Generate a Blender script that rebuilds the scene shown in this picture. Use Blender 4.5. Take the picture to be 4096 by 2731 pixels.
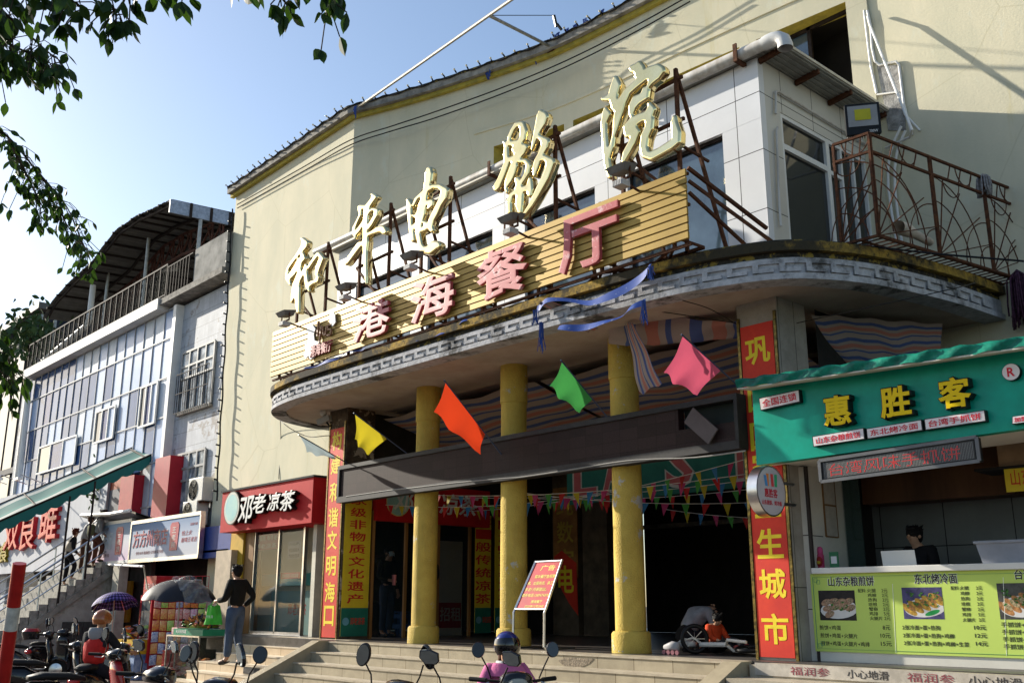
import bpy, math, random
import numpy as np
from mathutils import Vector, Matrix
random.seed(7)
for o in list(bpy.data.objects): bpy.data.objects.remove(o)
SC = bpy.context.scene
COL = SC.collection
V = Vector
# ---------------------------------------------------------------- camera, world, sun, exposure
EYE = 1.7
YAW, PIT, ROL = math.radians(48.16), math.radians(14.83), math.radians(0.067)
FPX, CX, CY = 3980.0, 2048.0, 1365.5
_f = V((-math.sin(YAW)*math.cos(PIT), math.cos(YAW)*math.cos(PIT), math.sin(PIT)))
_r = V((math.cos(YAW), math.sin(YAW), 0)); _u = _r.cross(_f)
RI = _r*math.cos(ROL)+_u*math.sin(ROL); UP = -_r*math.sin(ROL)+_u*math.cos(ROL)
cam = bpy.data.cameras.new('camera'); cam.sensor_width = 36; cam.lens = FPX/4096*36
cam.clip_end = 3000; cam.clip_start = 0.05
camo = bpy.data.objects.new('camera', cam); COL.objects.link(camo)
m = Matrix((RI, UP, -_f)).transposed().to_4x4(); m.translation = V((0, 0, EYE)); camo.matrix_world = m
SC.camera = camo
SUN = V((3.8, 1.0, -1.68)).normalized()
sun_el = math.asin(-SUN.z); sun_az = math.atan2(-SUN.x, -SUN.y)
w = bpy.data.worlds.new('World'); SC.world = w; w.use_nodes = True
nt = w.node_tree; sky = nt.nodes.new('ShaderNodeTexSky'); sky.sky_type = 'NISHITA'; sky.sun_disc = False
sky.sun_elevation = sun_el; sky.sun_rotation = sun_az; sky.air_density = 1.0; sky.dust_density = 0.8; sky.ozone_density = 1.2
bg = nt.nodes['Background']; bg.inputs['Strength'].default_value = 0.10
nt.links.new(sky.outputs[0], bg.inputs['Color'])
sl = bpy.data.lights.new('sun', 'SUN'); sl.energy = 5.0; sl.angle = math.radians(0.5); sl.color = (1.0, 0.93, 0.80)
so = bpy.data.objects.new('sun', sl); COL.objects.link(so); so.location = (-30, -10, 30)
so.rotation_euler = SUN.to_track_quat('-Z', 'Y').to_euler()
SC.view_settings.view_transform = 'Standard'; SC.view_settings.look = 'None'
SC.view_settings.gamma = 1; SC.view_settings.use_curve_mapping = False
SC.view_settings.exposure = 1.0
SC.cycles.max_bounces = 8; SC.cycles.diffuse_bounces = 4; SC.cycles.glossy_bounces = 3; SC.cycles.transmission_bounces = 5; SC.cycles.transparent_max_bounces = 8
# ---------------------------------------------------------------- measuring helpers (photo pixel -> point on a real plane)
S = 4096/2352
def ray(x, y): return RI*((x*S-CX)/FPX) - UP*((y*S-CY)/FPX) + _f
def oy(x, y, Y): d = ray(x, y); return d*(Y/d.y)+V((0, 0, EYE))
def ox(x, y, X): d = ray(x, y); return d*(X/d.x)+V((0, 0, EYE))
def oz(x, y, Z): d = ray(x, y); return d*((Z-EYE)/d.z)+V((0, 0, EYE))
def od(x, y, D): return ray(x, y)*D+V((0, 0, EYE))
# ---------------------------------------------------------------- materials
MATS = {}
def M(name, col, rough=.7, metal=0., var=.12, scale=4., col2=None, bump=0., bscale=40., emit=0., alpha=1., streak=1., thr=None, spec=.18, trans=0., coat=0.):
    if name in MATS: return MATS[name]
    m = bpy.data.materials.new(name); m.use_nodes = True; MATS[name] = m
    n = m.node_tree.nodes; l = m.node_tree.links; b = n['Principled BSDF']
    b.inputs['Roughness'].default_value = rough; b.inputs['Metallic'].default_value = metal
    b.inputs['Specular IOR Level'].default_value = spec; b.inputs['Coat Weight'].default_value = coat
    b.inputs['Transmission Weight'].default_value = trans; b.inputs['Alpha'].default_value = alpha
    tc = n.new('ShaderNodeTexCoord')
    c = (*col, 1)
    if var > 0 or col2:
        mp = n.new('ShaderNodeMapping'); mp.inputs['Scale'].default_value = (1, 1, streak)
        l.new(tc.outputs['Object'], mp.inputs[0])
        t = n.new('ShaderNodeTexNoise'); t.inputs['Scale'].default_value = scale; t.inputs['Detail'].default_value = 6; t.inputs['Roughness'].default_value = .65
        l.new(mp.outputs[0], t.inputs['Vector'])
        r = n.new('ShaderNodeValToRGB'); l.new(t.outputs['Fac'], r.inputs[0])
        if col2 is None: col2 = tuple(max(0, x*(1-2*var)) for x in col)
        a, bb = thr if thr else (.35, .68)
        r.color_ramp.elements[0].position = a; r.color_ramp.elements[1].position = bb
        r.color_ramp.elements[0].color = (*col2, 1); r.color_ramp.elements[1].color = c
        l.new(r.outputs[0], b.inputs['Base Color'])
        if emit: l.new(r.outputs[0], b.inputs['Emission Color'])
        m['ramp'] = r.name
    else:
        b.inputs['Base Color'].default_value = c
    if emit:
        b.inputs['Emission Color'].default_value = c; b.inputs['Emission Strength'].default_value = emit
    if bump > 0:
        t2 = n.new('ShaderNodeTexNoise'); t2.inputs['Scale'].default_value = bscale; t2.inputs['Detail'].default_value = 4
        l.new(tc.outputs['Object'], t2.inputs['Vector'])
        bn = n.new('ShaderNodeBump'); bn.inputs['Strength'].default_value = bump; bn.inputs['Distance'].default_value = .02
        l.new(t2.outputs['Fac'], bn.inputs['Height']); l.new(bn.outputs[0], b.inputs['Normal'])
    return m
def layer(m, col, scale=2., lo=.55, hi=.62, streak=1., kind='noise', amount=1., off=0.):
    """adds one more patch/crack/stain layer over a material's base colour"""
    n = m.node_tree.nodes; l = m.node_tree.links; b = n['Principled BSDF']
    tc = [x for x in n if x.type == 'TEX_COORD'][0]
    mp = n.new('ShaderNodeMapping'); mp.inputs['Scale'].default_value = (1, 1, streak); mp.inputs['Location'].default_value = (off, off, off)
    l.new(tc.outputs['Object'], mp.inputs[0])
    if kind == 'noise':
        t = n.new('ShaderNodeTexNoise'); t.inputs['Scale'].default_value = scale; t.inputs['Detail'].default_value = 8; t.inputs['Roughness'].default_value = .7
        out = t.outputs['Fac']; l.new(mp.outputs[0], t.inputs['Vector'])
    else:
        nz = n.new('ShaderNodeTexNoise'); nz.inputs['Scale'].default_value = scale*1.7; nz.inputs['Detail'].default_value = 5
        l.new(mp.outputs[0], nz.inputs['Vector'])
        mx = n.new('ShaderNodeMix'); mx.data_type = 'RGBA'; mx.inputs[0].default_value = .12
        l.new(mp.outputs[0], mx.inputs[6]); l.new(nz.outputs['Color'], mx.inputs[7])
        t = n.new('ShaderNodeTexVoronoi'); t.feature = 'DISTANCE_TO_EDGE'; t.inputs['Scale'].default_value = scale
        l.new(mx.outputs[2], t.inputs['Vector']); out = t.outputs['Distance']
    mr = n.new('ShaderNodeMapRange'); mr.inputs['From Min'].default_value = lo; mr.inputs['From Max'].default_value = hi
    mr.inputs['To Min'].default_value = 0; mr.inputs['To Max'].default_value = amount
    l.new(out, mr.inputs['Value'])
    mix = n.new('ShaderNodeMix'); mix.data_type = 'RGBA'; mix.inputs[7].default_value = (*col, 1)
    src = b.inputs['Base Color'].links[0].from_socket if b.inputs['Base Color'].links else None
    if src: l.new(src, mix.inputs[6])
    else: mix.inputs[6].default_value = b.inputs['Base Color'].default_value
    l.new(mr.outputs[0], mix.inputs[0]); l.new(mix.outputs[2], b.inputs['Base Color'])
    return m
def bricks(m, col_m, bw, bh, mort=.01, axis='xz', amount=1., vary=.15, rot=0.):
    """tile joints in object space"""
    n = m.node_tree.nodes; l = m.node_tree.links; b = n['Principled BSDF']
    tc = [x for x in n if x.type == 'TEX_COORD'][0]
    sp = n.new('ShaderNodeSeparateXYZ'); l.new(tc.outputs['Object'], sp.inputs[0])
    cb = n.new('ShaderNodeCombineXYZ'); l.new(sp.outputs['XYZ'.index(axis[0].upper())], cb.inputs[0]); l.new(sp.outputs['XYZ'.index(axis[1].upper())], cb.inputs[1])
    t = n.new('ShaderNodeTexBrick'); t.inputs['Scale'].default_value = 1; t.inputs['Brick Width'].default_value = bw; t.inputs['Row Height'].default_value = bh
    t.inputs['Mortar Size'].default_value = mort; t.offset = 0.0 if rot == 0 else rot
    t.inputs['Color1'].default_value = (1, 1, 1, 1); t.inputs['Color2'].default_value = (1-vary,)*3+(1,); t.inputs['Mortar'].default_value = (*col_m, 1)
    l.new(cb.outputs[0], t.inputs['Vector'])
    mix = n.new('ShaderNodeMix'); mix.data_type = 'RGBA'; mix.blend_type = 'MULTIPLY'; mix.inputs[0].default_value = amount
    src = b.inputs['Base Color'].links[0].from_socket if b.inputs['Base Color'].links else None
    if src: l.new(src, mix.inputs[6])
    else: mix.inputs[6].default_value = b.inputs['Base Color'].default_value
    l.new(t.outputs['Color'], mix.inputs[7]); l.new(mix.outputs[2], b.inputs['Base Color'])
    return m
def stripes(name, cols, period, axis=0, rough=.8, trans_col=None, ang=0.):
    m = M(name, (1, 1, 1), rough, var=0)
    n = m.node_tree.nodes; l = m.node_tree.links; b = n['Principled BSDF']
    tc = n['Texture Coordinate'] if 'Texture Coordinate' in n else [x for x in n if x.type == 'TEX_COORD'][0]
    mp = n.new('ShaderNodeMapping'); mp.inputs['Rotation'].default_value = (0, 0, ang); l.new(tc.outputs['UV'], mp.inputs[0])
    sp = n.new('ShaderNodeSeparateXYZ'); l.new(mp.outputs[0], sp.inputs[0])
    d = n.new('ShaderNodeMath'); d.operation = 'DIVIDE'; d.inputs[1].default_value = period; l.new(sp.outputs[axis], d.inputs[0])
    f = n.new('ShaderNodeMath'); f.operation = 'FRACT'; l.new(d.outputs[0], f.inputs[0])
    r = n.new('ShaderNodeValToRGB'); r.color_ramp.interpolation = 'CONSTANT'; l.new(f.outputs[0], r.inputs[0])
    tot = sum(c[1] for c in cols); p = 0
    while len(r.color_ramp.elements) < len(cols): r.color_ramp.elements.new(.5)
    for e, (c, wd) in zip(r.color_ramp.elements, cols):
        e.position = p/tot; e.color = (*c, 1); p += wd
    l.new(r.outputs[0], b.inputs['Base Color'])
    return m
# ---------------------------------------------------------------- mesh builder
class MB:
    def __init__(s): s.v = []; s.f = []; s.uv = None
    def add(s, vs, fs):
        k = len(s.v); s.v += [tuple(p) for p in vs]; s.f += [tuple(i+k for i in f) for f in fs]; return s
    def poly(s, pts): return s.add(pts, [tuple(range(len(pts)))])
    def box(s, x0, x1, y0, y1, z0, z1):
        return s.add([(x0,y0,z0),(x1,y0,z0),(x1,y1,z0),(x0,y1,z0),(x0,y0,z1),(x1,y0,z1),(x1,y1,z1),(x0,y1,z1)],
                     [(0,3,2,1),(4,5,6,7),(0,1,5,4),(1,2,6,5),(2,3,7,6),(3,0,4,7)])
    def obox(s, c, ax, ay, az):
        c, ax, ay, az = V(c), V(ax), V(ay), V(az)
        P = [c+ax*i+ay*j+az*k for k in (-1, 1) for i, j in ((-1,-1),(1,-1),(1,1),(-1,1))]
        return s.add(P, [(0,3,2,1),(4,5,6,7),(0,1,5,4),(1,2,6,5),(2,3,7,6),(3,0,4,7)])
    def bar(s, a, b, wd, ht=None, up=(0, 0, 1)):
        a, b = V(a), V(b); d = b-a; ht = ht or wd
        up = V(up)
        if abs(d.normalized().dot(up)) > .98: up = V((0, 1, 0))
        x = d.cross(up).normalized(); y = x.cross(d).normalized()
        return s.obox((a+b)/2, d/2, x*wd/2, y*ht/2)
    def prism(s, pts, vec):
        n = len(pts); vec = V(vec); A = [V(p) for p in pts]; B = [p+vec for p in A]
        fs = [tuple(range(n-1, -1, -1)), tuple(range(n, 2*n))]+[(i, (i+1) % n, n+(i+1) % n, n+i) for i in range(n)]
        return s.add(A+B, fs)
    def tube(s, pts, r, n=8, caps=True):
        pts = [V(p) for p in pts]; k = len(pts); rs = r if isinstance(r, (list, tuple)) else [r]*k
        vs = []; prev = None
        for i, p in enumerate(pts):
            d = (pts[min(i+1, k-1)]-pts[max(i-1, 0)]).normalized()
            if prev is None:
                u = V((0, 0, 1)) if abs(d.z) < .9 else V((1, 0, 0)); x = d.cross(u).normalized()
            else:
                x = (prev-d*prev.dot(d)).normalized()
            prev = x; y = d.cross(x)
            vs += [p+(x*math.cos(2*math.pi*j/n)+y*math.sin(2*math.pi*j/n))*rs[i] for j in range(n)]
        fs = [(i*n+j, i*n+(j+1) % n, (i+1)*n+(j+1) % n, (i+1)*n+j) for i in range(k-1) for j in range(n)]
        if caps: fs += [tuple(range(n-1, -1, -1)), tuple(range((k-1)*n, k*n))]
        return s.add(vs, fs)
    def lathe(s, prof, c=(0, 0, 0), n=24, ax='z'):
        c = V(c); vs = []
        for r, h in prof:
            for j in range(n):
                a = 2*math.pi*j/n; p = V((r*math.cos(a), r*math.sin(a), h))
                if ax == 'y': p = V((p.x, p.z, p.y))
                if ax == 'x': p = V((p.z, p.x, p.y))
                vs.append(c+p)
        k = len(prof)
        fs = [(i*n+j, i*n+(j+1) % n, (i+1)*n+(j+1) % n, (i+1)*n+j) for i in range(k-1) for j in range(n)]
        if prof[0][0] > 1e-4: fs.append(tuple(range(n-1, -1, -1)))
        if prof[-1][0] > 1e-4: fs.append(tuple(range((k-1)*n, k*n)))
        return s.add(vs, fs)
    def loft(s, secs, n=16, caps=True, e=2.4):
        """rings: (centre, halfwidth vector, halfheight vector); superellipse"""
        vs = []
        for c, ax, az in secs:
            c, ax, az = V(c), V(ax), V(az)
            for j in range(n):
                a = 2*math.pi*j/n; ca, sa = math.cos(a), math.sin(a)
                vs.append(c+ax*math.copysign(abs(ca)**(2/e), ca)+az*math.copysign(abs(sa)**(2/e), sa))
        k = len(secs)
        fs = [(i*n+j, i*n+(j+1) % n, (i+1)*n+(j+1) % n, (i+1)*n+j) for i in range(k-1) for j in range(n)]
        if caps: fs += [tuple(range(n-1, -1, -1)), tuple(range((k-1)*n, k*n))]
        return s.add(vs, fs)
    def ball(s, c, r, n=12, m=8):
        c = V(c); r = V((r, r, r)) if not hasattr(r, '__len__') else V(r)
        pr = [(math.sin(math.pi*i/m), -math.cos(math.pi*i/m)) for i in range(m+1)]
        vs = [c+V((a*math.cos(2*math.pi*j/n)*r.x, a*math.sin(2*math.pi*j/n)*r.y, b*r.z)) for a, b in pr for j in range(n)]
        fs = [(i*n+j, i*n+(j+1) % n, (i+1)*n+(j+1) % n, (i+1)*n+j) for i in range(m) for j in range(n)]
        return s.add(vs, fs)
    def grid(s, fn, nu, nv):
        k = len(s.v)
        if s.uv is None: s.uv = {}
        for j in range(nv+1):
            for i in range(nu+1):
                s.uv[len(s.v)] = (i/nu, j/nv); s.v.append(tuple(fn(i/nu, j/nv)))
        for j in range(nv):
            for i in range(nu):
                a = k+j*(nu+1)+i; s.f.append((a, a+1, a+nu+2, a+nu+1))
        return s
    def build(s, name, mat, parent=None, smooth=False, bevel=0., **tags):
        if not s.v: return None
        vs = s.v; off = V((0, 0, 0))
        if parent is None:
            a = np.array(vs); off = V(((a[:, 0].min()+a[:, 0].max())/2, (a[:, 1].min()+a[:, 1].max())/2, a[:, 2].min()))
            vs = [tuple(V(p)-off) for p in vs]
        me = bpy.data.meshes.new(name); me.from_pydata(vs, [], s.f); me.update()
        if s.uv:
            ul = me.uv_layers.new()
            for lp in me.loops: ul.data[lp.index].uv = s.uv.get(lp.vertex_index, (0, 0))
        if mat: me.materials.append(mat)
        if smooth:
            me.polygons.foreach_set('use_smooth', [True]*len(me.polygons))
        o = bpy.data.objects.new(name, me); COL.objects.link(o); o.location = off
        if smooth == 'auto' or bevel:
            if bevel:
                b = o.modifiers.new('bevel', 'BEVEL'); b.width = bevel; b.segments = 2; b.limit_method = 'ANGLE'; b.angle_limit = math.radians(40)
        if smooth == 'auto': me.set_sharp_from_angle(angle=math.radians(38))
        if parent is not None: attach(o, parent)
        for k, v in tags.items(): o[k] = v
        return o
WORLD = {}
def attach(o, parent):
    o.parent = parent
    o.matrix_parent_inverse = WORLD.get(parent.name, Matrix()).inverted()
    WORLD[o.name] = Matrix()          # children meshes are written in the thing's build space
def thing(name, label, cat, loc=(0, 0, 0), group=None, **k):
    o = bpy.data.objects.new(name, None); COL.objects.link(o); o.location = loc; o.empty_display_size = .2
    o['label'] = label; o['category'] = cat
    if group: o['group'] = group
    for a, b in k.items(): o[a] = b
    WORLD[o.name] = Matrix.Translation(V(loc))
    return o
def tag(o, label, cat, group=None):
    o['label'] = label; o['category'] = cat
    if group: o['group'] = group
    return o
def kids(o): return [c for c in COL.objects if c.parent == o]
def dup(root, loc, rz=0., label=None, group=None, scale=None):
    r = root.copy(); COL.objects.link(r); r.location = loc; r.rotation_euler = (0, 0, rz)
    if scale: r.scale = (scale,)*3
    if label: r['label'] = label
    if group: r['group'] = group
    for ch in list(root.children):
        c = ch.copy(); COL.objects.link(c); c.parent = r
        for g in ch.children:
            d = g.copy(); COL.objects.link(d); d.parent = c
    return r
_tc = {}
def text(body, mat, name, parent, o, X, U, wd, ht, depth=.004, bold=0., slant=0., bevel=0., **tags):
    key = (body, bold, slant)
    if key not in _tc:
        cu = bpy.data.curves.new('t', 'FONT'); cu.body = body; cu.bevel_depth = bold*.6; cu.bevel_resolution = 0; cu.resolution_u = 2; cu.extrude = .5; cu.shear = slant
        ob = bpy.data.objects.new('t', cu); COL.objects.link(ob); bpy.context.view_layer.update()
        me = ob.to_mesh(); n = len(me.vertices); a = np.empty(n*3); me.vertices.foreach_get('co', a)
        _tc[key] = (a.reshape(-1, 3).copy(), [tuple(p.vertices) for p in me.polygons])
        ob.to_mesh_clear(); bpy.data.objects.remove(ob); bpy.data.curves.remove(cu)
    a, fs = _tc[key]; a = a.copy()
    lo = a.min(0); hi = a.max(0)
    a[:, 0] = (a[:, 0]-lo[0])/(hi[0]-lo[0])*wd; a[:, 1] = (a[:, 1]-lo[1])/(hi[1]-lo[1])*ht; a[:, 2] = (a[:, 2]-lo[2])/(hi[2]-lo[2])
    X, U = V(X), V(U); N = X.normalized().cross(U.normalized()).normalized(); o = V(o)
    W = a[:, :1]*np.array(X)+a[:, 1:2]*np.array(U)+a[:, 2:3]*depth*np.array(N)+np.array(o)
    b = MB(); b.v = [tuple(p) for p in W]; b.f = fs
    return b.build(name, mat, parent, **tags)
XA = V((1, 0, 0)); ZA = V((0, 0, 1)); YA = V((0, 1, 0))
def lerp(a, b, t): return V(a)*(1-t)+V(b)*t
# ---------------------------------------------------------------- common materials
m_yel = M('yellow_wall', (.66, .605, .445), .92, var=.10, scale=1.6, col2=(.57, .54, .40), streak=.45, bump=.12, bscale=30)
layer(m_yel, (.62, .63, .52), 2.2, .57, .66, .5, amount=.55)
layer(m_yel, (.50, .42, .16), 3.5, .62, .75, .12, amount=.45, off=7)
layer(m_yel, (.42, .38, .24), .55, .006, .001, 1, 'vor', .35)
layer(m_yel, (.33, .28, .18), 5.0, .68, .74, .06, amount=.35, off=3)
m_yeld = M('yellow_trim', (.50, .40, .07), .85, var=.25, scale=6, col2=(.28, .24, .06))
m_conc = M('old_concrete', (.36, .34, .30), .95, var=.3, scale=5, col2=(.14, .13, .12), bump=.3, bscale=25)
m_soot = M('mould_black', (.07, .065, .055), .95, var=.3, scale=14, col2=(.02, .02, .018), bump=.3, bscale=60)
layer(m_soot, (.34, .25, .05), 7, .53, .60, amount=.8)
m_frieze = M('frieze_plaster', (.50, .50, .52), .9, var=.2, scale=10, col2=(.30, .30, .31), bump=.35, bscale=70)
layer(m_frieze, (.035, .033, .03), 1.1, .52, .60, amount=.85)
layer(m_frieze, (.05, .045, .04), 26, .64, .70, amount=.7)
m_ocre = M('ochre_band', (.46, .29, .045), .9, var=.3, scale=9, col2=(.16, .11, .035), bump=.25)
layer(m_ocre, (.03, .028, .022), 1.0, .46, .56, amount=.95)
layer(m_ocre, (.03, .028, .02), 14, .56, .62, amount=.85, off=4)
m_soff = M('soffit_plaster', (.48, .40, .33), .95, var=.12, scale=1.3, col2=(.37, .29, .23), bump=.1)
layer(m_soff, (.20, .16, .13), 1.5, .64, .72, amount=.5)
m_col = M('column_paint', (.55, .40, .085), .75, var=.2, scale=3, col2=(.44, .31, .06), bump=.7, bscale=55)
layer(m_col, (.42, .41, .38), 2.2, .60, .63, amount=.95, off=1.2); layer(m_col, (.22, .15, .05), 1.4, .52, .75, .25, amount=.7, off=5)
layer(m_col, (.08, .06, .04), 40, .72, .76, amount=.6)
m_tile = M('stair_tile', (.40, .34, .235), .45, var=.15, scale=5, col2=(.31, .26, .18))
bricks(m_tile, (.35, .3, .25), .6, 10, .006, 'xz', 1, .16)
layer(m_tile, (.14, .12, .09), 3, .62, .74, .2, amount=.6)
m_tread = M('stair_tread', (.47, .41, .31), .35, var=.2, scale=6, col2=(.33, .28, .21))
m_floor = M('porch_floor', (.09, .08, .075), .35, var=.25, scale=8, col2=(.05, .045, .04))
m_rust = M('rusty_iron', (.14, .055, .025), .85, metal=.2, var=.35, scale=18, col2=(.05, .022, .014), bump=.3, bscale=120)
m_drk = M('dark_iron', (.035, .025, .022), .8, var=.3, scale=10)
m_blk = M('black_plastic', (.012, .012, .013), .4, var=.15, scale=6)
m_wht = M('white_paint', (.78, .77, .74), .5, var=.05, scale=4)
m_alu = M('aluminium_panel', (.72, .73, .75), .38, metal=.0, var=.04, scale=1.2)
bricks(m_alu, (.03, .03, .03), 1.18, .83, .006, 'xz', 1, .04)
m_aluS = M('aluminium_panel_shade_tint', (.62, .60, .54), .45, var=.05, scale=1.2)  # same cladding, darker and warmer: the side wall's shade is put into the colour
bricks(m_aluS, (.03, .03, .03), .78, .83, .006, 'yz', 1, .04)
m_glass = M('blue_glass', (.07, .11, .145), .06, var=.3, scale=1.4, col2=(.02, .035, .05), spec=1.0, coat=.5)
m_glassd = M('dark_glass', (.012, .014, .014), .05, var=.2, scale=2, spec=.7)
m_pvc = M('pvc_pipe', (.66, .65, .62), .4, var=.12, scale=7, col2=(.42, .38, .33), streak=.1)
m_frame = M('white_frame', (.74, .74, .72), .4, var=.06)
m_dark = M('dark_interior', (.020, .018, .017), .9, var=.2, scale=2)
m_steel = M('stainless_steel', (.55, .55, .56), .28, metal=1, var=.1, scale=9)
m_red = M('banner_red', (.62, .045, .02), .55, var=.1, scale=3, col2=(.50, .03, .02))
layer(m_red, (.66, .25, .16), 11, .70, .74, amount=.5)
m_yt = M('banner_yellow', (.80, .62, .03), .55, var=.08, scale=8)
m_brass = M('brass_trim', (.28, .19, .05), .35, metal=.8, var=.4, scale=20, col2=(.05, .04, .02))

# ---------------------------------------------------------------- ground (structure)
m_asph = M('asphalt', (.075, .072, .07), .9, var=.2, scale=9, col2=(.045, .044, .043), bump=.3, bscale=90)
MB().add([(-900,-900,0),(900,-900,0),(900,900,0),(-900,900,0)], [(0,1,2,3)]).build('ground', m_asph, kind='structure')
m_pave = M('brick_paving', (.23, .17, .14), .85, var=.2, scale=7, col2=(.13, .10, .09), bump=.2)
bricks(m_pave, (.4, .38, .36), .2, .1, .006, 'xy', 1, .3, .5)
MB().add([(-60,3.2,.004),(12,3.2,.004),(12,14,.004),(-60,14,.004)], [(0,1,2,3)]).build('pavement', m_pave, kind='structure')
MB().box(-60, 12, 3.05, 3.2, 0, .012).build('kerb', m_conc, kind='structure')
# ---------------------------------------------------------------- porch and stairs
PZ = 1.1; RS = PZ/7
mb = MB(); mt = MB()
st = thing('entrance_stairs', 'broad central flight of tan tiled steps up to the columned porch', 'stairs', (-11, 8.5, 0))
X0, X1 = -15.32, -6.95
for i in range(7):
    yn = 9.5-.33*i; z1 = PZ-RS*i
    mb.add([(X0, yn, z1-RS), (X1, yn, z1-RS), (X1, yn, z1-.02), (X0, yn, z1-.02)], [(0, 1, 2, 3)])
    yb = yn+.33 if i else yn+.36
    mt.box(X0, X1, yn-.015, yb-.002, z1-.02, z1+(.0 if i else .001))
mb.build('riser', m_tile, st); mt.build('tread', m_tread, st)
# chipped plaster patch below the third column
pt = [oy(x, y, 9.494) for x, y in ((1672,1517),(1700,1512),(1755,1512),(1775,1514),(1762,1528),(1735,1545),(1722,1553),(1700,1545),(1685,1530))]
cpt = [oy(x, y, 9.494) for x, y in ((1301,1509),(1345,1511),(1364,1512),(1352,1524),(1330,1533),(1308,1537),(1292,1526),(1282,1516))]
MB().prism(cpt, (0, .02, 0)).build('chipped_patch', M('raw_render', (.33, .27, .2), .95, var=.3, scale=30, bump=.9, bscale=60), st)
mb = MB()
for xa in (X0-.22, X1):
    mb.prism([(xa, 9.5, 0), (xa, 9.5, PZ+.015), (xa, 9.32, PZ+.015), (xa, 6.98, .02), (xa, 6.98, 0)], (.24, 0, 0)).build('sloping_side_wall', m_tile, st); mb = MB()
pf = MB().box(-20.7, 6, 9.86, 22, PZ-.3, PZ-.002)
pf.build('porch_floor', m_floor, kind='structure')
MB().box(-20.7, -15.3, 10.085, 10.3, 0, PZ-.31).build('porch_base', m_conc, kind='structure')
# left flight in front of the tea shop (wider at every lower step)
st2 = thing('side_stairs', 'narrower flight of cream tiled steps below the red tea shop sign', 'stairs', (-18.3, 9.2, 0))
m_tile2 = M('cream_tile', (.60, .48, .33), .4, var=.12, scale=4, col2=(.50, .38, .25))
bricks(m_tile2, (.3, .25, .2), .6, 10, .006, 'xz', 1, .14)
mb = MB(); mt = MB()
for i in range(7):
    yn = 10.08-.30*i; z1 = PZ-RS*i; xl = oy((563,530,496,457,431,385,350)[i], 1520, yn).x
    mb.add([(xl, yn, z1-RS), (-15.54, yn, z1-RS), (-15.54, yn, z1-.02), (xl, yn, z1-.02)], [(0, 1, 2, 3)])
    mb.add([(xl, yn, 0), (xl, yn, z1-.02), (xl, 10.08, z1-.02), (xl, 10.08, 0)], [(0, 1, 2, 3)])
    mt.box(xl-.01, -15.54, yn-.012, (yn+.298 if i else 10.3), z1-.02, z1+.0015*(i == 0))
mb.build('riser', m_tile2, st2); mt.build('tread', M('cream_tread', (.66, .56, .42), .35, var=.12, scale=5), st2)
# missing dark tiles on the fourth riser
mb = MB()
for a, b in ((-16.9, -16.2), (-17.65, -17.05)):
    mb.box(a, b, 10.08-.9-.012, 10.08-.9-.004, PZ-RS*4+.01, PZ-RS*3-.03)
mb.build('missing_tile', M('tile_bed', (.10, .095, .09), .95, var=.3, scale=20), st2)

# ---------------------------------------------------------------- the cinema building
cin = thing('cinema_building', 'pale yellow cinema with a concave front, grey meander canopy and yellow columns', 'building', (-13, 11, 0))
def catmull(pts, n):
    P = [V(p) for p in pts]; P = [P[0]*2-P[1]]+P+[P[-1]*2-P[-2]]; out = []
    for i in range(1, len(P)-2):
        for k in range(n):
            t = k/n; a, b, c, d = P[i-1:i+3]
            out.append(.5*((2*b)+(-a+c)*t+(2*a-5*b+4*c-d)*t*t+(-a+3*b-3*c+d)*t**3))
    return out+[P[-2]]
curve = catmull([(-17.92,11.18,0),(-17.4,11.38,0),(-16.8,11.6,0),(-15.76,11.95,0),(-14.65,12.27,0),(-13.57,12.55,0),(-12.6,12.74,0),(-11.0,12.86,0),(-9.5,12.93,0),(-8,13.02,0),(-6.45,13.15,0)], 6)
WTOP = 12.56
def wy(x):
    for a, b in zip(curve, curve[1:]):
        if a.x <= x <= b.x: return a.y+(b.y-a.y)*(x-a.x)/(b.x-a.x)
    return curve[-1].y
OA, OB, OC, OD, OE, OF = (oy(x, y, Yq).x for x, y, Yq in ((1130,350,12.3),(1297,270,12.75),(1318,262,12.78),(1697,98,12.97),(1736,80,13.0),(1938,-15,13.1)))
xs = sorted(set([p.x for p in curve]+[OA, OB, OC, OD, OE, OF]))
cols = [(x, wy(x)) for x in xs]
wall = MB()
wall.add([(-23.9,11.26,0),(-17.92,11.18,0),(-17.92,11.18,WTOP),(-23.9,11.26,WTOP)], [(0,1,2,3)])
wall.add([(-23.9,11.26,0),(-23.9,11.26,WTOP),(-23.9,20,WTOP),(-23.9,20,0)], [(0,1,2,3)])
W0, W1 = 8.55, 10.90
def strip(a, b, z0, z1, mbx): mbx.add([(a[0],a[1],z0),(b[0],b[1],z0),(b[0],b[1],z1),(a[0],a[1],z1)], [(0,1,2,3)])
openings = [(OA, OB), (OC, OD), (OE, OF)]
for a, b in zip(cols, cols[1:]):
    mid = (a[0]+b[0])/2
    if any(l < mid < r for l, r in openings):
        strip(a, b, 5.3, W0, wall); strip(a, b, W1, WTOP, wall)
    else:
        strip(a, b, 5.3, WTOP, wall)
# reveals of the recessed window strip
D = .38
sof = MB()
for l, r in openings:
    seg = [c for c in cols if l-1e-6 <= c[0] <= r+1e-6]
    for a, b in zip(seg, seg[1:]):
        sof.add([(a[0],a[1],W1),(b[0],b[1],W1),(b[0],b[1]+D,W1),(a[0],a[1]+D,W1)], [(0,1,2,3)])
        wall.add([(a[0],a[1],W0),(b[0],b[1],W0),(b[0],b[1]+D,W0),(a[0],a[1]+D,W0)], [(3,2,1,0)])
    for x in (l, r): sof.add([(x,wy(x),W0),(x,wy(x)+D,W0),(x,wy(x)+D,W1),(x,wy(x),W1)], [(0,1,2,3)])
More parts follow.
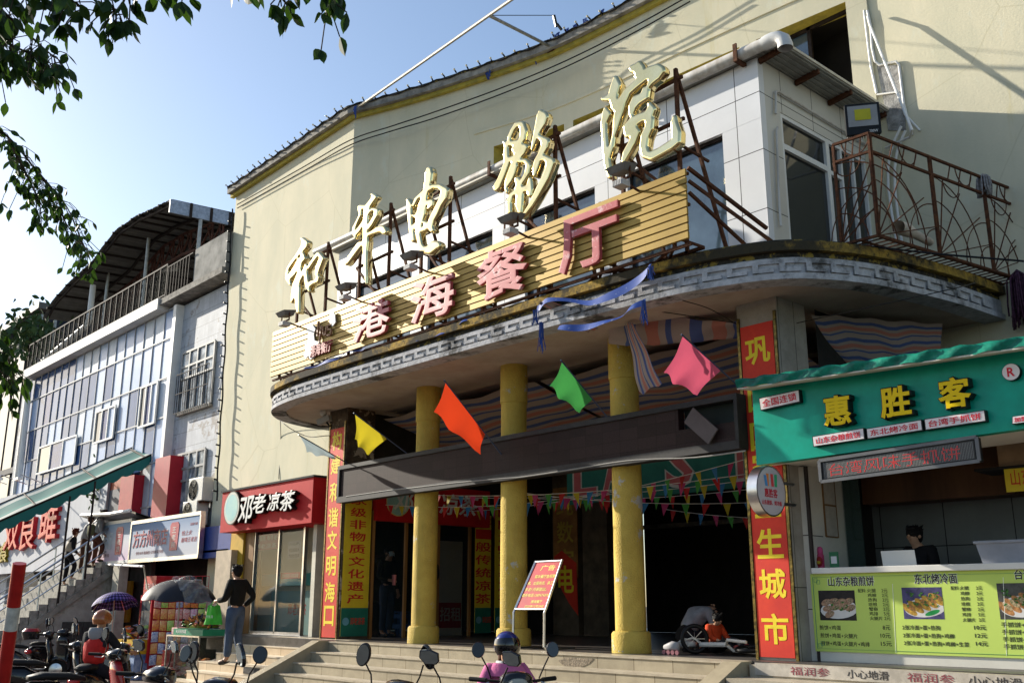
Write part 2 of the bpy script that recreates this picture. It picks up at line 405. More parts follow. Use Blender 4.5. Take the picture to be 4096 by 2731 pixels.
# right pilaster return and the right-hand wall
wall.add([(-6.45,13.15,0),(-6.45,13.19,0),(-6.45,13.19,16),(-6.45,13.15,16)], [(0,1,2,3)])
wall.add([(-6.45,13.19,0),(8,13.19,0),(8,13.19,16),(-6.45,13.19,16)], [(0,1,2,3)])
wall.add([(-9.4,12.935,WTOP+.001),(-6.45,13.15,WTOP+.001),(-6.45,13.15,16),(-9.4,12.935,16)], [(0,1,2,3)])
wall.build('wall', m_yel, cin)
sof.build('window_reveal', m_yeld, cin)
for l, r in openings:
    g = MB(); fr = MB(); y0 = min(wy(l), wy(r))+D
    big = r > -7.2
    if big:
        g.add([(l, y0-.02, W0), (l+.5*(r-l), y0-.02, W0), (l+.5*(r-l), y0-.02, W1), (l, y0-.02, W1)], [(0,1,2,3)])
        g2 = MB().add([(l+.5*(r-l), y0+.5, W0), (r, y0+.5, W0), (r, y0+.5, W1), (l+.5*(r-l), y0+.5, W1)], [(0,1,2,3)]).box(l-.3, r+.3, y0+.55, y0+.6, W0-.5, W1+.5).box(r, r+.02, y0, y0+.55, W0-.5, W1+.5).box(l-.3, r+.3, y0, y0+.55, W1+.01, W1+.03)
        o = g.build('window', m_glass, cin); g2.build('dark_opening', m_dark, o)
        fr.box(l+.50*(r-l)*.97, l+.525*(r-l), y0-.07, y0-.021, W0, W1); fr.box(l, r, y0-.07, y0-.021, W1-.06, W1); fr.box(l+.525*(r-l), r, y0-.06, y0-.02, W0+.42, W0+.5)
        MB().add([(l+.525*(r-l),y0-.01,W0),(r,y0-.01,W0),(r,y0-.01,W0+.42),(l+.525*(r-l),y0-.01,W0+.42)],[(0,1,2,3)]).build('green_pane', M('green_glass', (.08, .32, .26), .2, var=.1), o)
    else:
        seg = [c for c in cols if l-1e-6 <= c[0] <= r+1e-6]
        for a, b in zip(seg, seg[1:]): g.add([(a[0],a[1]+D-.03,W0),(b[0],b[1]+D-.03,W0),(b[0],b[1]+D-.03,W1),(a[0],a[1]+D-.03,W1)],[(0,1,2,3)])
        o = g.build('window', m_glassd, cin)
        for k in range(1, 4):
            x = l+(r-l)*k/4; fr.box(x-.03, x+.03, wy(x)+D-.09, wy(x)+D-.04, W0, W1)
        for a, b in zip(seg, seg[1:]): fr.bar((a[0],a[1]+D-.06,W1-.05),(b[0],b[1]+D-.06,W1-.05),.05,.09)
    fr.build('window_frame', m_drk, o)
# raised border round the strip
bd = MB()
bc = [c for c in cols if -14.95 <= c[0] <= -6.45]
for a, b in zip(bc, bc[1:]): bd.bar((a[0],a[1]-.012,W1+.42),(b[0],b[1]-.012,W1+.42),.024,.05)
bd.build('plaster_border', m_yel, cin)
# eave
ev = MB(); es = MB(); ed = MB()
path = [(-24.05, 11.26)]+[(c[0], c[1]) for c in cols if c[0] <= -6.45]
path = [p for i, p in enumerate(path) if i == 0 or p[0]-path[i-1][0] > .05]
for a, b in zip(path, path[1:]):
    for mbx, d0, d1, z0, z1 in ((es, .10, -.01, WTOP-.09, WTOP), (ev, .20, -.3, WTOP, WTOP+.15), (ed, .215, .0, WTOP+.15, WTOP+.19)):
        mbx.add([(a[0],a[1]-d0,z0),(b[0],b[1]-d0,z0),(b[0],b[1]-d1,z0),(a[0],a[1]-d1,z0),(a[0],a[1]-d0,z1),(b[0],b[1]-d0,z1),(b[0],b[1]-d1,z1),(a[0],a[1]-d1,z1)],
                [(0,3,2,1),(4,5,6,7),(0,1,5,4),(2,3,7,6),(3,0,4,7),(1,2,6,5)])
es.build('eave_soffit', m_yeld, cin); ev.build('eave', m_conc, cin); ed.build('eave_capping', m_soot, cin)
# canopy
edge = catmull([(-18.36,11.3,0),(-18.33,10.6,0),(-17.95,9.78,0),(-17.2,9.2,0),(-16.3,8.98,0),(-15.2,8.93,0),(-13,8.95,0),(-11,8.98,0),(-8.8,9.03,0),(-7.3,9.13,0),(-6.5,9.34,0),(-6.01,9.6,0),(-5.69,10.0,0),(-5.44,10.55,0),(-5.27,11.25,0),(-5.13,12.1,0),(-5.05,13.18,0)], 10)
CZ = 5.42
arc = [0]
for a, b in zip(edge, edge[1:]): arc.append(arc[-1]+(b-a).length)
def at_arc(u):
    u = max(0, min(arc[-1]-1e-4, u)); i = max(0, np.searchsorted(arc, u)-1)
    t = (u-arc[i])/(arc[i+1]-arc[i]); p = edge[i].lerp(edge[i+1], t); d = (edge[i+1]-edge[i]).normalized()
    return p, d, V((d.y, -d.x, 0))
nrm = []
for i in range(len(edge)):
    d = (edge[min(i+1, len(edge)-1)]-edge[max(i-1, 0)]).normalized(); nrm.append(V((d.y, -d.x, 0)))
def band(o0, z0, z1, nm, mat, inner=-.25):
    b = MB()
    for i in range(len(edge)-1):
        q = []
        for j in (i, i+1):
            a = edge[j]+nrm[j]*o0; c = edge[j]+nrm[j]*inner
            q.append([V((a.x,a.y,z0)),V((a.x,a.y,z1)),V((c.x,c.y,z1)),V((c.x,c.y,z0))])
        b.add(q[0]+q[1], [(0,4,5,1),(1,5,6,2),(3,7,4,0),(2,6,7,3)])
    return b.build(nm, mat, cin, smooth='auto')
band(.035, CZ-.10, CZ-.03, 'canopy_lip', m_frieze)
fb = band(0, CZ-.03, CZ+.17, 'canopy_frieze', m_frieze)
band(-.015, CZ+.17, CZ+.235, 'canopy_groove', m_soot)
band(.075, CZ+.235, CZ+.345, 'canopy_moulding', m_ocre)
band(-.03, CZ+.3451, CZ+.40, 'canopy_parapet', m_soot)
rel = MB(); u = .1; pit = .30
while u < arc[-1]-.5:
    for (a, b, z0, z1) in ((0, .235, .095, .150), (.235, .30, -.005, .150), (.235, .47, -.005, .045)):
        a1, b1 = u+a, u+b
        p0, d, n0 = at_arc(a1); p1, d1, n1 = at_arc(b1)
        q = [p0+n0*-.01, p1+n1*-.01, p1+n1*.028, p0+n0*.028]
        rel.add([(p.x, p.y, CZ+z0) for p in q]+[(p.x, p.y, CZ+z1) for p in q], [(0,3,2,1),(4,5,6,7),(0,1,5,4),(1,2,6,5),(2,3,7,6),(3,0,4,7)])
    u += pit
rel.build('meander_relief', m_frieze, fb)
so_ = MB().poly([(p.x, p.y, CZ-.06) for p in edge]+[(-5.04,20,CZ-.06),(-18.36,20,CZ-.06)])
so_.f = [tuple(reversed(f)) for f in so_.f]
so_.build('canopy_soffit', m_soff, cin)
dk = MB().poly([(p.x, p.y, CZ+.36) for p in edge]+[(-5.05,13.17,CZ+.36)])
dk.build('canopy_deck', m_conc, cin)
# columns and pillars
for i, px in enumerate((972, 1180, 1450)):
    c = oy(px, 1470, 10.28); x = c.x
    b = MB().lathe([(.205, PZ+.27), (.20, 4.75), (.215, 4.76), (.215, CZ-.06)], (x, 10.28, 0), 28)
    o = b.build('column', m_col, cin, smooth='auto')
    MB().lathe([(.262, PZ), (.258, PZ+.24), (.235, PZ+.27), (.2, PZ+.275)], (x, 10.28, 0), 28).build('column_base', m_col, o, smooth='auto')
m_pil = M('pillar_cladding', (.40, .36, .31), .6, var=.15, scale=3, col2=(.27, .24, .2)); bricks(m_pil, (.2, .18, .16), .34, 1.9, .006, 'yz', 1, .1)
m_pild = M('peeling_pillar', (.12, .085, .055), .9, var=.3, scale=5, col2=(.04, .03, .022)); layer(m_pild, (.36, .29, .22), 2.1, .55, .58, amount=.95)
PR = (-7.10, -6.52); PL = (-16.70, -16.06)
MB().box(PR[0], PR[1], 10.17, 10.80, PZ, CZ-.062).build('pillar', m_pil, cin)
MB().box(PL[0], PL[1], 10.17, 10.80, PZ, CZ-.062).build('pillar', m_pild, cin)
# wall crack where the render fell off, left of the canopy end
pl = [oy(x, y, 11.235) for x, y in ((622,858),(632,880),(640,930),(622,965),(628,985),(618,1010),(600,1050),(597,1040),(603,1000),(610,960),(612,920),(617,890))]
MB().prism(pl, (0, .02, 0)).build('fallen_render_patch', M('bare_patch', (.50, .44, .42), .95, var=.2, scale=8, bump=.5), cin)
# ---------------------------------------------------------------- porch hall behind the columns
hall = thing('porch_hall', 'dark hall behind the yellow columns under the canopy', 'hall', (-11, 16, PZ))
h = MB()
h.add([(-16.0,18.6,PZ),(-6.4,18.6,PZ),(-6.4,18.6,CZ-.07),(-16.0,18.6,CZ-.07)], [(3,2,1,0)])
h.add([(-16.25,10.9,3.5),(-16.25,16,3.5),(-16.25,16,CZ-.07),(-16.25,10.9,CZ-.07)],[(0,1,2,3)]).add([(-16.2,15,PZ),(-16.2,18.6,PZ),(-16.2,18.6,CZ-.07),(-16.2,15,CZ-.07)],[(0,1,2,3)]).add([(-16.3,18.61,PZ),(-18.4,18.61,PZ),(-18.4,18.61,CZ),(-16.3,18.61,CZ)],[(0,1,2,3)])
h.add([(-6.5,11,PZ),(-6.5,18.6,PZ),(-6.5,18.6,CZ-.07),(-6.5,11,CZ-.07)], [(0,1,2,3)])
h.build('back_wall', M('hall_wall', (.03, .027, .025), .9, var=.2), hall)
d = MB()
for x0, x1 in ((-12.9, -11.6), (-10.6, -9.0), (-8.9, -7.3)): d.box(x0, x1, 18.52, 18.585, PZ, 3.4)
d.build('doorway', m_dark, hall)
MB().box(-15.9, -6.6, 18.45, 18.515, 3.45, 3.55).build('lintel', m_conc, hall)
for px, wd in ((1300, .75), (1370, .7)):
    p = oy(px, 1450, 15.2)
    MB().box(p.x-wd/2, p.x+wd/2, 15.2, 15.8, PZ, CZ-.07).build('hall_pillar', M('hall_pillar', (.12, .09, .06), .8, var=.3, scale=3), hall)
# film banner on the hall pillar: two torn sheets
p = oy(1300, 1300, 15.18)
ban = thing('film_banner', 'faded orange banner on a hall pillar with yellow characters for digital film', 'banner', (p.x, 15.18, 1.6))
MB().box(p.x-.36, p.x+.36, 15.165, 15.18, 2.25, 4.15).build('cloth', M('faded_orange', (.34, .16, .05), .8, var=.25, scale=3), ban)
for i, ch in enumerate('纯数字'):
    text(ch, M('banner_faded_yellow', (.42, .30, .05), .8), 'character', ban, (p.x-.25, 15.163, 3.55-i*.58), XA, ZA, .5, .46, .003, .02)
MB().prism([(p.x-.33, 15.15, 2.7),(p.x-.1,15.15,2.82),(p.x+.33,15.15,2.55),(p.x+.36,15.15,1.5),(p.x+.1,15.15,1.75),(p.x-.25,15.15,2.2)], (0, .01, 0)).build('red_cloth', m_red, ban)
text('电', m_yt, 'character', ban, (p.x-.2, 15.148, 1.95), XA, ZA, .46, .56, .003, .03)
# green mall banner under the ceiling
b0 = oy(1205, 1168, 13.6); b1 = oy(1712, 1112, 13.6)
mg = thing('mall_banner', 'long green banner with big pink white-edged letters hung across the hall', 'banner', (-10, 13.6, 3.6))
zb = 3.55
MB().box(-13.6, -6.6, 13.6, 13.62, zb, zb+1.0).build('cloth', M('banner_green', (.03, .17, .13), .7, var=.12, scale=3), mg)
for i, ch in enumerate("LA'S MALL"):
    if ch == ' ': continue
    x = -13.4+i*.75
    text(ch, M('outline_white', (.62, .56, .50), .7), 'letter_outline', mg, (x-.04, 13.597, zb+.10), XA, ZA, (.66 if ch != "'" else .2), .86, .004, .07)
    text(ch, M('letter_pink', (.55, .13, .13), .7), 'letter', mg, (x, 13.592, zb+.15), XA, ZA, (.58 if ch != "'" else .14), .76, .004, .03)
# striped tarpaulins slung under the canopy
tarpc = [((.32, .26, .23), 3), ((.07, .10, .24), 2), ((.32, .26, .23), 1.6), ((.40, .16, .12), 2.2), ((.32, .26, .23), 1.2), ((.07, .10, .24), 1)]
m_tarp = stripes('striped_tarpaulin', tarpc, .20, 1)
def tarp(name, label, A, B, C, Dp, nu=16, nv=20, sag=.12, seed=0, rp=1., mat=None):
    rnd = random.Random(seed)
    ph = [rnd.uniform(0, 6) for _ in range(4)]
    def fn(u, v):
        p = V(A).lerp(V(B), u).lerp(V(Dp).lerp(V(C), u), v)
        p = p+V((0, .02*math.sin(9*v+ph[2]), -sag*math.sin(math.pi*u)*math.sin(math.pi*v)+.03*math.sin(11*u+ph[0])*math.sin(7*v+ph[1])+.015*math.sin(23*u+ph[3])))
        return p
    o = MB().grid(fn, nu, nv).build(name, mat or m_tarp, smooth=True)
    return tag(o, label, 'tarpaulin', 'striped tarpaulins under the canopy')
zc = CZ-.10
tarp('striped_tarpaulin', 'striped tarpaulin slung under the canopy behind the left two columns', (-15.9,10.9,zc-.12),(-11.6,10.9,zc-.1),(-11.6,13.4,zc-.75),(-15.9,13.3,zc-.9), sag=.1, seed=1)
tarp('striped_tarpaulin', 'striped tarpaulin sheet sagging behind the third column and red pillar', (-11.5,10.9,zc-.1),(-7.1,10.9,zc-.1),(-7.1,13.4,zc-.75),(-11.5,13.4,zc-.8), sag=.08, seed=2)
tarp('striped_tarpaulin', 'striped tarpaulin corner showing right of the red pillar above the green stall sign', (-6.5,10.9,zc-.05),(-5.6,12.6,zc-.05),(-5.9,13.0,zc-.9),(-6.5,12.3,zc-1.0), sag=.03, seed=3)
# torn tarp rag hanging over the canopy edge
m_rag = stripes('torn_tarpaulin', tarpc, .5, 0)
R = [oy(1240,700,8.90), oy(1275,690,8.90), oy(1395,735,9.6), oy(1350,765,9.6)]
tarp('torn_tarpaulin', 'torn striped rag draped from the canopy edge toward the third column', R[0], R[1], R[2], R[3], 8, 14, .05, 5, mat=m_rag)
R = [oy(1395,732,9.7), oy(1700,735,10.3), oy(1700,775,10.5), oy(1400,795,9.9)]
tarp('torn_tarpaulin', 'torn dirty striped tarpaulin swag tied up left of the red pillar', R[0], R[1], R[2], R[3], 14, 10, .15, 6, mat=m_rag)
R = [oy(1437,745,9.65), oy(1455,740,9.65), oy(1520,880,9.9), oy(1468,905,9.9)]
tarp('torn_tarpaulin', 'narrow torn tarpaulin strip hanging in front of the third column', R[0], R[1], R[2], R[3], 6, 14, .04, 7, mat=m_rag)
# blue ribbons
m_blue = M('blue_ribbon', (.34, .38, .46), .35, var=.4, scale=14, col2=(.03, .065, .25), thr=(.60, .72))
def ribbon(pts, wd, label, Y, seed=0):
    P = catmull([oy(x, y, Y+.002*i) for i, (x, y) in enumerate(pts)], 6); rnd = random.Random(seed); b = MB()
    def fn(u, v):
        t = u*(len(P)-1); i = min(int(t), len(P)-2); p = P[i].lerp(P[i+1], t-i)
        return p+V((0, .03*math.sin(17*u+seed)+(v-.5)*.04, (v-.5)*wd*(.75+.35*math.sin(8*u+seed*2))))
    b.grid(fn, 40, 3); o = b.build('blue_ribbon', m_blue, smooth=True)
    return tag(o, label, 'ribbon', 'blue ribbons on the canopy edge')
ribbon([(1229,712),(1255,692),(1300,688),(1360,695),(1420,672),(1480,628),(1497,612)], .13, 'upper blue ribbon drooping along the meander frieze', 8.88, 1)
ribbon([(1282,752),(1330,752),(1400,738),(1440,715),(1478,692)], .09, 'lower blue ribbon sagging just under the canopy edge', 8.9, 3)
ribbon([(960,782),(1010,768),(1060,740),(1100,728)], .07, 'crumpled blue ribbon under the left half of the gold sign', 8.92, 5)
ribbon([(700,845),(760,828),(800,808),(840,800)], .07, 'dark blue rag below the waiter logo on the gold sign', 8.92, 6)
def tassel(x, y0, y1, Y, label):
    b = MB(); a = oy(x, y0, Y); z = oy(x, y1, Y); L = a.z-z.z; rnd = random.Random(x)
    for k in range(16):
        q = a+V((rnd.uniform(-.03, .03), rnd.uniform(-.03, .03), 0)); ln = L*rnd.uniform(.6, 1)
        b.tube([q, q+V((rnd.uniform(-.02, .02), 0, -ln*.5)), q+V((rnd.uniform(-.05, .05), 0, -ln))], .006, 4)
    tag(b.build('ribbon_tassel', m_blue), label, 'tassel', 'blue ribbons on the canopy edge')
tassel(1244, 740, 815, 8.9, 'longest frayed blue tassel hanging under the canopy edge')
tassel(1478, 690, 748, 8.9, 'frayed blue tassel at the right end of the lower ribbon')
tassel(1230, 712, 748, 8.86, 'short frayed blue tassel at the left end of the upper ribbon')
tassel(1495, 612, 645, 8.86, 'stubby blue tassel knotted at the top of the upper ribbon')
# ---------------------------------------------------------------- LED board between the pillars
led = thing('scrolling_display', 'long dark broken LED display spanning between the two red pillars', 'display', (-11.4, 10.0, 3.6))
LX0, LX1, LZ0, LZ1, LY = -15.98, -7.02, 3.58, 4.17, 9.98
m_led = M('led_modules', (.040, .022, .020), .7, var=.2, scale=60, col2=(.022, .013, .013))
bricks(m_led, (.35, .3, .3), .32, .16, .003, 'xz', 1, .35)
MB().box(LX0+.1, -7.95, LY, LY+.12, LZ0+.05, LZ1-.04).box(-7.95, LX1-.05, LY, LY+.12, LZ0+.05, LZ0+.28).build('screen', m_led, led)
MB().box(-7.95, LX1-.05, LY+.13, LY+.16, LZ0, LZ1-.03).build('backing', M('led_back', (.02, .03, .028), .8), led)
m_lfr = M('led_frame', (.035, .034, .036), .6, metal=.0, var=.2, scale=8)
f = MB().box(LX0, LX1, LY-.03, LY+.16, LZ0-.06, LZ0+.045).box(LX0, LX1, LY-.03, LY+.16, LZ1-.04, LZ1+.03).box(LX0, LX0+.06, LY-.03, LY+.16, LZ0+.046, LZ1-.041).box(LX1-.05, LX1, LY-.03, LY+.16, LZ0+.046, LZ1-.041)
f.build('frame', m_lfr, led)
mb = MB().obox((-7.55, LY-.06, 3.86), (.18,0,-.16), (0,.012,0), (.075,0,.085))
mb.build('loose_panel', M('loose_panel', (.10, .085, .085), .6), led)
# cable under it
P = [oy(x, y, 9.95) for x, y in ((795,1140),(900,1125),(948,1120),(1050,1108),(1160,1098),(1200,1095),(1300,1080),(1410,1062),(1480,1055),(1600,1050),(1712,1035))]
tag(MB().tube(catmull(P, 4), .010, 6).build('cable', M('cable_grey', (.30,.29,.27), .7)), 'pale cable sagging along the underside of the dark LED display', 'cable')
# ---------------------------------------------------------------- flags
def flag(name, label, col, base, tip, q, colname, Yb=9.97):
    """base/tip of pole; q = photo points of the cloth corners: near-base edge and hanging corners, as (x,y,dy)"""
    bb = oy(*base, Yb); tp = ox(*tip, bb.x)
    t = thing(name, label, 'flag', bb, 'small flags on poles above the LED display')
    MB().tube([bb+(bb-tp)*.06, tp], .011, 8).build('pole', M('flag_pole', (.05, .07, .12), .4), t)
    k0, pts = q
    A = tp.lerp(bb, .03); B = tp.lerp(bb, k0)
    Cc = ox(*pts[0], bb.x+.06); Dd = ox(*pts[1], bb.x-.06)
    def fn(u, v):
        p = A.lerp(B, u).lerp(Dd.lerp(Cc, u), v)
        return p+V((.05*math.sin(3.2*u+4*v)*v+.03*math.sin(11*u)*v, 0, .02*math.sin(14*u)*v))
    mat = M(colname, col, .7, var=.06)
    b = mat.node_tree.nodes['Principled BSDF']; b.inputs['Subsurface Weight'].default_value = 0
    n = mat.node_tree.nodes; l = mat.node_tree.links
    tr = n.new('ShaderNodeBsdfTranslucent'); tr.inputs[0].default_value = (*col, 1); ad = n.new('ShaderNodeMixShader'); ad.inputs[0].default_value = .28
    l.new(b.outputs[0], ad.inputs[1]); l.new(tr.outputs[0], ad.inputs[2]); l.new(ad.outputs[0], n['Material Output'].inputs[0])
    MB().grid(fn, 14, 12).build('cloth', mat, t, smooth=True)
flag('flag', 'limp whitish flag on the leftmost pole beside the left red pillar', (.34, .42, .46), (792,1060), (685,998), (.75, ((775,1055), (707,1038))), 'flag_white')
flag('flag', 'bright yellow flag left of the first column', (.60, .50, .03), (935,1041), (812,948), (.62, ((845,1048), (818,1008))), 'flag_yellow')
flag('flag', 'large orange-red flag between the first and second columns', (.66, .055, .015), (1150,1041), (1020,873), (.72, ((1103,1047), (1000,945))), 'flag_red')
flag('flag', 'green flag between the second and third columns', (.055, .30, .07), (1395,958), (1288,827), (.68, ((1330,952), (1267,885))), 'flag_green')
flag('flag', 'pink flag next to the right red pillar', (.60, .10, .17), (1690,881), (1565,768), (.72, ((1600,912), (1530,855))), 'flag_pink')
# ---------------------------------------------------------------- red banners on the pillars
def pillar_banner(name, label, x0, x1, z0, z1, y, chars, zs, cw, chh, mat, tmat):
    t = thing(name, label, 'banner', ((x0+x1)/2, y, z0))
    MB().box(x0, x1, y-.012, y, z0, z1).build('cloth', mat, t)
    for c, z in zip(chars, zs):
        text(c, tmat, 'character', t, ((x0+x1)/2-cw/2, y-.013, z), XA, ZA, cw, chh, .002, .035)
    e = MB()
    for x in (x0-.045, x1+.015): e.box(x, x+.035, y-.02, y+.012, PZ, z1+.12)
    e.build('brass_edge', m_brass, t)
    return t
zt = oy(1735, 745, 10.16).z
pillar_banner('red_banner', 'tall red banner with yellow characters on the right pillar, cut by the round shop sign', -7.05, -6.58, PZ+.03, zt, 10.165, '巩固国家卫生城市', [oy(1735, y, 10.16).z for y in (838, 945, 1035, 1105, 1190, 1283, 1375, 1477)], .36, .34, m_red, m_yt)
zt = oy(770, 985, 10.16).z
pillar_banner('red_banner', 'tall red banner with yellow characters on the left pillar beside the tea shop', -16.62, -16.14, PZ+.03, zt, 10.165, '构建和谐文明海口', [oy(765, y, 10.16).z for y in (1035, 1090, 1152, 1210, 1262, 1322, 1382, 1437)], .34, .36, m_red, m_yt)
m_byel = M('poster_yellow', (.72, .52, .03), .6, var=.08, scale=4); m_rt = M('text_red', (.55, .03, .02), .6, var=.05)
def side_banner(label, x, y0, y1, z0, z1, chars, cw, mat, tmat, base=True):
    t = thing('yellow_banner', label, 'banner', (x, (y0+y1)/2, z0))
    MB().box(x, x+.012, y0, y1, z0, z1).build('board', mat, t)
    n = len(chars); zz = z0+.55
    st_ = (z1-zz)/n
    for i, c in enumerate(chars):
        text(c, tmat, 'character', t, (x+.013, (y0+y1)/2-cw/2, z1-(i+1)*st_+st_*.12), YA, ZA, cw, st_*.76, .002, .03)
    if base:
        MB().box(x+.012, x+.016, y0, y1, z0, z0+.5).build('green_foot', M('poster_green', (.02, .16, .11), .6), t)
        text('邓老凉茶', m_rt, 'lettering', t, (x+.0165, y0+.2, z0+.2), YA, ZA, (y1-y0)*.55, .13, .002, .02)
        MB().lathe([(.0, 0), (.07, 0), (.07, .006), (0, .006)], (x+.0165, y0+.1, z0+.26), 18, 'x').build('round_logo', M('logo_blue', (.15, .36, .45), .5), t)
side_banner('yellow banner with red characters on the inner side of the left pillar', PL[1]+.003, 10.2, 10.78, PZ+.05, 3.95, '国家级非物质文化遗产', .36, m_byel, m_rt)
# ---------------------------------------------------------------- aluminium-clad annex on the canopy
ann = thing('rooftop_annex', 'white metal clad room with blue windows standing on the canopy', 'extension', (-12, 11.5, CZ+.4))
AY, AX1, AZ1 = 10.4, -6.70, 8.80
AX0 = oy(778, 610, AY).x; AZ0 = CZ+.37
wl = MB(); gl = []
wins = []
for a, b in ((815, 945), (980, 1131), (1273, 1365), (1450, 1530), (1540, 1660)):
    wins.append((oy(a, 560, AY).x, oy(b, 400, AY).x))
WZ1 = 7.92; WZ0 = AZ0+.15
wins[0] = (oy(818, 615, AY).x, oy(945, 560, AY).x)
wins = [(oy(818,640,AY).x, oy(947,590,AY).x), (oy(982,580,AY).x, oy(1131,540,AY).x), (oy(1205,480,AY).x, oy(1366,440,AY).x), (oy(1440,400,AY).x, oy(1663,380,AY).x)]
xs_ = [AX0]+[v for ww in wins for v in ww]+[AX1]
wl.box(AX0, AX1, AY, AY+.12, WZ1, AZ1)
wl.box(AX0, AX1, AY, AY+.12, AZ0, WZ0)
for i in range(0, len(xs_), 2): wl.box(xs_[i], xs_[i+1]-.0, AY+.0015, AY+.12, WZ0, WZ1)
wl.box(AX0, AX0+.12, AY+.121, 12.3, AZ0, AZ1)
wl.build('front_cladding', m_alu, ann)
m_dim = M('room_behind_glass', (.05, .07, .09), .9, var=.3, scale=1.1, col2=(.02, .03, .04))
for a, b in wins:
    o = MB().box(a, b, AY+.10, AY+.115, WZ0, WZ1).build('window', m_glass, ann)
    f = MB().box(a, b, AY+.06, AY+.099, WZ1-.05, WZ1).box(a, a+.03, AY+.06, AY+.099, WZ0, WZ1-.05).box(b-.03, b, AY+.06, AY+.099, WZ0, WZ1-.05)
    n = 2 if b-a > 1.3 else 1
    f.build('window_frame', m_drk, o)
sw = MB()
wa, wb = ox(1795, 300, AX1).y, ox(1908, 450, AX1).y
da, db = ox(1912, 420, AX1).y, ox(2000, 480, AX1).y
ZT = ox(1800, 262, AX1).z; ZB = CZ+.45
sw.box(AX1-.10, AX1, AY+.121, wa, AZ0, AZ1).box(AX1-.10, AX1, wa, 13.17, ZT, AZ1).box(AX1-.1, AX1, db, 13.17, AZ0, ZT).box(AX1-.1, AX1, wa, db, AZ0, ZB)
sw.build('side_cladding', m_aluS, ann)
MB().box(AX1+.001, AX1+.003, AY-.002, AY+.1205, AZ0, AZ1-.003).build('corner_post', m_alu, ann)
o = MB().box(AX1-.075, AX1-.06, wa, db, ZB, ZT).build('window', m_glassd, ann)
f = MB()
def yb(y0, y1, z0, z1): f.box(AX1-.058, AX1-.012, y0, y1, z0, z1)
zm = ZT-.52
yb(wa, wa+.06, ZB, ZT); yb(wa+.061, db, ZT-.06, ZT); yb(wa+.061, wb-.001, zm, zm+.08); yb(wb-.001, wb+.09, ZB, ZT-.061); yb(wa+.061, wb-.002, ZB, ZB+.06)
k = wb+.09
for j in range(1, 4):
    y = k+(db-k)*j/3; yb(y-.05, y, ZB, ZT-.061)
yb(k+.001, k+(db-k)/3-.051, zm-.02, zm+.04)
f.build('window_frame', m_frame, o)
# sheet roof with overhang to the right, brackets below
RX = -6.30
rb = MB()
n_ = 26
for i in range(n_):
    y0 = 10.28+i*(13.17-10.28)/n_; y1 = 10.28+(i+1)*(13.17-10.28)/n_
rb.box(AX0-.1, RX, 10.3, 13.17, AZ1+.015, AZ1+.035)
for k in range(5): rb.box(AX1+.02+k*.08, AX1+.045+k*.08, 10.3, 13.17, AZ1+.0, AZ1+.0149)
rb.build('sheet_roof', M('sheet_roof', (.33, .33, .30), .5, var=.15, scale=5), ann)
MB().box(AX0-.1, RX+.02, 10.22, 13.17, AZ1+.0355, AZ1+.075).build('roof_edge', M('cream_trim', (.62, .58, .48), .6), ann)
for px, py in ((1772, 142), (1855, 195), (1930, 232), (2008, 270)):
    y = ox(px, py-8, (AX1+RX)/2).y
    b = MB().bar((AX1+.01, y, AZ1-.055), (RX-.02, y, AZ1-.015), .05, .07)
    b.build('eave_bracket', m_rust, ann)
# gutter pipe along the roof edge
py_ = 10.30; pz_ = AZ1-.02
xa = oy(728, 580, py_).x; xb = oy(1790, 88, py_).x
gp = thing('drain_pipe', 'long grey plastic drain pipe with an elbow along the annex roof edge', 'pipe', (-12, py_, pz_))
P = [V((xa, py_-.02, oy(728, 580, py_).z)), V((xb-.1, py_-.02, oy(1780, 92, py_).z))]
MB().tube(P, .085, 16).build('pipe', m_pvc, gp, smooth='auto')
e = P[1]; d = (P[1]-P[0]).normalized()
eb = MB().tube([e-d*.12, e-d*.05, e+d*.02, e+d*.10+V((.0,-.0,-.015)), e+d*.17+V((0,0,-.07)), e+d*.19+V((0,0,-.16)), e+d*.19+V((0,0,-.2))], [.093,.1,.1,.095,.093,.1,.1], 16, caps=False)
eb.build('elbow', M('pvc_grey', (.60, .60, .59), .35, var=.06), gp, smooth='auto')
br = MB()
for px, py in ((845, 520), (1133, 385), (1420, 258), (1698, 118)):
    p = oy(px, py, py_-.02)
    t = (p.x-P[0].x)/(P[1].x-P[0].x); q = P[0].lerp(P[1], t)
    MB().box(q.x-.03, q.x+.03, py_-.13, py_+.09, q.z-.13, q.z-.09).box(q.x-.03, q.x+.03, py_-.13, py_-.11, q.z-.089, q.z+.13).build('pipe_bracket', m_rust, gp)
# ---------------------------------------------------------------- conduits on the walls
def pipe(pts, r, label, mat=m_wht, name='conduit', cat='conduit', n=8, sm=3):
    P = catmull(pts, sm) if sm > 1 else pts
    return tag(MB().tube(P, r, n).build(name, mat, smooth='auto'), label, cat)
ax = AX1+.04
pipe([ox(1790,470,ax)+V((0,0,-.3)), ox(1790,470,ax), ox(1784,300,ax), ox(1787,293,ax)], .018, 'upright grey conduit on the corner of the annex side window', m_pvc, sm=1)
pipe([ox(1782,262,ax), ox(1782,212,ax), ox(1787,210,ax), ox(1990,332,ax), ox(2020,350,ax)], .018, 'long grey conduit running along the annex side above the window', m_pvc, sm=1)
wy_ = 13.16
def wp(pts, r=.017): return [oy(x, y, wy_) for x, y in pts]
pipe(wp([(1992,25),(2000,60),(2003,110),(2010,142),(2020,150),(2058,142),(2065,150),(2076,240),(2095,310)]), .02, 'white conduit bending round the grey patch on the right wall', m_wht, sm=1)
pipe(wp([(1985,25),(2000,150),(2014,215)]), .022, 'straight white conduit in the corner beside the pilaster', m_wht, sm=1)
